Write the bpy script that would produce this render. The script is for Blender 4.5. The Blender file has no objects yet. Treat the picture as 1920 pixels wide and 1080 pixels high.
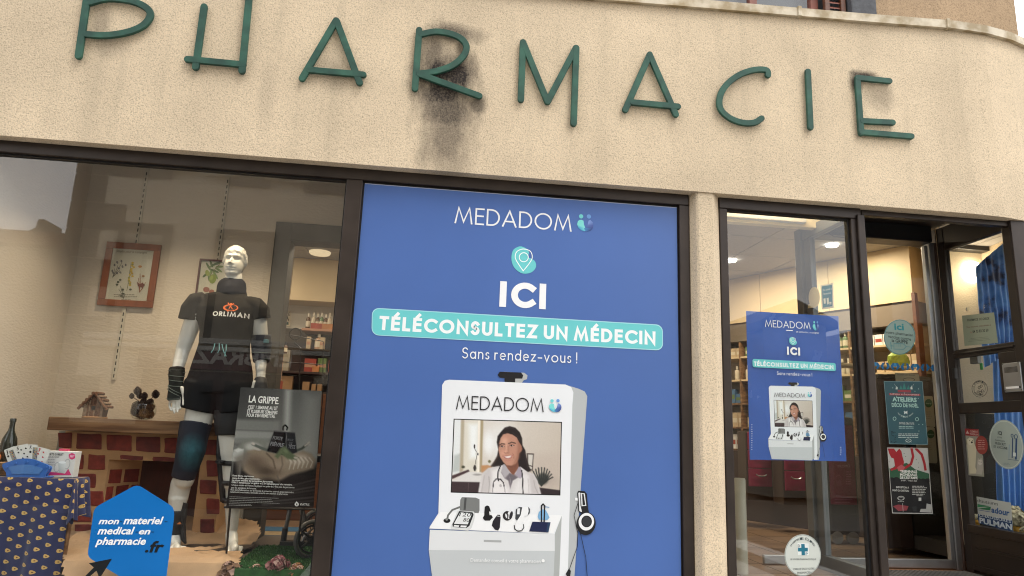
import bpy, bmesh, math, random
from mathutils import Vector, Matrix, geometry, noise
random.seed(7)
S = bpy.context.scene
COL = S.collection
R_ = math.radians
# ------------------------------------------------------------------ camera
D, ZC, FPX = 3.85, .83, 1300.0      # metres from the shop front, eye height over the shop floor, focal length
yaw, pitch, roll = R_(6.685), R_(11.84), R_(2.178)
_f = Vector((math.sin(yaw)*math.cos(pitch), math.cos(yaw)*math.cos(pitch), math.sin(pitch)))
_r0 = Vector((math.cos(yaw), -math.sin(yaw), 0)); _u0 = _r0.cross(_f)
CR = _r0*math.cos(roll) + _u0*math.sin(roll); CU = _u0*math.cos(roll) - _r0*math.sin(roll); CF = _f
CAMP = Vector((0, -D, ZC))
cd = bpy.data.cameras.new('camera'); cam = bpy.data.objects.new('camera', cd); COL.objects.link(cam)
cam.matrix_world = Matrix.Translation(CAMP) @ Matrix((CR, CU, -CF)).transposed().to_4x4()
cd.sensor_width = 36; cd.lens = FPX/1920*36; cd.clip_start = .05; cd.clip_end = 600
S.camera = cam
# ------------------------------------------------------------------ sky, sun, exposure
SUN_EL, SUN_AZ = 60, 140
w = bpy.data.worlds.new('World'); S.world = w; w.use_nodes = True
nt = w.node_tree; nt.nodes.clear()
out = nt.nodes.new('ShaderNodeOutputWorld'); bg = nt.nodes.new('ShaderNodeBackground')
sky = nt.nodes.new('ShaderNodeTexSky'); sky.sky_type = 'NISHITA'; sky.sun_disc = False
sky.sun_elevation = R_(SUN_EL); sky.sun_rotation = R_(SUN_AZ); sky.air_density = 1.0; sky.dust_density = 4.0
tc = nt.nodes.new('ShaderNodeTexCoord'); mp = nt.nodes.new('ShaderNodeMapping'); mp.inputs['Scale'].default_value = (1, 1, 2.2)
ns = nt.nodes.new('ShaderNodeTexNoise'); ns.inputs['Scale'].default_value = 2.6; ns.inputs['Detail'].default_value = 5
rp = nt.nodes.new('ShaderNodeValToRGB'); rp.color_ramp.elements[0].position = .3; rp.color_ramp.elements[1].position = .75
rp.color_ramp.elements[0].color = (8.2, 8.2, 8.5, 1); rp.color_ramp.elements[1].color = (13.5, 13.4, 13.2, 1)
mx = nt.nodes.new('ShaderNodeMixRGB'); mx.inputs[0].default_value = .86       # cloud deck over the sky
nt.links.new(tc.outputs['Generated'], mp.inputs[0]); nt.links.new(mp.outputs[0], ns.inputs[0]); nt.links.new(ns.outputs['Fac'], rp.inputs[0])
nt.links.new(sky.outputs[0], mx.inputs[1]); nt.links.new(rp.outputs[0], mx.inputs[2])
nt.links.new(mx.outputs[0], bg.inputs[0]); bg.inputs[1].default_value = .125
nt.links.new(bg.outputs[0], out.inputs[0])
sd = bpy.data.lights.new('sun', 'SUN'); sd.energy = .8; sd.angle = R_(25); sd.color = (1, .975, .94)
so = bpy.data.objects.new('sun', sd); COL.objects.link(so)
_e, _a = R_(SUN_EL), R_(SUN_AZ)
so.rotation_euler = Vector((math.sin(_a)*math.cos(_e), math.cos(_a)*math.cos(_e), math.sin(_e))).to_track_quat('Z', 'Y').to_euler()
so.location = (2, -8, 12)
S.view_settings.view_transform = 'Standard'; S.view_settings.look = 'None'; S.view_settings.gamma = 1
S.view_settings.use_curve_mapping = False; S.view_settings.exposure = .82
S.render.engine = 'CYCLES'
S.cycles.use_denoising = True; S.cycles.filter_width = 1.1; S.cycles.transparent_max_bounces = 32; S.cycles.max_bounces = 8
S.cycles.diffuse_bounces = 4; S.cycles.glossy_bounces = 4; S.cycles.sample_clamp_indirect = 6; S.cycles.blur_glossy = .3

# ------------------------------------------------------------------ geometry from the photograph's rays
def rayd(px, py): return CF + CR*((px-960)/FPX) - CU*((py-540)/FPX)
def at(px, py, Y=0.0):
    d = rayd(px, py); return CAMP + d*((Y+D)/d.y)
def atx(px, py, X):
    d = rayd(px, py); return CAMP + d*(X/d.x)
def atz(px, py, Z):
    d = rayd(px, py); return CAMP + d*((Z-ZC)/d.z)

def lin(h):
    if isinstance(h, str):
        h = h.lstrip('#'); c = [int(h[i:i+2], 16)/255 for i in (0, 2, 4)]
        return tuple(x/12.92 if x <= .04045 else ((x+.055)/1.055)**2.4 for x in c)
    return tuple(h)

# ------------------------------------------------------------------ materials
MATS = {}
def N(nt, t, **kw):
    n = nt.nodes.new(t)
    for k, v in kw.items(): setattr(n, k, v)
    return n
def mathn(nt, op, a, b=None, clamp=False):
    n = N(nt, 'ShaderNodeMath', operation=op, use_clamp=clamp)
    for i, x in enumerate((a, b)):
        if x is None: continue
        if isinstance(x, (int, float)): n.inputs[i].default_value = x
        else: nt.links.new(x, n.inputs[i])
    return n.outputs[0]
def mat(name, col, rough=.5, metal=0., var=None, bump=None, coat=0., spec=.5, vcol=False, sheen=0., emit=None, stretch=None):
    if name in MATS: return MATS[name]
    m = bpy.data.materials.new(name); m.use_nodes = True; nt = m.node_tree; b = nt.nodes['Principled BSDF']
    c = (*lin(col), 1)
    b.inputs['Base Color'].default_value = c; b.inputs['Roughness'].default_value = rough; b.inputs['Metallic'].default_value = metal
    b.inputs['Coat Weight'].default_value = coat; b.inputs['Specular IOR Level'].default_value = spec; b.inputs['Sheen Weight'].default_value = sheen
    src = None
    tc = N(nt, 'ShaderNodeTexCoord'); co = tc.outputs['Object']
    if stretch:
        mpn = N(nt, 'ShaderNodeMapping'); mpn.inputs['Scale'].default_value = stretch; nt.links.new(co, mpn.inputs[0]); co = mpn.outputs[0]
    if vcol:
        a = N(nt, 'ShaderNodeVertexColor', layer_name='Col'); src = a.outputs[0]; nt.links.new(src, b.inputs['Base Color'])
    if var:
        sc, amt = var[0], var[1]
        n = N(nt, 'ShaderNodeTexNoise'); n.inputs['Scale'].default_value = sc; n.inputs['Detail'].default_value = 6; nt.links.new(co, n.inputs[0])
        mr = N(nt, 'ShaderNodeMapRange'); mr.inputs['From Min'].default_value = .3; mr.inputs['From Max'].default_value = .7
        mr.inputs['To Min'].default_value = 1-amt; mr.inputs['To Max'].default_value = 1+amt; nt.links.new(n.outputs['Fac'], mr.inputs[0])
        mm = N(nt, 'ShaderNodeVectorMath', operation='SCALE'); nt.links.new(mr.outputs[0], mm.inputs['Scale'])
        if src is not None: nt.links.new(src, mm.inputs[0])
        else: mm.inputs[0].default_value = c[:3]
        if len(var) > 2:
            mc = N(nt, 'ShaderNodeMixRGB'); mc.inputs[1].default_value = c; mc.inputs[2].default_value = (*lin(var[2]), 1)
            n2 = N(nt, 'ShaderNodeTexNoise'); n2.inputs['Scale'].default_value = var[3] if len(var) > 3 else sc*.4; n2.inputs['Detail'].default_value = 4
            nt.links.new(co, n2.inputs[0]); r2 = N(nt, 'ShaderNodeMapRange'); r2.inputs['From Min'].default_value = .4; r2.inputs['From Max'].default_value = .62
            nt.links.new(n2.outputs['Fac'], r2.inputs[0]); nt.links.new(r2.outputs[0], mc.inputs[0]); nt.links.new(mc.outputs[0], mm.inputs[0])
        nt.links.new(mm.outputs[0], b.inputs['Base Color'])
        rr = N(nt, 'ShaderNodeMapRange'); rr.inputs['To Min'].default_value = max(0, rough-.08); rr.inputs['To Max'].default_value = min(1, rough+.08)
        nt.links.new(n.outputs['Fac'], rr.inputs[0]); nt.links.new(rr.outputs[0], b.inputs['Roughness'])
    if bump:
        n = N(nt, 'ShaderNodeTexNoise'); n.inputs['Scale'].default_value = bump[0]; n.inputs['Detail'].default_value = 4; nt.links.new(co, n.inputs[0])
        bn = N(nt, 'ShaderNodeBump'); bn.inputs['Strength'].default_value = bump[1]; bn.inputs['Distance'].default_value = bump[2] if len(bump) > 2 else .003
        nt.links.new(n.outputs['Fac'], bn.inputs['Height']); nt.links.new(bn.outputs[0], b.inputs['Normal'])
    if emit:
        b.inputs['Emission Color'].default_value = (*lin(emit[0]), 1); b.inputs['Emission Strength'].default_value = emit[1]
    MATS[name] = m; return m

def glass_mat(name, k=1.9, tint=(1, 1, 1), rough=0.0):
    m = bpy.data.materials.new(name); m.use_nodes = True; nt = m.node_tree; nt.nodes.clear()
    o = N(nt, 'ShaderNodeOutputMaterial'); t = N(nt, 'ShaderNodeBsdfTransparent'); g = N(nt, 'ShaderNodeBsdfGlossy')
    t.inputs[0].default_value = (*tint, 1); g.inputs['Roughness'].default_value = rough
    fr = N(nt, 'ShaderNodeFresnel'); fr.inputs['IOR'].default_value = 1.5
    tc = N(nt, 'ShaderNodeTexCoord'); n = N(nt, 'ShaderNodeTexNoise'); n.inputs['Scale'].default_value = 2.2; n.inputs['Detail'].default_value = 1
    nt.links.new(tc.outputs['Object'], n.inputs[0]); bn = N(nt, 'ShaderNodeBump'); bn.inputs['Strength'].default_value = .0035; bn.inputs['Distance'].default_value = .02
    nt.links.new(n.outputs['Fac'], bn.inputs['Height']); nt.links.new(bn.outputs[0], g.inputs['Normal'])
    ge = N(nt, 'ShaderNodeNewGeometry'); ff = mathn(nt, 'SUBTRACT', 1.0, ge.outputs['Backfacing'])
    mm = mathn(nt, 'MULTIPLY', mathn(nt, 'MULTIPLY', fr.outputs[0], k, True), ff); mx = N(nt, 'ShaderNodeMixShader')
    nt.links.new(mm, mx.inputs[0]); nt.links.new(t.outputs[0], mx.inputs[1]); nt.links.new(g.outputs[0], mx.inputs[2]); nt.links.new(mx.outputs[0], o.inputs[0])
    return m
GLASS = glass_mat('window_glass', 2.3, (.93, .95, .94)); GLASSS = glass_mat('side_glass', .5, (.94, .955, .95)); CLEAR = glass_mat('glass_back_face', 0.0, (1, 1, 1))
GLASSB = glass_mat('bowl_glass', 1.2, (.95, .97, .96))

# ------------------------------------------------------------------ mesh builder and object tree
class MB:
    def __init__(s): s.v = []; s.f = []; s.m = []; s.c = []
    def quad(s, a, b, c, d, m=0): s.face([a, b, c, d], m)
    def face(s, pts, m=0):
        n = len(s.v); s.v += [tuple(p) for p in pts]; s.f.append(tuple(range(n, n+len(pts)))); s.m.append(m); return s
    def add(s, vs, fs, m=0):
        n = len(s.v); s.v += [tuple(p) for p in vs]; s.f += [tuple(i+n for i in f) for f in fs]; s.m += [m]*len(fs); return s
    def box(s, x0, x1, y0, y1, z0, z1, m=0, front=None):
        vs = [(x0,y0,z0),(x1,y0,z0),(x1,y1,z0),(x0,y1,z0),(x0,y0,z1),(x1,y0,z1),(x1,y1,z1),(x0,y1,z1)]
        fs = [(0,3,2,1),(4,5,6,7),(0,1,5,4),(1,2,6,5),(2,3,7,6),(3,0,4,7)]
        n = len(s.m); s.add(vs, fs, m)
        if front is not None: s.m[n+2] = front
        return s
    def bbox(s, x0, x1, y0, y1, z0, z1, b=.004, m=0):        # box with chamfered edges
        bm = bmesh.new(); r = bmesh.ops.create_cube(bm, size=1)
        for v in bm.verts: v.co = Vector(((x0+x1)/2+v.co.x*(x1-x0), (y0+y1)/2+v.co.y*(y1-y0), (z0+z1)/2+v.co.z*(z1-z0)))
        bmesh.ops.bevel(bm, geom=bm.edges[:], offset=min(b, .45*min(x1-x0, y1-y0, z1-z0)), segments=2, affect='EDGES', profile=.6)
        bm.verts.index_update(); s.add([v.co[:] for v in bm.verts], [[v.index for v in f.verts] for f in bm.faces], m); bm.free(); return s
    def tube(s, pts, r, seg=8, m=0, caps=True):
        pts = [Vector(p) for p in pts]; rs = r if isinstance(r, (list, tuple)) else [r]*len(pts); n0 = len(s.v); up = Vector((.13, .21, .97))
        for i, p in enumerate(pts):
            t = (pts[min(i+1, len(pts)-1)] - pts[max(i-1, 0)]).normalized()
            if abs(t.dot(up)) > .95: up = Vector((.97, .2, .1))
            a = t.cross(up).normalized(); b = t.cross(a)
            for k in range(seg):
                an = 2*math.pi*k/seg; s.v.append(tuple(p + (a*math.cos(an)+b*math.sin(an))*rs[i]))
        for i in range(len(pts)-1):
            for k in range(seg):
                k2 = (k+1) % seg; s.f.append((n0+i*seg+k, n0+i*seg+k2, n0+(i+1)*seg+k2, n0+(i+1)*seg+k)); s.m.append(m)
        if caps:
            s.f.append(tuple(n0+k for k in range(seg))[::-1]); s.f.append(tuple(n0+(len(pts)-1)*seg+k for k in range(seg))); s.m += [m, m]
        return s
    def lathe(s, prof, c=(0, 0, 0), seg=20, m=0, sx=1, sy=1):   # prof: list of (r, z)
        n0 = len(s.v)
        for (r, z) in prof:
            for k in range(seg):
                a = 2*math.pi*k/seg; s.v.append((c[0]+r*sx*math.cos(a), c[1]+r*sy*math.sin(a), c[2]+z))
        for i in range(len(prof)-1):
            for k in range(seg):
                k2 = (k+1) % seg; s.f.append((n0+i*seg+k, n0+i*seg+k2, n0+(i+1)*seg+k2, n0+(i+1)*seg+k)); s.m.append(m)
        s.f.append(tuple(n0+k for k in range(seg))[::-1]); s.f.append(tuple(n0+(len(prof)-1)*seg+k for k in range(seg))); s.m += [m, m]
        return s
    def prism(s, poly, d0, d1, ax='y', m=0, inset=0.0):
        """poly of (a,b) extruded along an axis: y -> (x,z), z -> (x,y), x -> (y,z)"""
        def P(a, b, d): return (a, d, b) if ax == 'y' else ((a, b, d) if ax == 'z' else (d, a, b))
        n = len(poly); vs = [P(a, b, d0) for a, b in poly] + [P(a, b, d1) for a, b in poly]
        s.add(vs, [tuple(range(n)), tuple(range(2*n-1, n-1, -1))] + [((i+1) % n, i, n+i, n+(i+1) % n) for i in range(n)], m); return s
    def build(s, name, mats, parent=None, smooth=False, recalc=True, **tags):
        me = bpy.data.meshes.new(name); me.from_pydata(s.v, [], s.f)
        if not isinstance(mats, (list, tuple)): mats = [mats]
        for m in mats: me.materials.append(m)
        me.polygons.foreach_set('material_index', s.m)
        if recalc:
            bm = bmesh.new(); bm.from_mesh(me); bmesh.ops.recalc_face_normals(bm, faces=bm.faces[:]); bm.to_mesh(me); bm.free()
        if smooth:
            me.polygons.foreach_set('use_smooth', [True]*len(me.polygons))
            try: me.set_sharp_from_angle(angle=R_(38))
            except Exception: pass
        me.update(); return link(name, me, parent, **tags)
def link(name, me, parent=None, **tags):
    o = bpy.data.objects.new(name, me); COL.objects.link(o)
    if parent is not None:
        o.parent = parent; o.matrix_parent_inverse = Matrix.Translation(-world(parent))
    return tag(o, **tags)
def world(o):
    p = Vector(o.location) if o.type == 'EMPTY' else Vector((0, 0, 0))
    return p
def tag(o, label=None, cat=None, group=None, kind=None):
    if label: o['label'] = label
    if cat: o['category'] = cat
    if group: o['group'] = group
    if kind: o['kind'] = kind
    return o
def thing(name, label, cat, loc=(0, 0, 0), group=None):
    o = bpy.data.objects.new(name, None); o.location = loc; o.empty_display_size = .1; COL.objects.link(o)
    return tag(o, label, cat, group)
def copy_tree(o, off, label=None):
    c = o.copy(); COL.objects.link(c); c.location = Vector(o.location)+Vector(off)
    if label: c['label'] = label
    for ch in [x for x in COL.objects if x.parent == o]:
        d = ch.copy(); COL.objects.link(d); d.parent = c
        for g in [x for x in COL.objects if x.parent == ch]:
            e = g.copy(); COL.objects.link(e); e.parent = d
    return c

# ------------------------------------------------------------------ flat print: coloured shapes on a sheet
class Plane:
    """kind 'y': sheet facing the street at depth Y; kind 'x': sheet across it at X (faces -x)"""
    def __init__(s, kind, v): s.k = kind; s.v = v
    def uv(s, p):
        if s.k == 'y': q = at(p[0], p[1], s.v); return (q.x, q.z)
        q = atx(p[0], p[1], s.v); return (-q.y, q.z)
    def p3(s, u, v, h=0):
        return (u, s.v-h, v) if s.k == 'y' else (s.v-h, -u, v)
def arc(cx, cy, rx, ry, a0, a1, n=14):
    return [(cx+rx*math.cos(R_(a0+(a1-a0)*i/n)), cy+ry*math.sin(R_(a0+(a1-a0)*i/n))) for i in range(n+1)]
_o = lambda w: (w, [arc(w/2, .5, w/2, .5, 90, 450, 28)])
GL = {
 'A': (.80, [[(0,0),(.40,1),(.80,0)],[(.13,.31),(.67,.31)]]), 'M': (1.0, [[(0,0),(.17,1),(.50,.08),(.83,1),(1.0,0)]]),
 'E': (.46, [[(.46,1),(0,1),(0,0),(.46,0)],[(.0,.53),(.43,.53)]]), 'D': (.72, [[(0,0),(0,1),(.25,1)]+arc(.25,.5,.47,.5,90,-90)+[(0,0)]]),
 'O': _o(1.0), 'I': (.0, [[(0,0),(0,1)]]), 'C': (.80, [arc(.5,.5,.5,.5,48,312,22)]), 'T': (.52, [[(0,1),(.52,1)],[(.26,1),(.26,0)]]),
 'L': (.40, [[(0,1),(0,0),(.40,0)]]), 'N': (.72, [[(0,0),(0,1),(.72,0),(.72,1)]]),
 'S': (.48, [arc(.24,.75,.23,.25,30,270,12)+arc(.24,.26,.24,.26,90,-150,12)]), 'U': (.62, [[(0,1),(0,.31)]+arc(.31,.31,.31,.31,180,360)+[(.62,1)]]),
 'Z': (.60, [[(.02,1),(.60,1),(0,0),(.60,0)]]), 'P': (.5, [[(0,0),(0,1),(.24,1)]+arc(.24,.73,.26,.27,90,-90)+[(0,.46)]]),
 'R': (.54, [[(0,0),(0,1),(.24,1)]+arc(.24,.74,.26,.26,90,-90)+[(0,.48)],[(.2,.48),(.54,0)]]),
 'B': (.5, [[(0,0),(0,1),(.22,1)]+arc(.22,.76,.24,.24,90,-90)+[(0,.52)],[(.22,.52)]+arc(.24,.26,.26,.26,90,-90)+[(0,0)]]),
 'a': (.5, [arc(.25,.31,.25,.31,90,450,22),[(.5,.62),(.5,0)]]), 'n': (.42, [[(0,.62),(0,0)],[(0,.36)]+arc(.21,.38,.21,.24,180,0)+[(.42,0)]]),
 's': (.3, [arc(.16,.465,.14,.155,40,270,10)+arc(.15,.155,.15,.155,90,-150,10)]), 'r': (.24, [[(0,.62),(0,0)],[(0,.38)]+arc(.17,.4,.17,.22,180,70,8)]),
 'e': (.5, [[(.02,.33),(.5,.33)]+arc(.25,.31,.25,.31,5,310,22)]), 'd': (.5, [arc(.25,.31,.25,.31,90,450,22),[(.5,1),(.5,0)]]),
 'z': (.4, [[(.02,.62),(.4,.62),(0,0),(.4,0)]]), '-': (.34, [[(0,.33),(.34,.33)]]), 'v': (.44, [[(0,.62),(.22,0),(.44,.62)]]),
 'o': (.6, [arc(.3,.31,.3,.31,90,450,24)]), 'u': (.42, [[(0,.62),(0,.24)]+arc(.21,.24,.21,.24,180,360)+[(.42,.62)],[(.42,.3),(.42,0)]]),
 '!': (.0, [[(0,1),(0,.3)],[(0,.06),(0,0)]]), ' ': (.28, []),
}
GL['É'] = (.46, GL['E'][1] + [[(.2,1.2),(.36,1.4)]])
_tcache = {}
def bfont(txt, bold=0.0, shear=0.0, mono=False):
    k = (txt, bold, shear)
    if k in _tcache: return _tcache[k]
    cu = bpy.data.curves.new('t', 'FONT'); cu.body = txt; cu.offset = bold; cu.shear = shear; cu.resolution_u = 2; cu.fill_mode = 'FRONT'
    ob = bpy.data.objects.new('t', cu); COL.objects.link(ob); dg = bpy.context.evaluated_depsgraph_get()
    me = ob.evaluated_get(dg).to_mesh()
    vs = [(v.co.x, v.co.y) for v in me.vertices]; fs = [tuple(p.vertices) for p in me.polygons]
    ob.evaluated_get(dg).to_mesh_clear(); bpy.data.objects.remove(ob); bpy.data.curves.remove(cu)
    x0 = min((v[0] for v in vs), default=0); x1 = max((v[0] for v in vs), default=1)
    _tcache[k] = ([(a-x0, b) for a, b in vs], fs, x1-x0); return _tcache[k]
CAP = .69      # cap height of the built-in face per unit size
def strokepoly(pts, w, c0=True, c1=True):
    """ribbon of quads along a polyline, mitred joins, square ends"""
    P = [Vector(p) for p in pts]
    P = [p for i, p in enumerate(P) if i == 0 or (p-P[i-1]).length > 1e-9]
    closed = (P[0]-P[-1]).length < 1e-6 and len(P) > 3
    if closed: P = P[:-1]
    n = len(P); L = []; Rr = []
    for i in range(n):
        a = P[i-1] if (i > 0 or closed) else None; b = P[(i+1) % n] if (i < n-1 or closed) else None
        d0 = (P[i]-a).normalized() if a is not None else None; d1 = (b-P[i]).normalized() if b is not None else None
        q = P[i].copy()
        if d0 is None: q -= d1*(w/2 if c0 else 0); nn = Vector((-d1.y, d1.x)); k = 1
        elif d1 is None: q += d0*(w/2 if c1 else 0); nn = Vector((-d0.y, d0.x)); k = 1
        else:
            t = d0+d1; t = t.normalized() if t.length > 1e-6 else Vector((-d0.y, d0.x)); nn = Vector((-t.y, t.x)); k = 1/max(.42, nn.dot(Vector((-d0.y, d0.x))))
        L.append(q+nn*w/2*k); Rr.append(q-nn*w/2*k)
    m = n if closed else n-1
    return [[L[i], L[(i+1) % n], Rr[(i+1) % n], Rr[i]] for i in range(m)]
class Print:
    def __init__(s, plane, h0=.0004): s.p = plane; s.v = []; s.f = []; s.c = []; s.h = h0
    def _add(s, uv, faces, cols):
        n = len(s.v)
        for q in uv: s.v.append(s.p.p3(q[0], q[1], s.h))
        for f in faces: s.f.append(tuple(i+n for i in f)); s.c += [(*cols[i], 1) if isinstance(cols, list) else (*cols, 1) for i in f]
    def up(s, d=.00006): s.h += d
    def uvpoly(s, pts, col, holes=None):
        s.up(); loops = [pts]+(holes or []); fl = [q for L in loops for q in L]
        tri = geometry.tessellate_polygon([[Vector((a, b, 0)) for a, b in L] for L in loops])
        if isinstance(col, list): cols = [lin(c) for c in col]
        else: cols = lin(col)
        s._add(fl, tri, cols); return s
    def poly(s, pts, col, holes=None): return s.uvpoly([s.p.uv(q) for q in pts], col, [[s.p.uv(q) for q in L] for L in holes] if holes else None)
    def ell(s, cx, cy, rx, ry, col, rot=0, n=24, a0=0, a1=360):
        P = []
        for i in range(n + (0 if a1-a0 == 360 else 1)):
            t = R_(a0+(a1-a0)*i/n); x, y = rx*math.cos(t), ry*math.sin(t); c, q = math.cos(R_(rot)), math.sin(R_(rot)); P.append((cx+x*c-y*q, cy+x*q+y*c))
        return s.poly(P, col)
    def ring(s, cx, cy, rx, ry, w, col, n=28, rot=0):
        f = lambda k: [(cx+(rx+k)*math.cos(2*math.pi*i/n)*math.cos(rot)-(ry+k)*math.sin(2*math.pi*i/n)*math.sin(rot), cy+(rx+k)*math.cos(2*math.pi*i/n)*math.sin(rot)+(ry+k)*math.sin(2*math.pi*i/n)*math.cos(rot)) for i in range(n)]
        return s.poly(f(w/2), col, [f(-w/2)])
    def line(s, pts, w, col, cap=True):
        s.up()
        if w < .05 and not getattr(s.p, 'direct', False): w = w*FPX/((D+s.p.v) if s.p.k == 'y' else 4.3)
        for q in strokepoly(pts, w, cap, cap): s._add([s.p.uv(x) for x in q], [(0, 1, 2, 3)], lin(col))
        return s
    def rr(s, a, b, c, d, r, col, n=5):
        """rounded quad through four photo points TL TR BR BL, r in fraction of height"""
        A, B, C, Dd = (Vector(s.p.uv(q)) for q in (a, b, c, d)); P = []
        rad = (A-Dd).length*r
        for q, e0, e1 in ((A, Dd, B), (B, A, C), (C, B, Dd), (Dd, C, A)):
            t0 = (e0-q).normalized()*rad; t1 = (e1-q).normalized()*rad; o = q+t0+t1
            for i in range(n+1):
                an = math.pi/2*i/n; P.append(tuple(o - t1*math.cos(an) - t0*math.sin(an)))
        return s.uvpoly(P, col)
    def _frame(s, L, Rp, cap):
        a, b = Vector(s.p.uv(L)), Vector(s.p.uv(Rp)); d = b-a; ln = d.length; d = d.normalized(); n = Vector((-d.y, d.x))
        q = Vector(s.p.uv((L[0], L[1]-cap))); hh = abs((q-a).dot(n)); return a, d, n, ln, hh
    def text(s, txt, L, Rp, cap, col, bold=0.0, shear=0.0):
        vs, fs, wd = bfont(txt, bold, shear); a, d, n, ln, hh = s._frame(L, Rp, cap); s.up()
        s._add([tuple(a + d*(x/wd*ln) + n*(y/CAP*hh)) for x, y in vs], fs, lin(col)); return s
    def geo(s, txt, L, Rp, cap, col, w=.1, gap=.16):
        """geometric sans drawn from strokes, fitted between two baseline points"""
        a, d, n, ln, hh = s._frame(L, Rp, cap); x = 0; items = []
        for ch in txt:
            gw, st = GL[ch]; items.append((x, gw, st)); x += gw*(1-w) + w + gap if ch != ' ' else gw
        tot = x-gap; kx = ln/tot; alt = 0
        for (x0, gw, st) in items:
            for k, pl in enumerate(st):
                pts = [(x0+w/2+px*(1-w), w/2+py*(1-w)) for px, py in pl]; s.h += .00003
                for j, q in enumerate(strokepoly(pts, w)):
                    s._add([tuple(a+d*(p[0]*kx)+n*(p[1]*hh)) for p in q], [(0, 1, 2, 3)], lin(col))
            s.h -= .00003*len(st)
        s.h += .00012; return s
    def lines(s, x0, y0, x1, y1, n, dy, h, col, slope=0, rag=.2):
        """fine print: rows of small word-length dashes"""
        for r in range(n):
            y = y0+dy*r; x = x0; xe = x0+(x1-x0)*(1-random.random()*rag)
            while x < xe:
                ww = random.uniform(3, 9)*h/1.6; e = min(x+ww, xe); yy = y+(x-x0)*slope; y2 = y+(e-x0)*slope
                s.poly([(x, yy), (e, y2), (e, y2+h), (x, yy+h)], col); s.h -= .00006; x = e+h*.7
        s.h += .00006; return s
    def build(s, name, m, parent, **t):
        me = bpy.data.meshes.new(name); me.from_pydata(s.v, [], s.f); ca = me.color_attributes.new('Col', 'FLOAT_COLOR', 'CORNER')
        ca.data.foreach_set('color', [x for c in s.c for x in c]); me.materials.append(m)
        nrm = Vector((0, -1, 0)) if s.p.k == 'y' else Vector((-1, 0, 0)); bm = bmesh.new(); bm.from_mesh(me)
        bm.normal_update()
        bmesh.ops.reverse_faces(bm, faces=[f for f in bm.faces if f.normal.dot(nrm) < 0]); bm.to_mesh(me); bm.free()
        return link(name, me, parent, **t)
INK = mat('print_ink', (.5, .5, .5), .42, vcol=True, spec=.4)
INKM = mat('print_ink_matt', (.5, .5, .5), .6, vcol=True, spec=.25, var=(3, .03))
INKG = mat('print_ink_gloss', (.5, .5, .5), .16, vcol=True, spec=.5)
def sheet(pr, pts, th, name, m, parent, col=None):
    """the sheet of paper, card or vinyl itself: real thickness, behind the print"""
    mb = MB(); uv = [pr.p.uv(q) for q in pts]; n = len(uv)
    vs = [pr.p.p3(u, v, 0) for u, v in uv] + [pr.p.p3(u, v, -th) for u, v in uv]
    mb.add(vs, [tuple(range(n)), tuple(range(2*n-1, n-1, -1))] + [((i+1) % n, i, n+i, n+(i+1) % n) for i in range(n)])
    return mb.build(name, m, parent)
import numpy as np
def _rgb(h): h = h.lstrip('#'); return np.array([int(h[i:i+2], 16)/255 for i in (0, 2, 4)])
def paint(X, Y, base, ops):
    """soft printed picture: shapes with feathered edges laid over each other on a grid of points"""
    C = np.zeros(X.shape+(3,))+_rgb(base); rs = np.random.RandomState(3)
    for o in ops:
        k = o[0]
        if k == 'p':
            _, pts, col, soft = o[:4]; al = o[4] if len(o) > 4 else 1; P = np.array(pts, float); n = len(P)
            d2 = np.full(X.shape, 1e18); ins = np.zeros(X.shape, bool)
            for i in range(n):
                a, b = P[i], P[(i+1) % n]; e = b-a; t = np.clip(((X-a[0])*e[0]+(Y-a[1])*e[1])/max(e@e, 1e-9), 0, 1)
                d2 = np.minimum(d2, (X-a[0]-t*e[0])**2+(Y-a[1]-t*e[1])**2)
                if a[1] != b[1]: ins ^= ((a[1] > Y) != (b[1] > Y)) & (X < (b[0]-a[0])*(Y-a[1])/(b[1]-a[1])+a[0])
            s = np.sqrt(d2)*np.where(ins, 1, -1); m = np.clip(.5+s/max(soft, .01)/2, 0, 1)
        elif k == 'e':
            _, cx, cy, rx, ry, rot, col, soft = o[:8]; al = o[8] if len(o) > 8 else 1; c, q = np.cos(np.radians(rot)), np.sin(np.radians(rot))
            u = ((X-cx)*c+(Y-cy)*q)/rx; v = (-(X-cx)*q+(Y-cy)*c)/ry; r = np.sqrt(u*u+v*v); m = np.clip((1-r)/max(soft, .01)+.5*(soft < .3), 0, 1)
        elif k == 'l':
            _, pts, w, col, soft = o[:5]; al = o[5] if len(o) > 5 else 1; P = np.array(pts, float); d2 = np.full(X.shape, 1e18)
            for a, b in zip(P, P[1:]):
                e = b-a; t = np.clip(((X-a[0])*e[0]+(Y-a[1])*e[1])/max(e@e, 1e-9), 0, 1); d2 = np.minimum(d2, (X-a[0]-t*e[0])**2+(Y-a[1]-t*e[1])**2)
            m = np.clip(.5+(w/2-np.sqrt(d2))/max(soft, .01), 0, 1)
        elif k == 'g':      # plain gradient between two points
            _, p0, p1, c0, c1 = o[:5]; al = o[5] if len(o) > 5 else 1; e = np.array(p1, float)-np.array(p0, float); t = np.clip(((X-p0[0])*e[0]+(Y-p0[1])*e[1])/(e@e), 0, 1)[..., None]
            C = C*(1-al)+(_rgb(c0)*(1-t)+_rgb(c1)*t)*al; continue
        m = (m*m*(3-2*m)*al)[..., None]; C = C*(1-m)+_rgb(col)*m
    return np.clip(C+rs.normal(0, .006, X.shape)[..., None], 0, 1)
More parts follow.
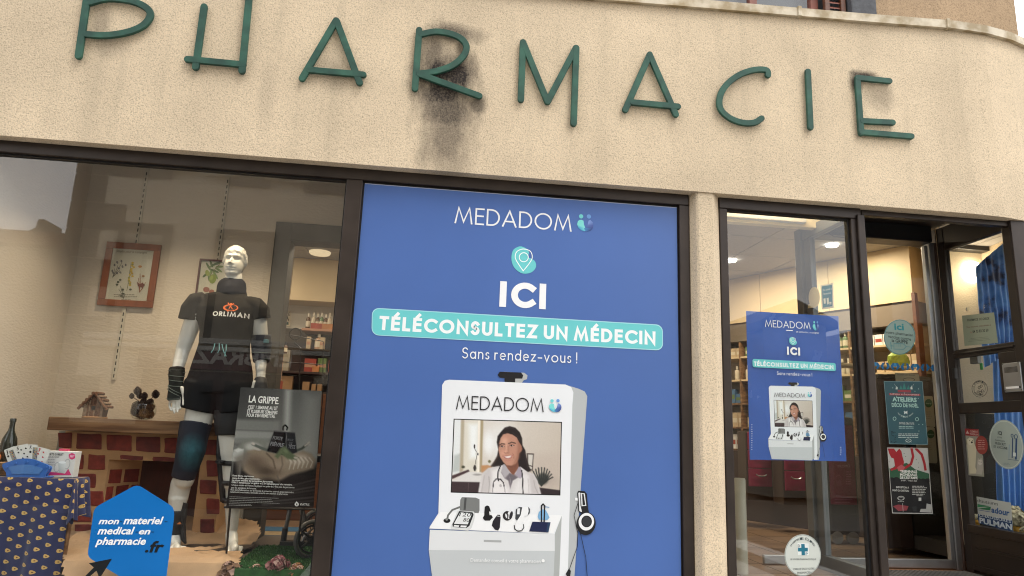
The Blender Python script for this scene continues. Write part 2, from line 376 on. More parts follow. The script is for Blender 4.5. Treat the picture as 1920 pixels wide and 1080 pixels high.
def put_picture(pr, corners, nx, ny, fn, T=None):
    """corners TL TR BR BL in photo points; fn(X, Y) gives sRGB; T maps to another sheet's own coordinates"""
    a, b, c, d = [np.array(q, float) for q in corners]; u, v = np.meshgrid(np.linspace(0, 1, nx+1), np.linspace(0, 1, ny+1))
    Q = (a*(1-u)[..., None]+b*u[..., None])*(1-v)[..., None]+(d*(1-u)[..., None]+c*u[..., None])*v[..., None]; X, Y = Q[..., 0], Q[..., 1]; C = fn(X, Y)
    L = np.where(C <= .04045, C/12.92, ((C+.055)/1.055)**2.4); pr.up(); n0 = len(pr.v)
    for j in range(ny+1):
        for i in range(nx+1):
            p = (X[j, i], Y[j, i]); q = T(*p) if T else pr.p.uv(p); pr.v.append(pr.p.p3(q[0], q[1], pr.h))
    W = nx+1
    for j in range(ny):
        for i in range(nx):
            pr.f.append((n0+j*W+i, n0+j*W+i+1, n0+(j+1)*W+i+1, n0+(j+1)*W+i))
            for (y, x) in ((j, i), (j, i+1), (j+1, i+1), (j+1, i)): pr.c.append((L[y, x, 0], L[y, x, 1], L[y, x, 2], 1))
def doctor(X0, Y0):
    X, Y = (X0-840)*5.282, (Y0-780)*5.282; HR = '#231b1b'; SK = '#c0907a'
    ops = [('g', (60, 100), (1120, 500), '#d9d5cd', '#c3b8aa'), ('e', 520, 260, 260, 330, 0, '#e9eceb', .9, .75), ('g', (0, 720), (0, 300), '#a79c92', '#c9c0b5', 0.0),
     ('p', [(60, 20), (135, 30), (120, 560), (40, 580)], '#e3e8e8', 14), ('p', [(40, 560), (60, 390), (125, 370), (120, 545)], '#a9b0ac', 20, .7), ('p', [(128, 30), (165, 32), (150, 540), (115, 560)], '#b0a690', 10), ('p', [(165, 35), (300, 40), (290, 560), (155, 545)], '#d8d4c6', 12), ('p', [(205, 80), (300, 80), (290, 420), (215, 420)], '#eef3f3', 40, .9),
     ('p', [(298, 38), (322, 39), (312, 560), (288, 560)], '#efe9dc', 6), ('p', [(322, 39), (350, 40), (335, 560), (312, 560)], '#a69878', 8), ('e', 400, 270, 70, 170, 0, '#f0f4f4', .8, .7),
     ('e', 980, 640, 170, 90, 0, '#8f857e', .9, .5), ('p', [(850, 380), (1110, 360), (1105, 720), (870, 700)], '#bdb0a4', 60, .6), ('p', [(330, 490), (390, 485), (440, 500), (430, 560), (330, 560)], '#b98a5e', 8), ('e', 410, 450, 18, 18, 0, '#6c6a48', .4),
     ('p', [(780, 368), (850, 372), (838, 545), (780, 520)], '#3f3330', 4), ('p', [(792, 380), (840, 382), (830, 530), (792, 510)], '#cfcbc2', 5), ('l', [(790, 485), (838, 500)], 9, '#3f3330', 4),
     ('p', [(40, 590), (200, 530), (215, 548), (40, 625)], '#473436', 5), ('p', [(40, 640), (205, 555), (330, 555), (330, 660), (40, 660)], '#d8d6d2', 8), ('p', [(30, 648), (320, 655), (310, 765), (20, 765)], '#3c2f32', 6), ('p', [(200, 660), (206, 660), (200, 760), (194, 760)], '#544548', 4),
     ('p', [(880, 705), (1110, 735), (1110, 790), (890, 780)], '#30262a', 6), ('l', [(262, 285), (256, 310), (290, 370), (270, 480)], 6, '#403a3a', 4), ('e', 262, 300, 11, 24, 0, '#2a2627', .3), ('e', 288, 375, 20, 20, 0, '#d0cfca', .3), ('e', 296, 378, 10, 14, 0, '#3a3536', .4), ('e', 265, 515, 17, 36, 0, '#332f2c', .3), ('e', 150, 505, 22, 18, 0, '#4c4c3c', .4), ('e', 290, 580, 60, 14, 0, '#8a8683', .6, .7)]
    for a in range(-75, 90, 15):
        r_ = np.radians(a); x1, y1 = 925+115*np.sin(r_), 640-130*np.cos(r_)
        ops += [('l', [(925, 690), ((925+x1)/2+15*np.sin(r_*2), (680+y1)/2-12), (x1, y1)], 13, '#2c302e' if a % 2 else '#3a3f3b', 7)]
    ops += [('e', 940, 620, 70, 75, 0, '#2c302e', .5, .8),
     # hair behind
     ('p', [(520, 160), (560, 115), (610, 100), (665, 115), (710, 160), (733, 220), (738, 290), (765, 340), (780, 430), (800, 500), (822, 545), (780, 560), (700, 530), (560, 520), (480, 510), (425, 500), (450, 460), (485, 400), (497, 330), (482, 260), (490, 200)], HR, 6),
     ('l', [(497, 390), (465, 450), (430, 495)], 18, '#4a3a35', 12, .7), ('l', [(780, 420), (800, 490), (815, 530)], 8, '#4b403d', 8, .6), ('l', [(755, 350), (770, 440), (790, 520)], 6, '#43383a', 6, .6), ('l', [(560, 130), (610, 112), (670, 130)], 9, '#453b3c', 10, .6),
     # neck
     ('p', [(560, 460), (690, 440), (705, 540), (640, 590), (590, 540)], '#8f614e', 8), ('p', [(560, 460), (650, 490), (690, 450), (690, 520), (600, 520)], '#6f4638', 20, .8),
     # coat
     ('p', [(298, 765), (318, 640), (345, 560), (400, 515), (510, 495), (560, 480), (640, 590), (715, 500), (790, 555), (850, 575), (885, 640), (922, 775)], '#d5d2d1', 5), ('p', [(345, 560), (400, 515), (500, 500), (430, 640), (400, 765), (330, 765)], '#bcb7b6', 30, .55), ('p', [(780, 560), (850, 575), (885, 640), (915, 770), (830, 770)], '#b9b3b2', 25, .55),
     ('p', [(430, 540), (500, 520), (520, 640), (600, 730), (580, 765), (440, 765)], '#e9e7e6', 25, .8), ('p', [(740, 560), (800, 590), (810, 765), (640, 765), (690, 640)], '#e6e4e3', 25, .7),
     ('l', [(405, 600), (410, 680), (400, 760)], 7, '#8f8988', 10, .7), ('l', [(360, 590), (345, 680), (330, 760)], 6, '#98918f', 12, .6), ('l', [(850, 640), (860, 700), (890, 765)], 6, '#8f8886', 10, .6), ('l', [(790, 620), (800, 700), (800, 765)], 5, '#a09997', 8, .6),
     # blouse
     ('p', [(555, 478), (600, 545), (640, 590), (690, 560), (715, 500), (735, 560), (720, 615), (690, 610), (640, 640), (616, 728), (595, 640), (560, 620), (525, 560)], '#8d868a', 5), ('p', [(545, 480), (560, 476), (612, 560), (560, 612), (525, 545)], '#aeaaae', 5), ('p', [(700, 500), (722, 520), (735, 600), (715, 620), (665, 580)], '#a49ca8', 5), ('p', [(610, 565), (655, 585), (690, 610), (640, 640), (617, 700), (600, 640), (575, 615)], '#6d666c', 6), ('l', [(612, 600), (618, 690)], 5, '#bcb6ba', 5, .6),
     ('p', [(590, 520), (690, 500), (655, 585), (625, 560)], '#7d503f', 8, .9),
     # stethoscope
     ('l', [(520, 490), (498, 545), (492, 600), (500, 640)], 13, '#272429', 4), ('l', [(447, 700), (452, 650), (480, 622), (520, 625), (548, 660), (556, 700)], 11, '#2b282d', 4), ('l', [(730, 540), (738, 620), (742, 765)], 12, '#232025', 4), ('l', [(447, 700), (440, 755)], 7, '#8e8a8c', 4), ('l', [(556, 700), (566, 755)], 7, '#8e8a8c', 4), ('e', 520, 690, 15, 17, 0, '#b8b4b4', .3),
     # face
     ('p', [(520, 215), (545, 180), (590, 170), (640, 185), (685, 215), (712, 270), (728, 300), (722, 350), (705, 370), (695, 430), (670, 470), (625, 492), (580, 487), (545, 455), (515, 405), (500, 340), (500, 270)], '#ba8a75', 6),
     ('e', 560, 250, 60, 70, 0, '#d5a78f', 1.0, .85), ('e', 545, 370, 50, 60, 0, '#cf9c86', 1.0, .8), ('e', 600, 460, 46, 28, 0, '#c08d77', 1.0, .7), ('e', 655, 360, 34, 48, 0, '#bd8973', 1.0, .6), ('p', [(690, 230), (728, 290), (705, 420), (650, 480), (680, 400), (690, 320)], '#8a5c4a', 22, .65), ('e', 722, 325, 14, 32, 0, '#a5715c', .5),
     ('e', 535, 300, 34, 18, -5, '#99705e', .9, .65), ('e', 630, 292, 36, 18, -5, '#8f6352', .9, .7), ('l', [(508, 290), (530, 274), (560, 278)], 9, '#2f211d', 7), ('l', [(598, 274), (630, 260), (668, 270)], 9, '#2a1d1a', 7),
     ('e', 535, 303, 18, 7, -4, '#d8cac2', .3, .8), ('e', 632, 294, 19, 7, -4, '#cdbfb7', .3, .8), ('e', 534, 302, 9, 8, 0, '#241816', .3), ('e', 631, 293, 9.5, 8, 0, '#201513', .3), ('l', [(514, 300), (534, 293), (556, 301)], 4, '#2a1c19', 3), ('l', [(610, 292), (632, 284), (656, 292)], 4, '#261916', 3),
     ('l', [(578, 290), (574, 340), (566, 358)], 9, '#dcae97', 9, .7), ('e', 578, 348, 13, 10, 0, '#d6a58d', .9, .8), ('l', [(556, 362), (574, 370), (604, 362)], 5, '#7c4c3d', 6, .9), ('l', [(600, 300), (600, 350)], 8, '#8f6250', 14, .5), ('l', [(545, 385), (538, 400)], 4, '#8a5747', 6, .6), ('l', [(640, 370), (655, 400), (650, 420)], 4, '#7b4c3e', 8, .7),
     ('p', [(548, 397), (575, 391), (610, 392), (640, 386), (629, 412), (603, 426), (576, 424), (558, 413)], '#a5625a', 5), ('p', [(557, 400), (590, 398), (630, 392), (618, 408), (598, 417), (576, 415)], '#e9e1dc', 5), ('l', [(560, 436), (595, 446), (622, 436)], 7, '#b5756a', 8, .7), ('l', [(558, 402), (590, 410), (628, 398)], 2, '#c9bdb8', 3, .5),
     ('p', [(500, 330), (497, 250), (515, 190), (560, 150), (620, 150), (680, 185), (720, 240), (730, 290), (705, 260), (680, 210), (640, 182), (590, 170), (545, 182), (520, 220), (508, 265)], HR, 6), ('l', [(515, 210), (550, 172), (600, 158)], 5, '#3d3231', 6, .7), ('l', [(640, 165), (690, 205), (716, 250)], 5, '#40353a', 6, .7)]
    return paint(X, Y, '#cfc6b8', ops)
def bed_scene(X, Y):
    ops = [('g', (452, 740), (600, 740), '#424240', '#8d8d88'), ('g', (500, 727), (500, 860), '#303030', '#85857f', .45), ('p', [(535, 730), (546, 730), (541, 842), (532, 842)], '#b5b5af', 7, .7), ('p', [(572, 740), (604, 740), (598, 850), (566, 850)], '#9a9a95', 14, .5),
     ('p', [(440, 786), (524, 790), (522, 830), (436, 832)], '#73736f', 4), ('l', [(440, 806), (523, 809)], 1.6, '#595956', 2), ('p', [(440, 808), (522, 811), (521, 822), (438, 821)], '#8e8e89', 3, .7),
     ('g', (500, 880), (500, 952), '#2c2b2a', '#141312', 0), ('p', [(420, 862), (610, 870), (600, 960), (415, 960)], '#232120', 14), ('p', [(444, 838), (458, 826), (480, 822), (500, 828), (520, 826), (524, 850), (470, 860), (444, 850)], '#76766f', 4), ('e', 474, 838, 22, 12, 4, '#a8a79f', .7), ('e', 512, 834, 14, 9, 0, '#96958e', .7),
     ('p', [(436, 846), (457, 842), (456, 863), (434, 866)], '#a6a6a0', 2), ('p', [(437, 844), (447, 840), (457, 843), (446, 848)], '#c0c0ba', 2), ('l', [(437, 866), (434, 892)], 3, '#5b5a57', 2), ('l', [(451, 864), (449, 896)], 3, '#4b4a48', 2), ('e', 441, 838, 5, 5, 0, '#6b6b68', .6),
     ('p', [(454, 866), (464, 846), (482, 841), (500, 846), (520, 851), (545, 853), (568, 845), (584, 851), (592, 862), (588, 878), (568, 886), (545, 891), (522, 902), (500, 906), (474, 898), (456, 882)], '#837463', 4), ('e', 560, 862, 34, 16, -3, '#bdb1a1', .9, .9), ('e', 478, 868, 34, 22, 8, '#5a4c41', 1.0, .9), ('e', 500, 884, 40, 18, 5, '#40362d', 1.0, .8), ('e', 524, 872, 26, 14, 0, '#8d7e6e', 1.0, .8), ('l', [(500, 850), (512, 862), (516, 878)], 2, '#3a3028', 4, .7), ('l', [(528, 856), (530, 872), (524, 886)], 2, '#5a4d42', 4, .7), ('p', [(440, 858), (458, 848), (470, 850), (460, 872), (446, 890)], '#6e665d', 6, .8)]
    for k in range(6): ops += [('l', [(536+8*k, 856+.5*k), (542+8*k, 866), (538+8*k, 882-.8*k)], 1.8, '#877a6a', 2.4, .8), ('l', [(540+8*k, 856+.5*k), (546+8*k, 866), (542+8*k, 880-.8*k)], 1.6, '#cfc5b7', 2.4, .7)]
    ops += [('e', 482, 842, 10, 3, 15, '#a8a29a', .6), ('l', [(474, 833), (490, 840), (504, 845)], 5, '#565a54', 2), ('e', 475, 832, 5, 3.4, 30, '#b0a89f', .5), ('l', [(553, 846), (566, 841), (576, 833)], 4.4, '#42463f', 2), ('l', [(572, 836), (580, 829)], 3, '#a59e95', 1.6), ('l', [(576, 834), (582, 834)], 1.4, '#a59e95', 1.2),
     ('p', [(514, 808), (537, 810), (536, 848), (533, 854), (500, 846)], '#1a1a1b', 1.2), ('p', [(537, 810), (553, 811), (557, 848), (546, 852), (536, 848)], '#29292b', 1.2), ('l', [(537, 811), (536.5, 848)], 1, '#6b6b6c', 1), ('l', [(515, 809), (552, 811.5)], 1.2, '#4a4a4b', 1.2), ('e', 510, 828, 8, 20, 20, '#3a3a3b', 1, .5), ('l', [(531, 806), (531, 800), (535, 797), (539, 801), (538, 806)], 2.8, '#131314', 1.2),
     ('p', [(526, 840), (534, 836), (543, 846), (553, 854), (560, 858), (556, 862), (540, 861), (528, 852), (521, 860), (515, 856)], '#59634a', 2.5), ('e', 555, 858.5, 6, 2.8, 15, '#b0a598', .5), ('e', 536, 846, 8, 5, 40, '#727c60', .9, .7),
     ('e', 505, 906, 34, 16, 8, '#191817', 1.0), ('e', 462, 900, 24, 14, 0, '#1c1a19', 1.0), ('e', 565, 892, 40, 12, -10, '#2a2725', 1.0, .8), ('l', [(520, 892), (524, 905), (516, 916)], 3, '#55504b', 3, .6)]
    for k in range(7): ops += [('l', [(534-7*k, 914+5.4*k), (600-2*k, 897+7*k)], 3.4, ['#3b3836', '#2c2a29', '#454240'][k % 3], 3, .8)]
    return paint(X, Y, '#2a2928', ops)
# ================================================================== MATERIALS OF THE PLACE
def render_mat(name, col, stains=(), scale=1.0, dark='#6d5a44'):
    """rough cast render: fine grains, pits, a few tone clouds, and soot stains with their own shape"""
    m = bpy.data.materials.new(name); m.use_nodes = True; nt = m.node_tree; b = nt.nodes['Principled BSDF']
    b.inputs['Roughness'].default_value = .95; b.inputs['Specular IOR Level'].default_value = .15
    tc = N(nt, 'ShaderNodeTexCoord'); co = tc.outputs['Object']
    n1 = N(nt, 'ShaderNodeTexNoise'); n1.inputs['Scale'].default_value = 135*scale; n1.inputs['Detail'].default_value = 3; nt.links.new(co, n1.inputs[0])
    n2 = N(nt, 'ShaderNodeTexNoise'); n2.inputs['Scale'].default_value = 2.0; n2.inputs['Detail'].default_value = 6; nt.links.new(co, n2.inputs[0])
    vo = N(nt, 'ShaderNodeTexVoronoi'); vo.inputs['Scale'].default_value = 62*scale; nt.links.new(co, vo.inputs[0])
    r1 = N(nt, 'ShaderNodeValToRGB'); e = r1.color_ramp.elements; e[0].position = .33; e[1].position = .45
    c = lin(col); dk = lin(dark); e[0].color = (*[c[i]*.66+dk[i]*.12 for i in range(3)], 1); e[1].color = (*c, 1)
    x = e.new(.64); x.color = (*[min(.9, q*1.12) for q in c], 1); nt.links.new(n1.outputs['Fac'], r1.inputs[0])
    mr = N(nt, 'ShaderNodeMapRange'); mr.inputs['From Min'].default_value = .3; mr.inputs['From Max'].default_value = .7
    mr.inputs['To Min'].default_value = .88; mr.inputs['To Max'].default_value = 1.08; nt.links.new(n2.outputs['Fac'], mr.inputs[0])
    sc = N(nt, 'ShaderNodeVectorMath', operation='SCALE'); nt.links.new(r1.outputs[0], sc.inputs[0]); nt.links.new(mr.outputs[0], sc.inputs['Scale'])
    ms = N(nt, 'ShaderNodeMapping'); ms.inputs['Scale'].default_value = (5.5, 1, .35); nt.links.new(co, ms.inputs[0])
    n3 = N(nt, 'ShaderNodeTexNoise'); n3.inputs['Scale'].default_value = 1.6; n3.inputs['Detail'].default_value = 7; nt.links.new(ms.outputs[0], n3.inputs[0])
    r3 = N(nt, 'ShaderNodeMapRange'); r3.inputs['From Min'].default_value = .52; r3.inputs['From Max'].default_value = .74; r3.inputs['To Max'].default_value = .17; nt.links.new(n3.outputs['Fac'], r3.inputs[0])
    m3 = N(nt, 'ShaderNodeMixRGB'); nt.links.new(r3.outputs[0], m3.inputs[0]); nt.links.new(sc.outputs[0], m3.inputs[1]); m3.inputs[2].default_value = (.40*c[0], .42*c[1], .42*c[2], 1)
    cur = m3.outputs[0]
    if stains:
        sp = N(nt, 'ShaderNodeSeparateXYZ'); nt.links.new(co, sp.inputs[0])
        ng = N(nt, 'ShaderNodeTexNoise'); ng.inputs['Scale'].default_value = 9; ng.inputs['Detail'].default_value = 8; ng.inputs['Roughness'].default_value = .7
        mpn = N(nt, 'ShaderNodeMapping'); mpn.inputs['Scale'].default_value = (1.6, 1, .55); nt.links.new(co, mpn.inputs[0]); nt.links.new(mpn.outputs[0], ng.inputs[0])
        nf = N(nt, 'ShaderNodeTexNoise'); nf.inputs['Scale'].default_value = 120; nt.links.new(co, nf.inputs[0])
        tot = None
        for (cx, cz, rx, rz, k) in stains:
            dx = mathn(nt, 'DIVIDE', mathn(nt, 'SUBTRACT', sp.outputs[0], cx), rx); dz = mathn(nt, 'DIVIDE', mathn(nt, 'SUBTRACT', sp.outputs[2], cz), rz)
            d = mathn(nt, 'SQRT', mathn(nt, 'ADD', mathn(nt, 'MULTIPLY', dx, dx), mathn(nt, 'MULTIPLY', dz, dz)))
            d = mathn(nt, 'ADD', d, mathn(nt, 'MULTIPLY', mathn(nt, 'SUBTRACT', .5, ng.outputs['Fac']), 1.5))
            v = mathn(nt, 'MULTIPLY', mathn(nt, 'SUBTRACT', 1.35, d), 1.05, True); v = mathn(nt, 'MULTIPLY', v, k)
            tot = v if tot is None else mathn(nt, 'MAXIMUM', tot, v)
        tot = mathn(nt, 'MULTIPLY', tot, mathn(nt, 'ADD', .72, mathn(nt, 'MULTIPLY', nf.outputs['Fac'], .5)), True)
        mxx = N(nt, 'ShaderNodeMixRGB'); nt.links.new(tot, mxx.inputs[0]); nt.links.new(cur, mxx.inputs[1]); mxx.inputs[2].default_value = (.040, .034, .032, 1)
        cur = mxx.outputs[0]
    nt.links.new(cur, b.inputs['Base Color'])
    h = mathn(nt, 'ADD', n1.outputs['Fac'], mathn(nt, 'MULTIPLY', vo.outputs['Distance'], .5))
    bn = N(nt, 'ShaderNodeBump'); bn.inputs['Strength'].default_value = .55; bn.inputs['Distance'].default_value = .0035/scale
    nt.links.new(h, bn.inputs['Height']); nt.links.new(bn.outputs[0], b.inputs['Normal'])
    return m
def P_(px, py, Y=-.08): q = at(px, py, Y); return q.x, q.z
STAINS = []
for (px, py, rx, rz, k) in [(822, 138, .12, .12, 1.0), (862, 140, .09, .12, 1.0), (830, 172, .15, .12, .95), (840, 205, .15, .15, .85), (838, 255, .13, .20, .66), (842, 300, .12, .14, .42), (812, 120, .07, .2, .7), (850, 62, .14, .05, .75), (892, 197, .05, .06, .75), (865, 100, .03, .14, .6),
                            (1620, 142, .10, .035, .95), (1604, 155, .045, .07, .85), (1650, 185, .10, .10, .42), (190, 45, .05, .12, .4), (205, 90, .09, .06, .25), (622, 125, .1, .05, .25), (635, 155, .08, .07, .22), (500, 185, .05, .2, .16)]:
    x, z = P_(px, py); STAINS.append((x, z, rx*(1.2 if 700 < px < 900 else 1), rz*(1.2 if 700 < px < 900 else 1), k))
FASC = render_mat('beige_roughcast', (.68, .56, .40), STAINS)
UPW = render_mat('tan_roughcast', (.40, .29, .185), scale=.7)
PLAST = mat('cream_wallpaper', (.56, .50, .42), .9, var=(1.2, .05), bump=(38, .6, .006), stretch=(1, 1, 2.2))
PLASTW = mat('white_plaster', (.66, .62, .54), .9, var=(1.2, .05), bump=(60, .55, .005))
BROWN = mat('brown_anodised_frame', (.038, .028, .023), .42, .35, var=(5, .3), bump=(300, .05))
BROWN2 = mat('dark_brown_frame', (.022, .015, .012), .42, .2, var=(4, .2))
BLACKG = mat('black_glazing_gasket', (.006, .006, .007), .6)
ALU = mat('silver_aluminium', (.42, .43, .44), .34, .85, var=(9, .08))
ALUG = mat('grey_aluminium', (.16, .17, .175), .45, .5, var=(6, .1))
COPE = mat('painted_metal_coping', (.60, .53, .40), .5, .1, var=(6, .12, '#9c8a68', 9))
GREYF = mat('charcoal_door_frame', (.045, .043, .040), .55, var=(7, .15))
CEIL = mat('ceiling_panel', (.40, .385, .37), .9, var=(30, .05))
WOODL = mat('oak_plank', (.24, .135, .062), .5, var=(7, .22, '#5a3b1f', 6), bump=(40, .15), stretch=(.35, 4, 6))
WOODD = mat('brown_wood', (.12, .045, .02), .45, var=(6, .25), stretch=(.5, 4, 6))
WHITEP = mat('white_painted', (.72, .72, .70), .5, var=(4, .04))
BLACKP = mat('black_painted', (.012, .012, .013), .4, var=(6, .15))

# ================================================================== GROUND
ZS = -.62
g = MB(); g.box(-300, 300, -300, 300, ZS-.3, ZS-.12); g.build('ground', mat('far_ground', (.12, .11, .09), .95, var=(.3, .2)), kind='structure')
g = MB(); g.box(-60, 60, -8.0, -1.9, ZS-.116, ZS-.11); g.build('road', mat('asphalt', (.055, .055, .055), .85, var=(14, .25), bump=(90, .4, .004)), kind='structure')
PAVE = mat('pavement_concrete', (.27, .25, .23), .85, var=(3, .12), bump=(70, .3, .003))
g = MB(); g.bbox(-60, 60, -1.75, -.04, ZS-.11, ZS, .005); g.build('pavement', PAVE, kind='structure')
g = MB(); g.bbox(-60, 60, -9.0, -8.0, ZS-.11, ZS, .005); g.build('pavement', mat('dark_pavement', (.11, .10, .09), .85, var=(3, .2)), kind='structure')
g = MB()
for k in range(60): g.bbox(-30+k, -29.01+k, -1.895, -1.755, ZS-.11, ZS+.004, .012)
g.build('kerb', mat('kerb_granite', (.30, .29, .28), .8, var=(20, .2)), kind='structure')
g = MB()
for k in range(7): g.box(-1.2+k*1.0, -.7+k*1.0, -7.4, -2.6, ZS-.106, ZS-.104)
g.build('crossing_stripe', mat('road_paint', (.7, .7, .68), .7, var=(9, .12)), kind='stuff')

# ================================================================== THE SHOP BUILDING
bld = thing('pharmacy_building', 'pharmacy front with beige roughcast band above brown framed shop windows', 'building', (1, .2, ZS))
FB = at(960, 331, -.08).z            # underside of the band
XL, XR = -4.2, 3.95
# the band, curved back at its right end
cop_px = [(0, -92), (600, -42), (1090, 0), (1400, 23), (1600, 41), (1780, 55)]
cz = [at(x, y, -.08) for x, y in cop_px]
def topz(x):
    pts = [(q.x, q.z) for q in cz]
    for a, b in zip(pts, pts[1:]):
        if x <= b[0]: return a[1]+(b[1]-a[1])*(x-a[0])/(b[0]-a[0])
    a, b = pts[-2:]; return b[1]+(b[1]-a[1])/(b[0]-a[0])*(x-b[0])*.3
path = [(XL, -.08), (-2, -.08), (0, -.08), (1.5, -.08), (2.6, -.08), (3.2, -.08)]
cx0 = at(1790, 54, -.08).x
path += [(cx0, -.08)]
RC = 1.7
for k in range(1, 13):
    a = R_(90*k/12); path.append((cx0 + RC*math.sin(a), -.08 + RC*(1-math.cos(a))))
path += [(cx0+RC, 2.4)]
mb = MB(); top = [topz(x) for x, y in path]
for (a, b, ta, tb) in zip(path, path[1:], top, top[1:]):
    mb.quad((a[0], a[1], FB), (b[0], b[1], FB), (b[0], b[1], tb), (a[0], a[1], ta))
inn = [(XL, .10)] + [(p[0], .10) for p in path[1:7]] + [(cx0+(RC-.18)*math.sin(R_(90*k/12)), .10+(RC-.18)*(1-math.cos(R_(90*k/12)))) for k in range(1, 13)] + [(cx0+RC-.18, 2.4)]
for i in range(len(path)-1):
    a, b, c, d = path[i], path[i+1], inn[i+1], inn[i]
    mb.quad((a[0], a[1], FB), (d[0], d[1], FB), (c[0], c[1], FB), (b[0], b[1], FB))
    mb.quad((a[0], a[1], top[i]), (b[0], b[1], top[i+1]), (c[0], c[1], top[i+1]), (d[0], d[1], top[i]))
    mb.quad((d[0], d[1], FB), (d[0], d[1], top[i]), (c[0], c[1], top[i+1]), (c[0], c[1], FB))
mb.build('fascia', FASC, bld, recalc=False)
# metal coping in lengths
mb = MB()
def ring_at(i, o):
    p = path[i]; q = inn[i]; d = Vector((p[0]-q[0], p[1]-q[1])); d = d.normalized() if d.length else Vector((0, -1))
    return Vector(p)+d*o
for i in range(len(path)-1):
    a, b = ring_at(i, .028), ring_at(i+1, .028); c, d = Vector(inn[i+1]), Vector(inn[i]); za, zb = top[i]+.004, top[i+1]+.004
    h = .045
    V = [(a.x, a.y, za-.012), (b.x, b.y, zb-.012), (b.x, b.y, zb+h), (a.x, a.y, za+h), (d.x, d.y, za), (c.x, c.y, zb), (c.x, c.y, zb+h), (d.x, d.y, za+h)]
    mb.add(V, [(0, 1, 2, 3), (3, 2, 6, 7), (4, 5, 1, 0), (5, 4, 7, 6)])
mb.build('coping', COPE, bld)
for px, py in ((1779, 49), (1500, 27)):
    q = at(px, py, -.112); MB().bbox(q.x-.012, q.x+.012, -.118, .10, topz(q.x)-.014, topz(q.x)+.056, .004).build('coping_joint', COPE, bld)
# pier between the windows
zb = ZS
pl, pr_ = at(1291, 700, 0).x, 0
x0 = at(1290, 365, 0).x; x1 = at(1306.5, 366, -.07).x; x2 = at(1339, 370, -.07).x; x3 = at(1347, 372, 0).x
MB().prism([(x0+.004, .12), (x0+.004, -.002), (x1-.004, -.062), (x1+.008, -.072), (x2-.012, -.072), (x2+.006, -.06), (x3-.003, -.002), (x3-.003, .12)], zb, FB-.001, 'z').build('pier', FASC, bld)
# walls under the shop windows
MB().box(XL, x0+.003, -.03, .10, ZS, -.12).build('stall_riser', FASC, bld)
MB().box(XL-.3, XL, -.07, 1.2, ZS, FB).build('end_wall', FASC, bld)
# flat roof and the set back upper storey
MB().box(XL, cx0+.2, .10, 1.2, FB+.46, FB+.54).build('terrace', PAVE, bld)
UY = 1.2
up = thing('house_upper_storey', 'tan roughcast upper storey with a shuttered window set back above the band', 'house', (2, UY, FB+.54))
wa, wb = at(1440, 0, UY).x, at(1592, 0, UY).x
stn_l, stn_r = wb, at(1640, 20, UY).x
zbase = FB+.46
jl = wa-.75
MB().box(-6, jl-.28, UY, UY+.3, zbase, 6.5).build('wall', UPW, up)
xr_ = at(1905, 30, UY).x
MB().box(stn_r, xr_, UY, UY+.3, zbase, 6.5).build('wall', UPW, up)
MB().box(jl-.28, stn_r, UY+.001, UY+.3, 5.3, 6.5).build('wall', UPW, up)
STONE = mat('blue_grey_stone', (.09, .095, .105), .85, var=(18, .25), bump=(50, .5, .004))
STONE2 = mat('quoin_stone', (.13, .12, .10), .9, var=(10, .2), bump=(40, .4, .004))
for k in range(5):
    z0 = zbase+.02+k*.52
    MB().bbox(stn_l, stn_r, UY-.03, UY+.25, z0, z0+.505, .012).build('jamb_stone', STONE, up)
    MB().bbox(jl-.28, jl, UY-.03, UY+.25, z0, z0+.505, .012).build('jamb_stone', STONE, up)
win = MB()
RED = mat('red_brown_window_paint', (.22, .075, .05), .5, var=(8, .2))
zw = zbase+.02
for xx in (jl, (jl+wb)/2-.12, wb-.30): win.bbox(xx, xx+.07, UY+.10, UY+.16, zw, 5.2, .006)
fr = win.build('window_frame', RED, up)
MB().box(jl+.07, wb-.30, UY+.13, UY+.136, zw, 5.2, 1, 0).build('pane', [GLASS, CLEAR], fr)
MB().box(jl, wb, UY+.22, UY+.24, zw, 5.2).build('room_dark_sheet', mat('dim_room', (.10, .11, .12), .9), up)  # dark sheet behind the pane, coloured to stand in for an unlit room
sh = MB(); sx0, sx1 = wb-.215, wb-.02
sh.bbox(sx0, sx0+.045, UY+.02, UY+.06, zw, 5.1, .005); sh.bbox(sx1-.045, sx1, UY+.02, UY+.06, zw, 5.1, .005); shu = sh.build('shutter', WOODD, up)
for k in range(44):
    z0 = zw+.02+k*.05; s_ = MB(); s_.add([(sx0+.045, UY+.052, z0+.035), (sx1-.045, UY+.052, z0+.035), (sx1-.045, UY+.028, z0), (sx0+.045, UY+.028, z0),
        (sx0+.045, UY+.058, z0+.04), (sx1-.045, UY+.058, z0+.04), (sx1-.045, UY+.034, z0+.005), (sx0+.045, UY+.034, z0+.005)], [(0,1,2,3),(7,6,5,4),(0,4,5,1),(3,2,6,7),(0,3,7,4),(1,5,6,2)])
    if k == 0: sl = s_.build('slat', RED, shu)
    else:
        c = sl.copy(); COL.objects.link(c); c.location = (0, 0, .05*k)
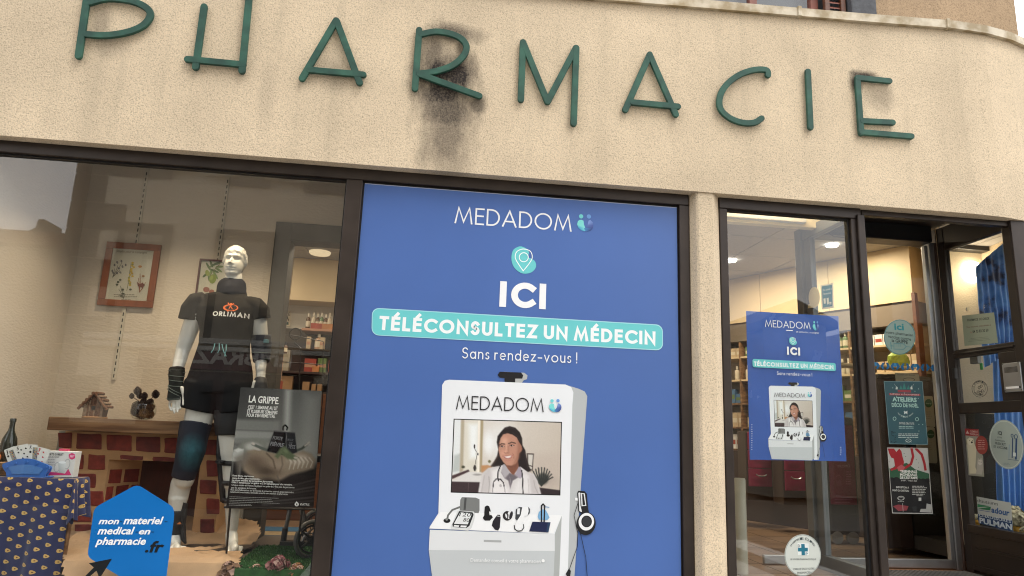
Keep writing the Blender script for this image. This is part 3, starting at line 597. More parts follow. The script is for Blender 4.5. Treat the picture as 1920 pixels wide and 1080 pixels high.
# something green at the far right edge above
# ================================================================== SHOP WINDOW FRAMES
gt = at(648, 338.5, 0).z; ft = FB+.002
glx0, glx1 = XL+.02, at(648, 338, 0).x
px0, px1 = at(683.5, 342.5, 0).x, at(1270, 389, 0).x
sillz = -.12
wf = thing('display_window', 'brown framed display window with the mannequin and fireplace behind its glass', 'window', (-1.5, 0, sillz))
f = MB(); f.bbox(XL, x0, -.012, .06, gt+.008, ft+.02, .004)
f.bbox(XL, x0, -.02, .06, sillz-.0, sillz+.05, .004)
f.bbox(glx1+.008, px0-.008, -.010, .06, sillz+.051, gt+.007, .004)
f.bbox(XL, XL+.05, -.010, .06, sillz+.051, gt+.007, .004)
f.build('frame', BROWN, wf)
f = MB(); f.box(XL+.051, glx1+.007, .012, .05, gt, gt+.007); f.box(glx1, glx1+.007, .012, .05, sillz+.052, gt-.001)
f.build('gasket', BLACKG, wf)
MB().box(XL+.05, glx1, .030, .036, sillz+.05, gt, 1, 0).build('pane', [GLASS, CLEAR], wf)
pw = thing('poster_window', 'brown framed shop window wholly covered by the blue vinyl', 'window', (.5, 0, sillz))
f = MB(); f.bbox(px1+.008, x0+.002, -.009, .06, sillz+.051, gt+.007, .004); f.build('frame', BROWN, pw)
f = MB(); f.box(px0-.007, px1+.007, .012, .05, gt, gt+.007); f.box(px0-.007, px0, .012, .05, sillz+.052, gt-.001); f.box(px1, px1+.007, .012, .05, sillz+.052, gt-.001)
f.build('gasket', BLACKG, pw)
MB().box(px0, px1, .030, .036, sillz+.05, gt, 1, 0).build('pane', [GLASS, CLEAR], pw)
# glazed panel left of the entrance
dgx0, dgx1 = at(1364, 394, 0).x, at(1590, 410, 0).x
XP = 2.62
gp = thing('glazed_panel', 'tall brown framed glass panel between the pier and the open entrance', 'window', (2.1, 0, 0))
f = MB(); f.bbox(x3, XP, -.012, .05, gt+.008, ft+.02, .004); f.bbox(x3, dgx0-.006, -.008, .05, -.02, gt+.0075, .004); f.bbox(dgx1+.012, XP, -.008, .05, -.02, gt+.0075, .004)
f.bbox(x3, XP, -.02, .05, -.20, -.021, .004)
f.build('frame', BROWN, gp)
f = MB(); f.bbox(XP-.035, XP+.012, -.028, -.009, -.2, gt+.03, .005); f.build('cover_strip', BROWN, gp)
f = MB(); f.box(dgx0-.006, dgx1+.012, .012, .045, gt, gt+.007); f.box(dgx0-.006, dgx0, .012, .045, -.02, gt-.001); f.box(dgx1, dgx1+.012, .012, .045, -.02, gt-.001)
f.build('gasket', BLACKG, gp)
MB().box(dgx0, dgx1, .028, .034, -.02, gt, 1, 0).build('pane', [GLASS, CLEAR], gp)

# ================================================================== ENTRANCE RECESS
YR, XQ = .66, 3.66
FL = .05
ent = thing('entrance_lobby', 'recessed entrance with dark ceiling box and side glazing', 'doorway', (3.1, .3, FL))
ceilz = at(1700, 470, .35).z
CZ = 2.42
MB().box(XP+.02, XQ-.02, .10, YR-.02, CZ, CZ+.05).build('soffit', BROWN2, ent)
f = MB(); f.bbox(XP+.013, XQ-.021, .0, .045, FB-.035, FB-.002, .003); f.build('lintel_trim', BROWN, ent)
hd0 = at(1700, 452, YR-.06).z
f = MB(); f.bbox(XP+.1, XQ-.09, YR-.075, YR+.07, hd0, CZ-.002, .006); f.build('door_header', BLACKP, ent)
s1, s2 = at(1673, 398, .2), at(1745, 425, .2)
f = MB(); f.bbox(s1.x, s2.x+.1, .16, .28, CZ-.075, CZ-.002, .006); sb = f.build('sensor_box', BLACKP, ent)
f = MB(); f.lathe([(.0, 0), (.012, 0), (.012, .01), (0, .012)], (s2.x, .15, CZ-.04), 12); f.build('sensor_lens', ALU, sb)
tp = [(XP+.13, YR-.08, hd0+.02), (XP+.18, YR-.09, hd0-.015), (XP+.26, YR-.09, hd0-.02), (XP+.33, YR-.085, hd0+.0), (XP+.34, YR-.08, hd0+.03)]
MB().tube(tp, .004, 6).build('cable', BLACKP, ent)
# left side glazing of the recess
lg = thing('side_glazing', 'glass partition with grey frame forming the left side of the entrance', 'partition', (XP, .35, FL))
f = MB(); f.bbox(XP-.03, XP+.03, .052, YR-.03, gt+.04, gt+.12, .004); f.bbox(XP-.045, XP+.035, YR-.03, YR+.045, FL, gt+.13, .005)
f.bbox(XP-.03, XP+.03, .052, YR-.03, FL-.02, FL+.09, .004); f.bbox(XP-.02, XP+.02, YR-.11, YR-.032, FL+.09, gt+.04, .004)
f.build('frame', ALUG, lg)
MB().box(XP-.004, XP+.002, .052, YR-.112, FL+.09, gt+.04, 1).build('pane', [GLASSS, GLASSS], lg)
# sliding door and its fixed jamb
sd_ = thing('sliding_door', 'silver framed glass sliding door carrying round and square notices', 'door', (3.3, YR, FL))
dl, dr = XP+.05, at(1787, 1000, YR).x
dz0, dz1, dz2 = at(1725, 1065, YR).z, at(1725, 1049, YR).z, hd0-.002
f = MB(); f.bbox(dl, dr, YR, YR+.035, dz0, dz1, .003); f.bbox(dr-.028, dr, YR+.001, YR+.034, dz1, dz2, .003); f.bbox(dl, dl+.02, YR+.001, YR+.034, dz1, dz2, .003)
f.bbox(at(1641, 800, YR).x-.014, at(1641, 800, YR).x, YR-.004, YR+.04, dz1-.0, dz2, .003)
f.build('frame', ALU, sd_)
MB().box(dl+.02, dr-.028, YR+.016, YR+.022, dz1, dz2, 1, 0).build('pane', [GLASSS, CLEAR], sd_)
MB().bbox(-.4+dl, dl-.06, YR+.06, YR+.09, dz0, dz1, .003).build('frame', ALU, sd_)
f = MB(); f.bbox(dr+.004, dr+.048, YR-.01, YR+.05, FL, dz2+.02, .004); f.build('door_jamb', ALU, ent)
f = MB(); f.bbox(dr+.049, XQ-.03, YR-.03, YR+.06, FL, CZ-.01, .004); f.build('corner_post', mat('brown_stained_post', (.045, .022, .015), .45, var=(5, .25), stretch=(6, 6, .5)), ent)
# right side glazing: frame across x = XQ
rg = thing('notice_side_window', 'dark brown three pane side window right of the door holding notices', 'window', (XQ, .3, FL))
def X_(px, py): q = atx(px, py, XQ); return -q.y, q.z
pa = [X_(1785, 472), X_(1883, 433), X_(1905, 642), X_(1792, 652)]
zt1 = 2.235; zb1 = 1.512; y_in, y_out = YR-.095, .055
z2t, z2b = atx(1800, 672, XQ).z, atx(1885, 752, XQ).z
z3t, z3b = atx(1800, 776, XQ).z, atx(1815, 982, XQ).z
y2_out = atx(1880, 700, XQ).y
f = MB(); W = .045
f.bbox(XQ-W/2, XQ+W/2, -.01, y_out, FL-.1, CZ-.01, .004)         # outer post
f.bbox(XQ-W/2, XQ+W/2, y_in, YR-.031, FL, CZ-.01, .004)       # inner post
f.bbox(XQ-W/2+.002, XQ+W/2, y_out, y_in, zt1, CZ-.01, .004)
f.bbox(XQ-W/2+.002, XQ+W/2, y_out, y_in, z2t, zb1, .004)
f.bbox(XQ-W/2-.008, XQ, y_out, y_in, (z2t+zb1)/2-.006, (z2t+zb1)/2+.006, .003)
f.bbox(XQ-W/2+.002, XQ+W/2, y_out, y_in, z3t, z2b, .004)
f.bbox(XQ-W/2+.002, XQ+W/2, y_out, y2_out, z2b, z2t, .004)
f.bbox(XQ-W/2-.02, XQ+W/2+.01, y_out, y_in, z3b-.05, z3b, .004)
f.bbox(XQ-W/2-.004, XQ+W/2, -.01, y_in, FL+.02, z3b-.05, .004)
f.bbox(XQ-W/2-.02, XQ-W/2-.004, .06, y_in-.05, .2, .215, .003)
f.bbox(XQ-W/2-.014, XQ-W/2-.004, .06, y_in-.02, FL+.02, FL+.05, .003)
f.build('frame', BROWN2, rg)
for (ya, yb, za, zb_) in ((y_out, y_in, zb1, zt1), (y2_out, y_in, z2b, z2t), (y_out, y_in, z3b, z3t)):
    MB().box(XQ-.004, XQ+.002, ya, yb, za, zb_, 1).build('pane', [GLASSS, CLEAR], rg).data.polygons[5].material_index = 0
ip = [atx(1882, 680, XQ-W/2-.012), atx(1916, 735, XQ-W/2-.012)]
icm = thing('intercom', 'small silver door intercom plate on the brown side window frame', 'intercom', (XQ-.03, .1, 1.3))
iy0, iy1 = .055+.008, .055+.075
iza, izb = atx(1898, 680, XQ-.03).z, atx(1900, 735, XQ-.03).z
iy1 = atx(1881, 700, XQ-.03).y; iy0 = atx(1915, 700, XQ-.03).y
mb = MB(); mb.bbox(XQ-.034, XQ-W/2-.001, iy0, iy1, izb, iza, .003); mb.build('plate', ALU, icm)
mb = MB()
for k in range(6): mb.box(XQ-.0352, XQ-.0342, iy0+.02, iy1-.015, iza-.03-k*.006, iza-.027-k*.006)
mb.build('speaker_slots', BLACKP, icm, kind='stuff')
MB().box(XQ-.036, XQ-.0342, iy0+.022, iy1-.014, izb+.02, izb+.034).build('name_tag', WHITEP, icm)
MB().box(XQ-.036, XQ-.0342, iy0+.012, iy0+.021, izb+.02, izb+.034).build('call_button', BLACKP, icm)
for a in (iy0+.008, iy1-.008):
    for b in (izb+.008, iza-.008): MB().lathe([(.0, 0), (.003, 0), (.003, .004), (0, .004)], (XQ-.036, a, b), 8).build('screw', BLACKP, icm)
# outermost post and the last glass strip at the right of the front
rw = thing('corner_window', 'narrow strip of shop window right of the entrance post', 'window', (3.9, 0, 0))
f = MB(); f.bbox(XQ-.02, XQ+.075, -.02, .05, -.2, ft+.01, .004); f.bbox(XQ+.075, 5.2, -.012, .05, gt+.02, ft+.01, .004); f.bbox(XQ+.075, 5.2, -.012, .05, -.2, .33, .004)
f.build('frame', BROWN, rw)
MB().box(XQ+.075, 5.2, .028, .034, .33, gt+.02, 1, 0).build('pane', [GLASS, CLEAR], rw)
# entrance floor, mat and steps
TILE = mat('brown_floor_tile', (.20, .13, .085), .35, var=(5, .25), bump=(30, .1))
g = MB()
MB().box(XP-.01, XQ+.0, -.02, YR+.06, FL-.1, FL-.012).build('entrance_floor', mat('terracotta_threshold', (.30, .14, .08), .6, var=(8, .2)), kind='structure')
dm = thing('door_mat', 'ribbed black rubber mat with pale edge in front of the sliding door', 'mat', (3.1, .3, FL))
MB().bbox(XP+.06, XQ-.08, .06, YR-.09, FL-.012, FL+.002, .004).build('base', BLACKP, dm)
g = MB()
for k in range(26): g.bbox(XP+.075+k*.034, XP+.097+k*.034, .07, YR-.10, FL+.002, FL+.012, .003)
g.build('ribs', mat('grey_rubber', (.07, .07, .07), .7), dm, kind='stuff')
st = thing('entrance_steps', 'stone steps leading up from the pavement to the entrance', 'steps', (3.1, -.4, ZS))
for k in range(3): MB().bbox(2.3, 4.0, -.02-.3*(k+1)+.0, -.03-.3*k, ZS, FL-.05-.17*(k+1)+.0, .012).build('step', mat('step_stone', (.3, .28, .25), .85, var=(9, .15)), st)
MB().box(x3-.0, XP, -.01, .05, ZS, -.201).build('stall_riser', FASC, bld)
MB().box(XQ-.02, 5.2, -.03, .05, ZS, -.201).build('stall_riser', FASC, bld)
MB().box(XP-.05, XQ, -.01, .05, ZS, FL-.101).build('stall_riser', FASC, bld)

# ================================================================== ROOM SHELL
BY = 1.15; BLW = at(94, 779, BY).x
DZ = .09       # display floor
MB().box(BLW-.1, BLW, .06, BY+.1, DZ-.1, 2.75).build('display_side_wall', PLAST, kind='structure')
dox0, doi0 = at(518, 415, BY-.03).x, at(545, 450, BY-.03).x
dzt, dzi = at(518, 415, BY-.03).z, at(545, 450, BY-.03).z
dox1 = dox0+1.25
MB().box(BLW, dox0+.003, BY, BY+.12, DZ-.1, 2.75).build('display_back_wall', PLAST, kind='structure')
MB().box(dox0+.003, dox1-.003, BY, BY+.12, dzt-.005, 2.75).build('display_back_wall', PLAST, kind='structure')
MB().box(dox1-.003, x0, BY, BY+.12, DZ-.1, 2.75).build('display_back_wall', PLAST, kind='structure')
MB().box(x0+.02, x3-.02, .12, BY+.12, DZ-.1, 2.75).build('display_end_wall', PLAST, kind='structure')
MB().box(BLW, x0, .08, BY, 2.6, 2.7).build('display_ceiling', CEIL, kind='structure')
MB().box(BLW-.1, x0+.02, .175, BY+.12, DZ-.15, DZ).build('display_floor', mat('dark_display_floor', (.06, .045, .035), .6, var=(8, .2)), kind='structure')
mb = MB(); mb.bbox(dox0, doi0, BY-.03, BY+.14, DZ, dzt, .004); mb.bbox(doi0-.0, dox1, BY-.03, BY+.14, dzi, dzt-.0, .004); mb.bbox(dox1-.1, dox1, BY-.029, BY+.14, DZ, dzi, .004)
dfr = mb.build('open_doorway', GREYF); tag(dfr, 'charcoal frame of the open doorway behind the grey haired mannequin', 'doorway'); dfr['label'] = 'charcoal frame of the open doorway right of the mannequin'
MB().box(-8, 9, BY+.12, 12, -.05, .05).build('shop_floor', TILE, kind='structure')
MB().box(x3, XP-.03, .051, BY+.12, -.05, .05).build('shop_floor', TILE, kind='structure')
MB().box(XP-.03, 9, YR+.061, BY+.12, -.05, .05).build('shop_floor', TILE, kind='structure')
# tile joints
mb = MB()
for k in range(24): mb.box(1.6+k*.33, 1.604+k*.33, .06, 8, .0502, .0508)
for k in range(24): mb.box(1.6, 6.5, .1+k*.33, .104+k*.33, .0502, .0508)
mb.build('tile_joints', mat('floor_joint', (.04, .03, .025), .8), kind='stuff')
# suspended ceiling of the shop, panel by panel where it can be seen
CH = 2.6
tile_me = None
MB().box(-8, 9, BY+.1, 12, CH+.03, CH+.1).build('shop_ceiling', CEIL, kind='structure')
MB().box(x3, 9, .5, BY+.1, CH+.03, CH+.1).build('shop_ceiling', CEIL, kind='structure')
MB().box(x3-.1, 9, .06, .5, CH+.13, CH+.2).build('shop_ceiling', mat('cream_ceiling', (.7, .62, .45), .8), kind='structure')
ce = thing('suspended_ceiling', 'grey suspended ceiling of square panels seen through the glass', 'ceiling', (3, 3, CH))
base = None
for i in range(7):
    for j in range(9):
        X0, Y0 = 1.1+i*.6, .52+j*.6
        if base is None: base = MB().bbox(X0+.004, X0+.596, Y0+.004, Y0+.596, CH, CH+.02, .004).build('panel', CEIL, ce); continue
        c = base.copy(); COL.objects.link(c); c.location = (i*.6, j*.6, 0)
base2 = None
for i in range(5):
    for j in range(5):
        c = base.copy(); COL.objects.link(c); c.location = (-1.1-3.1+i*.6+.6, j*.6+1.0, 0)
# bright cream bulkhead with a light batten over the panel
lb = thing('cream_pelmet', 'cream boxed pelmet with a light strip at the top of the glass panel', 'pelmet', (2.2, .45, 2.4))
pz = at(1371, 421, .5).z
MB().bbox(x3, XP+.03, .44, .5, pz, CH+.13, .006).build('board', mat('cream_board', (.75, .66, .45), .6), lb)
MB().bbox(x3+.05, XP-.12, .40, .44, pz+.02, pz+.07, .006).build('strip', WHITEP, lb)
# outer walls of the shop
MB().box(-8, 9, 6.0, 6.15, 0, 2.7).build('shop_back_wall', PLAST, kind='structure')
MB().box(-8.1, -8, 1.2, 6, 0, 2.7).build('shop_side_wall', PLAST, kind='structure')
# ================================================================== THE GREEN LETTERS ON THE BAND
GREEN = mat('green_enamel', (.011, .064, .046), .62, .0, var=(14, .18, '#2b5a4a', 7), bump=(60, .06))
def capsule_outline(pts, w):
    P = [Vector(p) for p in pts]; n = len(P); L = []; Rr = []
    for i in range(n):
        d = ((P[min(i+1, n-1)]-P[i]) if i < n-1 else Vector((0, 0))); e = (P[i]-P[i-1]) if i > 0 else Vector((0, 0))
        t = ((d.normalized() if d.length else Vector((0, 0)))+(e.normalized() if e.length else Vector((0, 0)))).normalized(); nn = Vector((-t.y, t.x))
        L.append(P[i]+nn*w/2); Rr.append(P[i]-nn*w/2)
    t1 = (P[-1]-P[-2]).normalized(); t0 = (P[0]-P[1]).normalized()
    def cap(c, t):
        nn = Vector((-t.y, t.x)); return [c+nn*w/2*math.cos(R_(a))+t*w/2*math.sin(R_(a)) for a in (30, 60, 90, 120, 150)]
    return L + cap(P[-1], t1) + Rr[::-1] + cap(P[0], t0)
def bar(mb, px_pts, w, k=0, depth=.012):
    pts = [P_(x, y, -.11) for x, y in px_pts]; o0 = capsule_outline(pts, w); o1 = capsule_outline(pts, w-.005); n = len(o0)
    y0 = -.094; y1 = y0-depth-.0006*k; y2 = y1-.004
    vs = [(p.x, y0, p.y) for p in o0] + [(p.x, y1, p.y) for p in o0] + [(p.x, y2, p.y) for p in o1]
    fs = [tuple(range(n)), tuple(range(3*n-1, 2*n-1, -1))]
    for L in (0, n):
        fs += [((i+1) % n+L, i+L, n+i+L, n+(i+1) % n+L) for i in range(n)]
    mb.add(vs, fs)
def smooth_px(P, m=4):
    out = []
    for i in range(len(P)-1):
        p0, p1, p2, p3 = P[max(i-1, 0)], P[i], P[i+1], P[min(i+2, len(P)-1)]
        for k in range(m):
            t = k/m; out.append(tuple(.5*((2*p1[j])+(-p0[j]+p2[j])*t+(2*p0[j]-5*p1[j]+4*p2[j]-p3[j])*t*t+(-p0[j]+3*p1[j]-3*p2[j]+p3[j])*t**3) for j in (0, 1)))
    return out+[P[-1]]
LET = [
 ('P', 'green letter P, leftmost on the band, its top cut by the frame', [[(163, -14), (146, 104)], smooth_px([(166, 4), (200, -4), (243, 0), (272, 12), (281, 27), (268, 46), (238, 59), (197, 65), (160, 63)])]),
 ('H', 'green letter H shaped like an open box, second on the band', [[(382, 11), (366, 125)], [(469, -34), (453, 132)], [(351, 110), (455, 120)]]),
 ('A', 'green letter A with a short crossbar tail, between H and the stained R', [[(630, 37), (566, 146)], [(631, 38), (674, 154)], [(579, 130), (681, 139)]]),
 ('R', 'green letter R surrounded by black soot, fourth on the band', [[(786, 55), (778, 165)], smooth_px([(790, 63), (818, 58), (848, 63), (868, 74), (875, 89), (867, 106), (846, 123), (816, 133), (786, 137)]), [(786, 138), (899, 179)]]),
 ('M', 'green letter M in the middle of the word', [[(981, 78), (977, 186)], [(981, 78), (1027, 190)], [(1027, 190), (1080, 89)], [(1081, 89), (1076, 231)]]),
 ('A', 'green letter A between the M and the C', [[(1219, 101), (1173, 205)], [(1219, 102), (1268, 214)], [(1186, 191), (1272, 199)]]),
 ('C', 'green letter C with a hooked upper end', [smooth_px([(1441, 140), (1440, 132), (1430, 129), (1410, 131), (1386, 140), (1363, 158), (1351, 180), (1352, 203), (1369, 220), (1393, 229), (1415, 229), (1429, 221)])]),
 ('I', 'green letter I, a single upright bar near the end', [[(1516, 133), (1521, 238)]]),
 ('E', 'green letter E, last on the band, sooty at its top corner', [[(1609, 145), (1616, 249)], [(1609, 145), (1669, 151)], [(1618, 226), (1675, 229)], [(1616, 247), (1710, 255)]]),
]
for ch, lab, sts in LET:
    q = P_(*sts[0][0], -.11); t = thing('sign_letter', lab, 'letter', (q[0], -.1, q[1]), 'letters of the word PHARMACIE')
    mb = MB()
    for k, s_ in enumerate(sts): bar(mb, s_, .0385, k)
    mb.build('letter_bars', GREEN, t)
    mb = MB()
    for s_ in sts:
        for e in (s_[0], s_[-1]):
            a = P_(*e, -.1); mb.tube([(a[0], -.0955, a[1]), (a[0], -.0785, a[1])], .008, 8)
    mb.build('stand_offs', BLACKP, t, kind='stuff')
# flaking chip on the P and a faint plaster ring at the right of the band
# ================================================================== THE BLUE VINYL ON THE SECOND WINDOW
NAVYV, TURQ = '#486bae', '#6ccdd0'
def kiosk(pr, T, fine=True, bg='#3b5fa8'):
    """the printed teleconsultation booth; T maps points of the large print to this one"""
    t = lambda *pts: [T(x, y) for x, y in pts]
    s = (Vector(T(1100, 700))-Vector(T(800, 700))).length/300
    PL = lambda pts, c: pr.poly([T(x, y) for x, y in pts], c)
    PLS = lambda pts, c: pr.poly([T(x, y) for x, y in smooth_px(pts+[pts[0]], 3)[:-1]], c)
    EL = lambda cx, cy, rx, ry, c, n=22, rot=0, a0=0, a1=360: pr.poly([T(cx+rx*math.cos(R_(a0+(a1-a0)*i/n))*math.cos(R_(rot))-ry*math.sin(R_(a0+(a1-a0)*i/n))*math.sin(R_(rot)), cy+rx*math.cos(R_(a0+(a1-a0)*i/n))*math.sin(R_(rot))+ry*math.sin(R_(a0+(a1-a0)*i/n))*math.cos(R_(rot))) for i in range(n + (0 if a1-a0 == 360 else 1))], c)
    LI = lambda pts, w, c: pr.line([T(x, y) for x, y in pts], w*s, c)
    W0, W1, W2, W3 = '#e9edf0', '#dfe3e5', '#b9c0c3', '#c3c9cb'
    # camera bar on top
    PL([(945, 697), (983, 699), (989, 704), (988, 711), (982, 713), (978, 718), (962, 717), (950, 713)], '#b3b6b5')
    PL([(937, 697), (977, 698.5), (981, 704), (979, 710), (966, 710), (966, 718), (946, 717), (946, 709), (937, 708), (933, 703)], '#16171c')
    # side
    PL([(1062, 722), (1085, 729), (1096, 734), (1101, 743), (1100, 756), (1077, 1079), (1070, 1100), (1045, 1100), (1058, 900)], '#b7bcbd')
    # front
    PL([(829, 722), (834, 714), (842, 712), (1060, 721), (1071, 726), (1075, 736), (1073, 760), (1064, 1100), (1044, 1100), (1052, 968), (822, 962)], W0)
    # tray
    PL([(822, 962), (1052, 968), (1062, 880), (1058, 968), (1040, 1001), (805, 991), (806, 987)], W0)
    PL([(826, 960), (1053, 966), (1038, 1000), (806, 990)], '#f2f5f6')
    PL([(806, 993), (1040, 1001), (1040, 1033), (804, 1031)], W1)
    PL([(1040, 1001), (1053, 967), (1048, 1090), (1036, 1100), (1040, 1033)], '#aeb3b2')
    PL([(804, 1031), (1040, 1033), (1036, 1120), (815, 1120)], W3)
    PL([(907, 1012), (940, 1013), (940, 1017), (907, 1016)], '#a9adad')
    # screen
    PL([(850.5, 785), (1053.5, 791), (1050.5, 929), (845, 923.5)], '#151517')
    put_picture(pr, [(852.3, 786.8), (1051.7, 792.8), (1048.7, 927.2), (846.8, 921.7)], 150 if fine else 84, 102 if fine else 56, doctor, None if fine else T); pr.up()
    # instruments on the tray
    PL([(863, 937), (866, 932), (892, 933), (899, 936), (899, 957), (897, 962), (885, 961), (862, 957)], '#7a7d7c'); PL([(871, 933), (875, 933), (873, 956), (869, 956)], '#4a4c4c')
    LI([(861, 951), (848, 956), (840, 966), (838, 976)], 3.4, '#6e7170'); EL(838, 976, 6.5, 4.4, '#111214', 16); EL(837.5, 973.5, 2.6, 2.6, '#8b8e8d', 10)
    PL([(858, 957), (888, 959), (891, 963), (889, 976), (884, 990), (878, 995), (846, 992), (845, 987)], '#d9dddd'); PL([(861, 958), (886, 960.5), (888, 965), (880, 986), (874, 990), (849, 988), (848, 983)], '#1e2123')
    PL([(863, 960.5), (883, 962), (884, 965), (877, 983), (851, 982)], '#e4e8e8'); PL([(852, 984), (861, 985), (860, 988), (850, 987)], '#e8ebeb'); PL([(864, 985), (876, 985.5), (873, 989), (863, 988)], '#e8ebeb')
    if fine:
        for y0, s_ in ((968, '120'), (978, '80')):
            pr.text(s_, T(882-6.5*len(s_)-(2 if s_ == '120' else 1), y0-.2), T(883 if s_ == '120' else 880, y0+.7), 7.2*s, '#1b1c1e', shear=.18)
    PL([(908, 960), (909, 950), (913, 947.5), (917, 949), (920, 958), (921, 965), (924, 970), (918, 976), (909, 976), (905, 971), (908, 966)], '#18181b')
    PL([(917, 959), (920, 959), (921, 965), (918, 966)], '#e8ebeb')
    PL([(932, 965), (937, 965), (938.5, 970), (937, 989), (934, 994.5), (928, 993), (922, 985), (924, 977)], '#232028'); LI([(931, 967), (936, 968)], 1.2, '#dfe3e5')
    EL(951, 967, 8.5, 9, '#1f1d20', 18); EL(956, 965, 5, 8.6, '#e3e6e8', 14, 15); EL(958, 966, 3, 8, '#26242a', 12, 15); EL(949.5, 967, 4, 6, '#3a383c', 12); EL(949, 967, 1.6, 4.5, '#dfe3e5', 10, -15)
    PL([(967, 955), (973, 950.5), (979, 951), (978, 962), (970, 977), (966, 972)], '#3c4044'); PL([(970, 953), (975, 953), (974, 964), (969, 964)], '#e8ecee')
    PL([(979, 951), (990, 950), (993, 956), (989, 966), (983, 968), (980, 979), (981, 988), (977, 994), (968, 993), (965, 988), (968, 978), (976, 966)], '#f0f3f4'); PL([(990, 950), (993.5, 954), (993, 962), (989, 966.5), (991, 958)], '#3c4044')
    LI([(964, 985), (965, 992), (971, 996), (978, 995), (982, 989), (981, 983)], 1.5, '#1c1d20')
    PL([(1010, 974), (1008, 968), (1010, 960), (1015, 955), (1022, 955), (1027, 963), (1030, 970), (1026, 975)], '#7fb2d8'); LI([(1021, 955), (1022, 950), (1029, 951)], 1.4, '#6a9cc4')
    LI([(1015, 978), (1015, 948), (1018, 945), (1021, 948), (1020, 978)], 2.6, '#12131c'); PL([(998, 978), (1032, 979), (1028, 998), (992, 996)], '#1a2348'); PL([(1027, 979), (1032, 979), (1028, 998), (1024, 998)], '#27405f')
    # headphones
    PL([(1078, 933), (1086, 934), (1086, 939), (1078, 938)], '#eef1f2')
    PL([(1082, 924), (1084, 920), (1096, 921), (1100, 926), (1102, 950), (1104, 962), (1094, 966), (1084, 958), (1083, 940)], '#1c1d20'); PL([(1088, 924), (1096, 925), (1099, 948), (1090, 949), (1089, 934)], '#dfe3e4'); PL([(1091, 926), (1094, 926), (1097, 947), (1092, 947)], '#1c1d20'); PL([(1084, 924), (1087, 923), (1088, 948), (1091, 960), (1086, 958)], '#e2e6e7')
    EL(1098.5, 981.5, 18, 21.5, '#1c1d20', 26, 8); EL(1099, 978, 14.5, 16.5, '#eef1f2', 26, 8); EL(1099.5, 977.5, 10, 11, '#1c1d20', 22); EL(1099.5, 977.5, 8, 9, '#35373a', 20)
    LI([(1083, 944), (1076, 966), (1083, 1000), (1082, 1025), (1063, 1079)], 1.1, '#1c1d20'); LI([(1088, 1000), (1098, 1045), (1101, 1085)], 1.1, '#1c1d20'); PL([(1060, 1076), (1066, 1066), (1070, 1070), (1068, 1085)], '#1c1d20')
def brand_logo(pr, T, cx, cy, r, slope=.07):
    """two dots over two comma shapes"""
    s = r
    f = lambda pts: [T(cx+x*s, cy+y*s+x*s*slope) for x, y in pts]
    c = lambda x, y, q, n=14: [(x+q*math.cos(2*math.pi*i/n), y+q*math.sin(2*math.pi*i/n)) for i in range(n)]
    pr.poly(f(c(-.5, -.98, .27)), '#74d3d6'); pr.poly(f(c(.47, -1.03, .27)), '#6fa0dc')
    pr.poly(f([(-.45, -.55), (-.2, -.45), (-.15, 0), (0, .4), (.25, .72), (-.1, .85), (-.5, .75), (-.85, .45), (-1.0, .05), (-.9, -.35), (-.7, -.52)]), ['#7fdcd8']*5+['#49a5cf']*3+['#7fdcd8']*3)
    pr.poly(f([(.35, -.2), (.45, -.55), (.65, -.6), (.95, -.35), (1.03, 0), (.95, .4), (.65, .75), (.25, .86), (-.02, .75), (-.15, .5), (.1, .35), (.3, .1)]), ['#7f9bd6', '#7f9bd6', '#7f9bd6', '#6b86c4', '#4d62a5', '#3c4c8c', '#344482', '#3b549a', '#4b8ec4', '#4b8ec4', '#4d62a5', '#5d74b4'])
def pin(pr, T, k=1):
    f = lambda pts: [T(x, y) for x, y in pts]
    bl = smooth_px([(983, 464), (974, 462), (963, 468), (959, 480), (960, 493), (966, 504), (977, 512), (989, 513), (999, 509), (1005, 500), (1003, 490), (996, 485), (990, 482), (992, 474), (988, 467), (983, 464)], 3)[:-1]
    pr.poly(f(bl), TURQ)
    P = smooth_px([(981, 508), (972, 495), (966, 483), (969, 472), (981, 467), (994, 471), (998, 482), (993, 493), (981, 508)], 4)
    pr.line(f(P[:-1]+[P[0]]), .0045*k, '#f4fafa', False)
    pr.line(f([(982+8.5*math.cos(2*math.pi*i/18), 482.5+8.5*math.sin(2*math.pi*i/18)) for i in range(19)]), .0045*k, '#f4fafa', False)
VY = .008
VP = Plane('y', VY)
vinyl = thing('window_vinyl', 'large blue teleconsultation vinyl with a printed white booth filling the middle window', 'poster', (.5, VY, 0))
pr = Print(VP); ident = lambda x, y: (x, y)
VINY = mat('blue_vinyl', NAVYV, .36, var=(1.3, .06), spec=.5, bump=(5, .06, .01))
mbv = MB(); mbv.box(px0+.001, px1-.001, VY, VY+.003, sillz+.06, gt-.004); mbv.build('sheet', VINY, vinyl)
mb = MB(); mb.box(px0+.0015, px1-.0015, VY-.0004, VY-.0001, gt-.008, gt-.0045); mb.build('cut_edge', mat('vinyl_edge', '#aeb6c6', .5), vinyl)
pr.h = .0012
pr.geo('MEDADOM', (852, 418.5), (1071.5, 434.5), 31.5, '#f2f5f8', w=.095, gap=.13)
brand_logo(pr, ident, 1097, 421, 15)
pin(pr, ident)
pr.geo('ICI', (936, 575), (1023, 580), 48, '#f4f6f8', w=.24, gap=.17)
pr.rr((697.5, 577), (1242.5, 609), (1243, 657.5), (696.5, 628.5), .26, '#a8dde6'); pr.rr((699, 578.6), (1241, 610.6), (1241.5, 655.5), (698, 627.3), .25, TURQ)
pr.geo('TÉLÉCONSULTEZ UN MÉDECIN', (710, 618.5), (1229, 647), 26.5, '#f4f7f8', w=.215, gap=.155)
pr.geo('Sans rendez-vous !', (866, 672), (1082, 681.5), 21, '#eef2f6', w=.10, gap=.17)
kiosk(pr, ident)
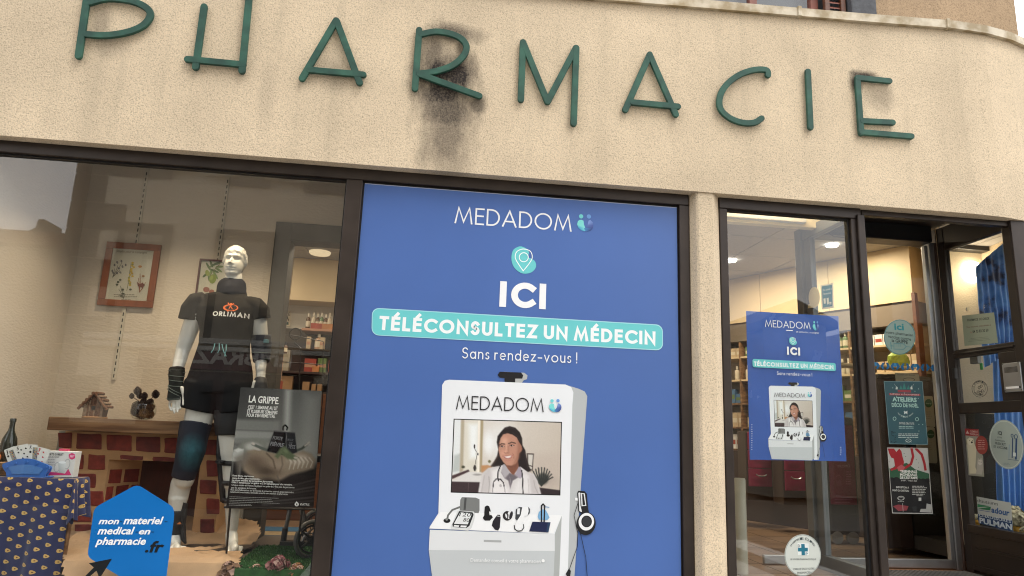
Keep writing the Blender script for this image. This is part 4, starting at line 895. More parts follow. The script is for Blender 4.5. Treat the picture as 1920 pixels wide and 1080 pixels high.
pr.geo('MEDADOM', (855, 767.5), (1019, 773), 26, '#1d1d20', w=.085, gap=.13)
brand_logo(pr, ident, 1040.5, 763, 11.5, .03)
pr.text('Demandez conseil à votre pharmacien', (882, 1053), (1013, 1055.5), 7, '#f4f6f6'); pr.ell(1018, 1051, 3, 3, '#f4f6f6')
pr.build('print', mat('vinyl_print', (.5, .5, .5), .4, vcol=True, spec=.4, var=(1.3, .03)), vinyl)

# ================================================================== THE SMALLER COPY OF IT INSIDE THE GLASS PANEL
SP = Plane('y', .052)
sp = thing('teleconsultation_poster', 'smaller blue paper poster with the same white booth behind the narrow glass panel', 'poster', (2.3, .052, 1))
pr = Print(SP)
A0 = [(1399, 583), (1572, 593), (1587, 865), (1406, 862)]
sheet(pr, A0, .002, 'sheet', mat('poster_paper', '#2f57a5', .25, var=(5, .1), bump=(4, .4, .01)), sp)
# map the large print to this one with two anchor pairs per axis
q0, q1 = Vector(VP.uv((936, 575))), Vector(VP.uv((1023, 580))); 
def mk_map(src, dst, plane):
    """affine fit in the sheets' own coordinates from three points"""
    a, b, c = [Vector(VP.uv(p)) for p in src]; A, B, C = [Vector(plane.uv(p)) for p in dst]
    M0 = Matrix(((b.x-a.x, c.x-a.x), (b.y-a.y, c.y-a.y))).inverted()
    class _P(Plane): pass
    def f(x, y):
        k = M0 @ (Vector(VP.uv((x, y)))-a); r = A+(B-A)*k.x+(C-A)*k.y; return (r.x, r.y)
    return f
fm = mk_map([(829, 714), (1101, 735), (804, 1031)], [(1441, 724), (1539, 730), (1441, 838)], SP)
class DirectPrint(Print):
    pass
def uv_direct(plane):
    p = Plane(plane.k, plane.v); p.uv = lambda q: q; p.direct = True; return p
_fm0 = fm; _zb = SP.uv((1500, 862.5))[1]; fm = lambda x, y: (_fm0(x, y)[0], max(_fm0(x, y)[1], _zb))
pr.p = uv_direct(SP); pr.h = .0008
kiosk(pr, fm, fine=False); brand_logo(pr, fm, 1040.5, 763, 11.5, .03)
pr.p = SP
pinm = mk_map([(960, 465), (1004, 470), (981, 512)], [(1479, 633), (1493, 634), (1486, 647)], SP)
pr.p = uv_direct(SP); pin(pr, pinm, .45); pr.p = SP
pr.geo('MEDADOM', (1434, 613), (1519, 617.5), 13, '#eef2f6', w=.10, gap=.13)
pr.p = uv_direct(SP); lm = mk_map([(1085, 405), (1112, 407), (1097, 434)], [(1524, 604), (1535, 605), (1529, 620)], SP); brand_logo(pr, lm, 1097, 421, 15); pr.p = SP
pr.line([(1474, 619.5), (1485, 620)], .004, '#ffffff'); pr.text('se connecter, se soigner', (1492, 623.5), (1535, 626), 3.4, '#eef2f6')
pr.geo('ICI', (1475, 665), (1499.5, 667), 15, '#f4f6f8', w=.24, gap=.17)
pr.rr((1410, 673), (1566, 681), (1566.5, 696), (1410.5, 688.5), .25, TURQ)
pr.geo('TÉLÉCONSULTEZ UN MÉDECIN', (1413, 686), (1562, 692.8), 8.2, '#f4f7f8', w=.215, gap=.155)
pr.geo('Sans rendez-vous !', (1456, 703), (1522, 706), 6.5, '#eef2f6', w=.11, gap=.17)
pr.geo('MEDADOM', (1451, 744), (1509, 746), 8, '#1d1d20', w=.09, gap=.13)
pr.lines(1408, 796, 1410, 846, 12, 4.2, 1.0, '#cfd9ea'); pr.lines(1574, 838, 1577, 852, 5, 3.5, 1.0, '#cfd9ea')
pr.build('print', INKG, sp)
# ================================================================== STICKERS ON THE GLASS
# hexagonal web address sticker, inside the display window
HY = .0285
hs = thing('web_address_sticker', 'blue hexagonal sticker with white italic web address low on the display window', 'sticker', (-1.2, HY, 0))
pl_ = Plane('y', HY); pr = Print(pl_)
hexo = smooth_px([(252, 912), (262, 912), (292, 930), (320, 948), (327, 957), (325, 975), (312, 1080), (309, 1110), (296, 1122), (270, 1108), (225, 1080), (182, 1053), (167, 1043), (165, 1034), (172, 975), (175, 955), (182, 948), (215, 930)], 1)
def rounded(pts, r=.16):
    out = []; n = len(pts)
    for i in range(n):
        a, b, c = Vector(pts[i-1]), Vector(pts[i]), Vector(pts[(i+1) % n]); p = b+(a-b)*r; q = b+(c-b)*r
        out += [tuple(p*(1-t)**2+b*2*t*(1-t)+q*t*t) for t in (0, .25, .5, .75, 1)]
    return out
hx = rounded([(257, 908), (328.5, 953), (307, 1120), (240, 1090), (163.5, 1044), (176.5, 952)], .12)
sheet(pr, hx, .0012, 'sheet', mat('sticker_blue', '#0a6fbd', .3, var=(3, .05), coat=.3), hs)
pr.h = .0006
for i in range(len(hx)):
    pass
pr.text('mon', (184.5, 982.5), (223, 982.5), 11.2, '#f3f6f8', bold=.028, shear=.25); pr.text('materiel', (231, 982.5), (306, 982.5), 13.6, '#f3f6f8', bold=.028, shear=.25)
pr.text('medical', (182.5, 1001.5), (252, 1001.5), 13.6, '#f3f6f8', bold=.028, shear=.25); pr.text('en', (260, 1001.5), (281.5, 1001.5), 11.2, '#f3f6f8', bold=.028, shear=.25)
pr.text('pharmacie', (178.5, 1021), (273, 1021), 13.6, '#f3f6f8', bold=.028, shear=.25)
pr.text('.fr', (271.5, 1035), (307, 1035), 20, '#14181c', bold=.03, shear=.2)
for x, y in ((225, 978), (309.5, 978), (255, 997.5), (284, 997.5)): pr.line([(x, y), (x+4, y)], .0045, '#0b3f68')
pr.poly([(167, 1056), (210, 1047.5), (187, 1085), (181, 1070), (165, 1084), (158, 1082), (176, 1064)], '#14181c')
pr.build('print', INK, hs)
# round notice low on the glass panel
rn = thing('pharmacy_record_sticker', 'round white sticker with a teal cross low on the narrow glass panel', 'sticker', (2.5, .03, .3))
pl_ = Plane('y', .0265); pr = Print(pl_)
E_ = lambda cx, cy, rx, ry, n=40, rot=0: [(cx+rx*math.cos(2*math.pi*i/n)*math.cos(rot)-ry*math.sin(2*math.pi*i/n)*math.sin(rot), cy+rx*math.cos(2*math.pi*i/n)*math.sin(rot)+ry*math.sin(2*math.pi*i/n)*math.cos(rot)) for i in range(n)]
sheet(pr, E_(1505, 1041, 34, 39), .001, 'sheet', mat('sticker_white', '#c9cfc8', .35, var=(4, .05)), rn)
pr.h = .0005
pr.ring(1505, 1041, 33, 38, .8, '#8b9794')
pr.poly([(1495, 1018), (1516, 1019), (1517, 1041), (1496, 1041)], '#dfe5e2')
pr.poly([(1502, 1020), (1508.5, 1020), (1509, 1027), (1514.5, 1027), (1514.5, 1034), (1509, 1034), (1509.3, 1041), (1502.8, 1041), (1502.6, 1034), (1496, 1034), (1496, 1027), (1502.3, 1027)], '#1b6f86')
pr.text('D', (1496, 1026), (1500.5, 1026), 5, '#14222c', .02); pr.text('P', (1510.5, 1041), (1514.5, 1041), 5, '#1b6f86', .02)
def arctext(pr, txt, cx, cy, rx, ry, a0, a1, cap, col, bold=0, flip=False):
    n = len(txt)
    for i, ch in enumerate(txt):
        if ch == ' ': continue
        a = R_(a0+(a1-a0)*(i+.5)/n); tx, ty = -math.sin(a), math.cos(a)
        if flip: tx, ty = -tx, -ty
        x, y = cx+rx*math.cos(a), cy+ry*math.sin(a); hw = cap*.36
        pr.text(ch, (x-tx*hw, y-ty*hw), (x+tx*hw, y+ty*hw), cap, col, bold); pr.h -= .00006
    pr.h += .0001
arctext(pr, 'PHARMACIE ÉQUIPÉE', 1505, 1041, 25.5, 29, 213, 327, 4.6, '#3c4648')
pr.text('LE DOSSIER PHARMACEUTIQUE', (1482, 1050), (1530, 1050), 3, '#2c3a40'); pr.text('PARLEZ EN À VOTRE', (1488, 1069), (1527, 1068), 3.9, '#3c4648'); pr.text('PHARMACIEN', (1495, 1076), (1521, 1075), 3.9, '#3c4648')
pr.build('print', INK, rn)
# small things on the side glazing: cream speech bubble and blue card
bb = thing('speech_bubble_sticker', 'blank cream speech bubble sticker on the side glass above the small poster', 'sticker', (XP, .4, 1.8))
class PlaneL(Plane): pass
pl_ = Plane('x', XP-.024); pr = Print(pl_)
sheet(pr, [(1515+0, 578), (1515, 571), (1518, 570)]+[(1526.5+10.5*math.cos(R_(a)), 557.5+19.5*math.sin(R_(a))) for a in range(150, 452, 18)], .001, 'sheet', mat('cream_sticker', '#d8cfae', .5), bb)
pl_ = Plane('x', XP-.006); cdn = thing('blue_card', 'small blue notice card with white edge beside the cream bubble', 'notice', (XP, .3, 1.8)); pr = Print(pl_)
sheet(pr, [(1538.5, 535), (1562, 530.5), (1563, 577), (1541, 580.5)], .001, 'sheet', mat('card_white', '#d9dcd6', .5), cdn)
pr.h = .0005
pr.poly([(1541, 537), (1560, 534), (1561, 574), (1543, 577)], '#2b7c9e'); pr.text('Du soleil à', (1543, 546), (1559.5, 543), 4, '#eef4f6'); pr.text("l'essentiel", (1543.5, 553), (1558, 551), 4, '#eef4f6')
pr.poly([(1544, 560), (1548, 559), (1548.5, 569), (1545, 570)], '#e3ecee'); pr.poly([(1550, 559), (1554, 558), (1554.5, 570), (1551, 571)], '#e3ecee'); pr.lines(1555, 566, 1560, 566, 2, 3, 1.6, '#e3ecee')
pr.build('print', INK, cdn)
# notices on the sliding door
DYP = YR+.0145
pd = Plane('y', DYP)
fl = thing('flu_vaccine_sticker', 'round pale sticker with a syringe on the sliding door glass', 'sticker', (3.2, DYP, 1.2)); pr = Print(pd)
sheet(pr, E_(1687, 632, 29.5, 33, rot=.05), .001, 'sheet', mat('sticker_pale_green', '#9db8b0', .4, var=(4, .05)), fl)
pr.h = .0005; pr.ring(1687, 632, 28.6, 32.2, 1.1, '#3c8a96')
pr.text('ici', (1677, 618), (1695, 619), 12, '#2b97a2', .03); pr.text('votre pharmacien', (1661, 625), (1712, 631), 5.2, '#20302f', .012); pr.text('vaccine contre', (1665, 633), (1708, 639), 5.6, '#20302f', .012); pr.text('la GRIPPE', (1672, 641), (1702, 645), 6, '#20302f', .02)
pr.line([(1670, 642), (1671, 654)], .004, '#2b8c9b'); pr.line([(1670, 648), (1676, 649)], .003, '#2b8c9b'); pr.line([(1676, 643.5), (1694, 645), (1699, 650), (1694, 655), (1676, 654.5), (1676, 643.5)], .0028, '#2b8c9b'); pr.line([(1699, 650), (1710, 651)], .002, '#2b8c9b')
for x in (1680, 1684, 1688): pr.line([(x, 645), (x, 650)], .0015, '#2b8c9b')
pr.build('print', INK, fl)
hb = thing('safety_band', 'row of blue hexagon marks across the sliding door glass', 'sticker', (3.2, DYP, 1)); pr = Print(pd)
for k in range(7):
    cx, cy = 1641+18.7*k, 685.4+.72*k
    pr.poly([(cx-9, cy), (cx-5, cy-6.3), (cx-1.6, cy-6.3), (cx-3.4, cy), (cx-1.6, cy+6.3), (cx-5, cy+6.3)], '#1769a0'); pr.poly([(cx+9, cy+.3), (cx+5, cy-6), (cx+1.6, cy-6), (cx+3.4, cy+.3), (cx+1.6, cy+6.3), (cx+5, cy+6.3)], '#1769a0'); pr.poly([(cx-1.6, cy-6), (cx+1.6, cy-6), (cx+3.2, cy), (cx, cy+1), (cx-3.2, cy)], '#3a8fc0') if k % 2 == 0 else None
pr.build('marks', INK, hb, kind='stuff')
wp = thing('workshop_poster', 'dark teal Christmas workshop poster on the sliding door', 'poster', (3.2, DYP, .8)); pr = Print(pd)
sheet(pr, [(1657.5, 715), (1729, 715.5), (1739.5, 833.5), (1667.5, 832)], .001, 'sheet', mat('teal_paper', '#2c5660', .45, var=(6, .08)), wp)
pr.h = .0005
for a, b in (((1657.5, 715), (1729, 715.5)), ((1729, 715.5), (1739.5, 833.5)), ((1739.5, 833.5), (1667.5, 832)), ((1667.5, 832), (1657.5, 715))): pr.line([a, b], .0022, '#8fb0b4'); 
pr.poly([(1692, 730), (1695, 717), (1699, 730)], '#38837c'); pr.poly([(1686, 730), (1689, 722), (1692, 730)], '#38837c'); pr.poly([(1700, 730), (1703, 722), (1706, 730)], '#38837c')
for x, s_ in ((1680, 1), (1710, -1)): pr.poly([(x, 724), (x+3*s_, 726), (x+3*s_, 730), (x-1*s_, 730)], '#c9d4cf'); pr.line([(x-1*s_, 724), (x-3*s_, 720)], .0015, '#c9d4cf')
pr.poly([(1683, 731), (1708, 731.5), (1708, 736), (1683, 735.5)], '#9b3d46'); pr.poly([(1667, 737), (1725, 738.5), (1725.5, 742.5), (1667, 741)], '#9b3d46')
pr.text('SAMEDI 22 NOVEMBRE', (1669, 740), (1723, 741.6), 2.2, '#e4d8d2')
pr.text('ATELIERS', (1673, 752), (1719, 753.5), 7.4, '#a8cfc6', .045); pr.text('DÉCO DE NOËL', (1672, 762.5), (1722, 764), 6.6, '#a8cfc6', .035)
pr.poly([(1695, 770), (1698, 772), (1701, 770), (1701, 777), (1698, 774), (1695, 777)], '#d9e2dd'); arctext(pr, 'POUR PETITS ET GRANDS', 1697.5, 766, 17, 17, 150, 30, 3, '#c3d4ce', flip=True)
for x, y in ((1677, 785), (1719, 786)): pr.ring(x, y, 2.8, 3.2, 1, '#a8cfc6')
pr.text('ENTRÉE GRATUITE', (1686, 795.5), (1714, 796.5), 4, '#d9e2dd'); pr.lines(1685, 799, 1714, 799, 2, 3, 1.4, '#9fc0bb'); pr.lines(1684, 813, 1724, 813.5, 3, 3.2, 1.3, '#c3d4ce', rag=.1)
pr.line([(1698, 829), (1703, 826), (1709, 829)], .0018, '#c3d4ce'); pr.ring(1703, 826, 5, 3, 1, '#c3d4ce')
for k in range(16): pr.ell(random.uniform(1666, 1730), random.uniform(722, 812), .9, .9, '#9fc8c0', n=6); pr.h -= .00006
pr.h += .0001
for k in range(14):
    x, y = random.uniform(1669, 1680), random.uniform(808, 829); pr.poly([(x, y), (x+3, y+1), (x+2, y+3)], '#1c3a40'); pr.h -= .00006
pr.build('print', INK, wp)
tp_ = thing('print_exhibition_poster', 'red, green and black exhibition poster under the teal poster on the door', 'poster', (3.2, DYP, .5)); pr = Print(pd)
F4 = [(1663.5, 839.5), (1738.5, 840.5), (1748, 963), (1673, 962)]
sheet(pr, F4, .001, 'sheet', mat('white_poster_paper', '#b9bab5', .45), tp_)
pr.h = .0005
pr.poly([(1665.5, 876), (1670, 880), (1680, 872), (1700, 868), (1716, 880), (1742, 888), (1743, 905), (1668, 902)], '#2f5a40')
pr.poly([(1667, 898), (1742.5, 900), (1747, 962), (1674, 961)], '#141416')
for k in range(9): pr.ell(1672+k*8.4, 899+k*.3+random.uniform(-1, 1.5), 5.5, 4, '#141416', n=10); pr.h -= .00006
pr.h += .0001
RD = '#a3232b'
pr.poly([(1664.5, 841), (1676, 841), (1681, 848), (1680, 856), (1688, 862), (1690, 872), (1684, 880), (1678, 874), (1676, 860), (1671, 858), (1667, 850)], RD)
pr.poly([(1680, 848), (1686, 841), (1690, 846), (1692, 856), (1695, 866), (1692, 880), (1686, 882), (1684, 868), (1678, 858)], RD)
pr.line([(1709, 841), (1712, 856), (1708, 870), (1696, 878), (1684, 876), (1672, 880)], .016, RD); pr.line([(1718, 842), (1728, 852), (1733, 868), (1735, 880)], .016, RD)
pr.poly([(1682, 876), (1690, 871), (1697, 876), (1692, 884), (1684, 883)], '#b85a5f')
for x, y in ((1695, 850), (1698, 856), (1718, 862), (1722, 868), (1722, 876), (1667, 866)): pr.ell(x, y, 1, .6, '#3c3f3c', n=6)
for k, tx in enumerate(('TRIENNALE', 'MONDIALE', "DE L'ESTAMPE")): pr.text(tx, (1687.5, 886+5.9*k), (1719.5 if k < 2 else 1720.5, 886.5+5.9*k), 4.5, '#e6e7e2', .03)
pr.text('20 SEPT. · 1 NOV. 2025', (1689, 902), (1719, 903), 2.6, '#e6e7e2'); pr.text('EXPOSITION À', (1680, 915), (1704, 916), 3.4, '#e6e7e2', .01); pr.text('PONT-DU-CHÂTEAU', (1673.5, 921), (1704, 922), 3.4, '#e6e7e2', .01)
pr.lines(1710, 911, 1738, 912, 6, 3, 1.3, '#b9bab5'); pr.ring(1689, 934, 6, 3.6, 1, '#c9cac5'); pr.line([(1683, 935), (1689, 932), (1695, 935)], .0016, '#c9cac5'); pr.lines(1683, 940, 1696, 940, 1, 3, 1, '#b9bab5'); pr.lines(1718, 929, 1731, 930, 1, 3, 1, '#b9bab5'); pr.poly([(1722, 933), (1727, 933), (1727, 939), (1722, 939)], '#c9cac5')
pr.poly([(1674, 949), (1684, 946), (1703, 949), (1700, 957), (1684, 958)], '#8b3b42'); pr.line([(1692, 944), (1693, 959)], .002, '#c9cac5'); pr.poly([(1737, 944), (1746, 946), (1746, 961), (1724, 960), (1726, 954), (1736, 954)], '#a9aaa6'); pr.poly([(1710, 950), (1718, 949), (1719, 959), (1711, 959)], '#2a2a2c')
for a, b in zip(F4, F4[1:]+F4[:1]): pr.line([a, b], .003, '#c4c5c0')
pr.build('print', INK, tp_)
# notices on the side window, just behind its panes
px_ = Plane('x', XQ-.0045)
nn = thing('duty_pharmacy_notice', 'pale printed duty notice with a telephone number in the top side pane', 'notice', (XQ, .2, 1.6)); pr = Print(px_)
sheet(pr, [(1803.5, 592), (1863.5, 585.5), (1871, 643), (1808.5, 648.5)], .001, 'sheet', mat('pale_notice_paper', '#8f9a88', .5, var=(5, .05)), nn)
pr.h = .0005
pr.text('PHARMACIE  DE GARDE', (1814, 602.5), (1855, 599), 4.2, '#39433d', .012); pr.text("Vous trouverez, cette semaine à", (1812.5, 615), (1858, 610.5), 3, '#6d3a34'); pr.text('Tél', (1819, 625), (1823, 624.6), 3, '#a05a50'); pr.text('04 73 83 20 50', (1824, 624.5), (1853.5, 621.5), 5, '#2b332f', .012)
for k in range(3): pr.line([(1820-2*k, 635+2.6*k), (1852+2*k, 631.6+2.6*k)], .0013, '#5a635c')
pr.build('print', INK, nn)
for x, y, lb_ in ((1815, 579, 'left'), (1848, 574, 'right')):
    sc = thing('suction_hook', f'small clear suction cup above the duty notice, {lb_} one', 'hook', (XQ, .2, 1.7), 'suction cups holding the duty notice'); q = atx(x, y, XQ-.008)
    MB().tube([(q.x, q.y, q.z), (q.x-.006, q.y, q.z)], .014, 14).build('cup', GLASSB, sc); MB().tube([(q.x-.007, q.y, q.z+.008), (q.x-.01, q.y+.006, q.z-.004), (q.x-.008, q.y, q.z-.014)], .003, 6).build('wire_hook', ALU, sc)
vs = thing('prescription_vaccine_sticker', 'large round white sticker in the lowest side pane', 'sticker', (XQ, .15, .8)); pr = Print(px_)
rot = R_(-12)
sheet(pr, E_(1887, 833.5, 31.5, 47, rot=rot), .001, 'sheet', mat('sticker_grey_white', '#9ba8a2', .4, var=(4, .05)), vs)
pr.h = .0005; pr.ring(1887, 833.5, 29.5, 44.5, 1.0, '#c3cdc8', rot=rot); pr.text('ICI', (1871, 814.5), (1878.5, 816), 6.5, '#101418', .03); pr.text('VOTRE', (1870, 821), (1879, 822), 2.6, '#3c4648'); pr.text('PHARMACIEN', (1866, 826.5), (1884, 829), 2.8, '#3c4648'); pr.text('PRESCRIT', (1866, 833), (1886, 836), 4.4, '#2a3338', .01); pr.text('ET VACCINE', (1863.5, 839.5), (1889, 843), 4.4, '#2a3338', .01)
BV = '#24456e'
pr.line([(1898, 858), (1899, 822)], .006, BV); pr.line([(1905, 860), (1906, 824)], .011, BV); pr.line([(1892, 860), (1892.5, 834)], .003, '#6f8fae'); pr.ring(1905, 819, 3, 4, 1.2, BV); pr.ring(1898, 817, 2, 3, 1, BV); pr.line([(1890, 861), (1911, 864)], .002, BV); pr.poly([(1900, 848), (1905, 849), (1905, 856), (1900, 855)], '#c9d3d0')
pr.lines(1882, 868, 1895, 870, 2, 3, 1, '#7d8a88')
pr.build('print', INK, vs)
dp = thing('pet_care_poster', 'narrow dog and cat poster with a red disc in the lowest side pane', 'poster', (XQ, .4, .8)); pr = Print(px_)
sheet(pr, [(1809, 803.5), (1835, 805), (1838, 845), (1843, 856), (1845, 894), (1816, 891)], .001, 'sheet', mat('dim_paper', '#94968a', .5), dp)
pr.h = .0005
pr.poly([(1809, 803.5), (1835, 805), (1836, 818.5), (1810, 816.5)], '#8e262b'); pr.text('CLEMENT', (1819, 810.5), (1834, 811.5), 3.6, '#c9b0ac', .01); pr.text('THEKAN', (1819, 815.5), (1834.5, 816.8), 3.6, '#c9b0ac', .01); pr.poly([(1811, 813), (1814, 807), (1816, 811), (1818, 813)], '#c9b0ac')
pr.poly([(1813, 824), (1818, 820), (1825, 822), (1827, 832), (1831, 842), (1830, 858), (1829, 876), (1833, 888), (1818, 888), (1816, 860), (1814, 838)], '#d0ccb4'); pr.ell(1820, 828, 5.5, 7, '#dcd8c4', n=14); pr.ell(1822.5, 829.5, 2, 2, '#2e2a26', n=8); pr.ell(1818, 826, .8, .8, '#2e2a26', n=6); pr.ell(1824, 826, .8, .8, '#2e2a26', n=6); pr.poly([(1813, 824), (1811.5, 833), (1814, 834)], '#827d68')
pr.poly([(1833, 864), (1834, 858), (1837, 862), (1840, 858), (1843, 864), (1843, 880), (1841, 890), (1830, 889), (1832, 876)], '#b0aea6'); pr.ell(1838, 867, 4.3, 5.2, '#c9c7c0', n=12); pr.ell(1836, 866, .8, 1, '#23211f', n=6); pr.ell(1840, 866.5, .8, 1, '#23211f', n=6)
pr.h += .0004; pr.ell(1841, 834.5, 11.5, 17.5, '#8e3a36', rot=-6); pr.lines(1834, 825, 1848, 827, 5, 4, 1.5, '#b98a84')
pr.build('print', INK, dp)
sd2 = thing('shoe_brand_card', 'white and blue shoe shop card standing low in the side pane', 'sign', (XQ, .25, .4)); pr = Print(px_)
sheet(pr, [(1831, 931), (1895, 942.5), (1899.5, 997), (1835, 981)], .001, 'sheet', mat('card_white_dim', '#a9b0ae', .45), sd2)
pr.h = .0005
pr.poly([(1833, 963.5), (1897.5, 976), (1899.5, 997), (1835, 981)], '#123a63')
pr.text('chaussures', (1832.5, 941), (1871.5, 948), 6.2, '#1c2226'); pr.text('adour', (1859, 960.5), (1893.5, 967.5), 10.5, '#1d4f86', .03, .15)
pr.poly([(1833, 945), (1857, 949.5), (1833, 948)], '#1f6b45'); pr.poly([(1833, 954), (1858, 950), (1857, 957)], '#1f6b45'); pr.line([(1834, 956), (1857, 960)], .003, '#1d4f86'); pr.poly([(1833, 946), (1833, 951), (1856, 950)], '#2c7f55')
pr.text('CHAUSSURES', (1835.5, 968), (1896, 980.5), 4.6, '#b9c6cf', .01); pr.text('PULMAN', (1837, 980), (1898, 993.5), 9.4, '#b9c6cf', .04)
pr.build('print', INK, sd2)
# ================================================================== THE MANNEQUIN
def organic(prims, voxel, smooth_it=6, deform=None):
    bm = bmesh.new()
    for p in prims:
        k = p[0]
        if k == 'c':       # rounded limb from a to b
            _, a, b, r0, r1 = p[:5]; fl = p[5] if len(p) > 5 else 1.0; a, b = Vector(a), Vector(b); ax = (b-a); L = ax.length; ax.normalize()
            s = ax.cross(Vector((0, -1, 0))); s = s.normalized() if s.length > .05 else Vector((1, 0, 0)); f = ax.cross(s)
            rings = [(-r0*math.sin(t), r0*math.cos(t)) for t in (1.35, .9, .45)] + [(0, r0), (L*.33, r0+(r1-r0)*.33), (L*.66, r0+(r1-r0)*.66), (L, r1)] + [(L+r1*math.sin(t), r1*math.cos(t)) for t in (.45, .9, 1.35)]
        elif k == 't':     # cut ends, elliptic rings: list of (centre, rx, ry)
            rings = None
        elif k == 'e':
            _, c, r = p[:3]; m = bmesh.ops.create_uvsphere(bm, u_segments=20, v_segments=14, radius=1)
            rt = p[3] if len(p) > 3 else None
            for v in m['verts']:
                q = Vector((v.co.x*r[0], v.co.y*r[1], v.co.z*r[2]))
                if rt: q = Matrix.Rotation(rt[1], 3, rt[0]) @ q
                v.co = q+Vector(c)
            continue
        n = 16
        R0 = []
        if k == 'c':
            for (h, r) in rings: R0.append([bm.verts.new(a+ax*h+s*(r*math.cos(2*math.pi*i/n))+f*(r*fl*math.sin(2*math.pi*i/n))) for i in range(n)])
        else:
            n = 24
            for j, (c, rx, ry) in enumerate(p[1]):
                c = Vector(c); nx = Vector(p[1][min(j+1, len(p[1])-1)][0]); pv = Vector(p[1][max(j-1, 0)][0]); ax = (nx-pv).normalized()
                s = Vector((0, 1, 0)).cross(ax).normalized(); f = ax.cross(s)
                R0.append([bm.verts.new(c+s*(rx*math.cos(2*math.pi*i/n))+f*(ry*math.sin(2*math.pi*i/n))) for i in range(n)])
        for a_, b_ in zip(R0, R0[1:]):
            for i in range(n): bm.faces.new((a_[i], a_[(i+1) % n], b_[(i+1) % n], b_[i]))
        bm.faces.new(R0[0][::-1]); bm.faces.new(R0[-1])
    bmesh.ops.recalc_face_normals(bm, faces=bm.faces[:])
    me = bpy.data.meshes.new('o'); bm.to_mesh(me); bm.free(); ob = bpy.data.objects.new('o', me); COL.objects.link(ob)
    r = ob.modifiers.new('r', 'REMESH'); r.mode = 'VOXEL'; r.voxel_size = voxel
    if smooth_it: sm = ob.modifiers.new('s', 'SMOOTH'); sm.iterations = smooth_it; sm.factor = .5
    dg = bpy.context.evaluated_depsgraph_get(); res = bpy.data.meshes.new_from_object(ob.evaluated_get(dg)); bpy.data.objects.remove(ob)
    if deform:
        for v in res.vertices: v.co = deform(v.co.copy())
    res.polygons.foreach_set('use_smooth', [True]*len(res.polygons)); return res
MY = .60
def J(px, py, dy=0): return at(px, py, MY+dy)
K = (MY+D)/1300*1.02       # metres per photo pixel at the figure
man = thing('mannequin', 'glossy white male mannequin in black T-shirt, shorts and orthopaedic supports', 'mannequin', (-1.15, MY, DZ))
SKIN = mat('mannequin_gloss_white', (.60, .59, .54), .22, coat=.25, var=(4, .04), bump=(150, .02))
hc = J(440, 491); HC = hc
body = [
 ('e', hc+Vector((0, .015, .022)), (.064, .086, .081)), ('e', hc+Vector((.0, -.012, -.035)), (.057, .070, .080)), ('e', hc+Vector((.002, -.03, -.075)), (.042, .045, .035)),
 ('c', J(438, 520), J(434, 552), .054, .060), ('e', J(432, 562, .01), (.135, .085, .05)),
 ('e', J(427, 590, 0), (.165, .105, .12)), ('e', J(424, 625, 0), (.138, .098, .12)), ('e', J(420, 665, 0), (.126, .092, .13)), ('e', J(415, 705, .01), (.150, .105, .12)),
 # arm at the photograph's left
 ('c', J(368, 586), J(344, 652, .03), .056, .044), ('c', J(344, 652, .03), J(331, 700, -.02), .043, .033, .9), ('c', J(331, 700, -.02), J(330, 722, -.04), .031, .027, .8),
 ('c', J(329, 728, -.045), J(328, 745, -.05), .036, .034, .55),
 # arm at the photograph's right
 ('c', J(483, 582), J(490, 645, .03), .054, .043), ('c', J(490, 645, .03), J(489, 692, -.01), .043, .032, .9), ('c', J(489, 692, -.01), J(489, 712, -.02), .030, .027, .8), ('c', J(489, 716, -.03), J(489, 734, -.04), .036, .034, .55),
 # leg at the photograph's left
 ('c', J(386, 735, .01), J(357, 845, -.02), .098, .064), ('c', J(357, 845, -.02), J(345, 900, .0), .060, .058), ('c', J(340, 905, .02), J(334, 935, .03), .058, .056), ('c', J(334, 935, .02), J(327, 992, .02), .054, .033),
 ('c', J(326, 1000, .02), J(327, 1020, -.02), .036, .036), ('c', J(327, 1022, .0), J(331, 1030, -.10), .036, .030, .7),
 # leg at the photograph's right
 ('c', J(430, 735, .01), J(432, 850, -.01), .092, .062), ('c', J(432, 850, -.01), J(436, 905, .0), .058, .054), ('c', J(437, 905, .02), J(437, 940, .03), .052, .052), ('c', J(437, 940, .02), J(435, 992, .02), .048, .033),
 ('c', J(434, 1002, .02), J(435, 1018, -.03), .035, .036), ('c', J(435, 1020, -.02), J(439, 1030, -.12), .036, .033, .7),
]
# fingers of the visible hand: four of unequal length and the thumb; the same on the other hand
for (x0, y0, x1, y1, x2, y2, r, dy) in ((319, 750, 318, 762, 321, 770, .0074, -.045), (325, 752, 325, 765, 327, 774, .0078, -.055), (331.5, 752, 332, 765, 333, 773, .0078, -.06), (337.5, 751, 338.5, 760, 338, 767, .0074, -.06),
                                    (341, 733, 345, 743, 344, 758, .0105, -.075),
                                    (481, 738, 481, 752, 483, 760, .0085, -.03), (486, 739, 486, 755, 488, 764, .009, -.035), (491, 739, 492, 755, 493, 763, .009, -.035), (496, 738, 497, 751, 497, 758, .0085, -.03), (477, 722, 473, 733, 475, 744, .0105, -.05)):
    body += [('c', J(x0, y0-6, dy), J(x1, y1, dy), r*1.1, r), ('c', J(x1, y1, dy), J(x2, y2, dy-.012), r, r*.85)]
for bx, by in ((331, 1030), (439, 1030)):
    b0 = J(bx, by, -.10)
    for k in range(5):
        r = (.015, .011, .0105, .010, .009)[k]; s_ = -1 if bx < 400 else -1
        ox = (-.030+.0155*k)*1.0+.002; bb_ = b0+Vector((ox, -.004-.004*(2-abs(k-1)), -.004))
        body.append(('c', bb_+Vector((0, .03, .012)), bb_+Vector((0, -.020+.006*k, -.008)), r, r*.95))
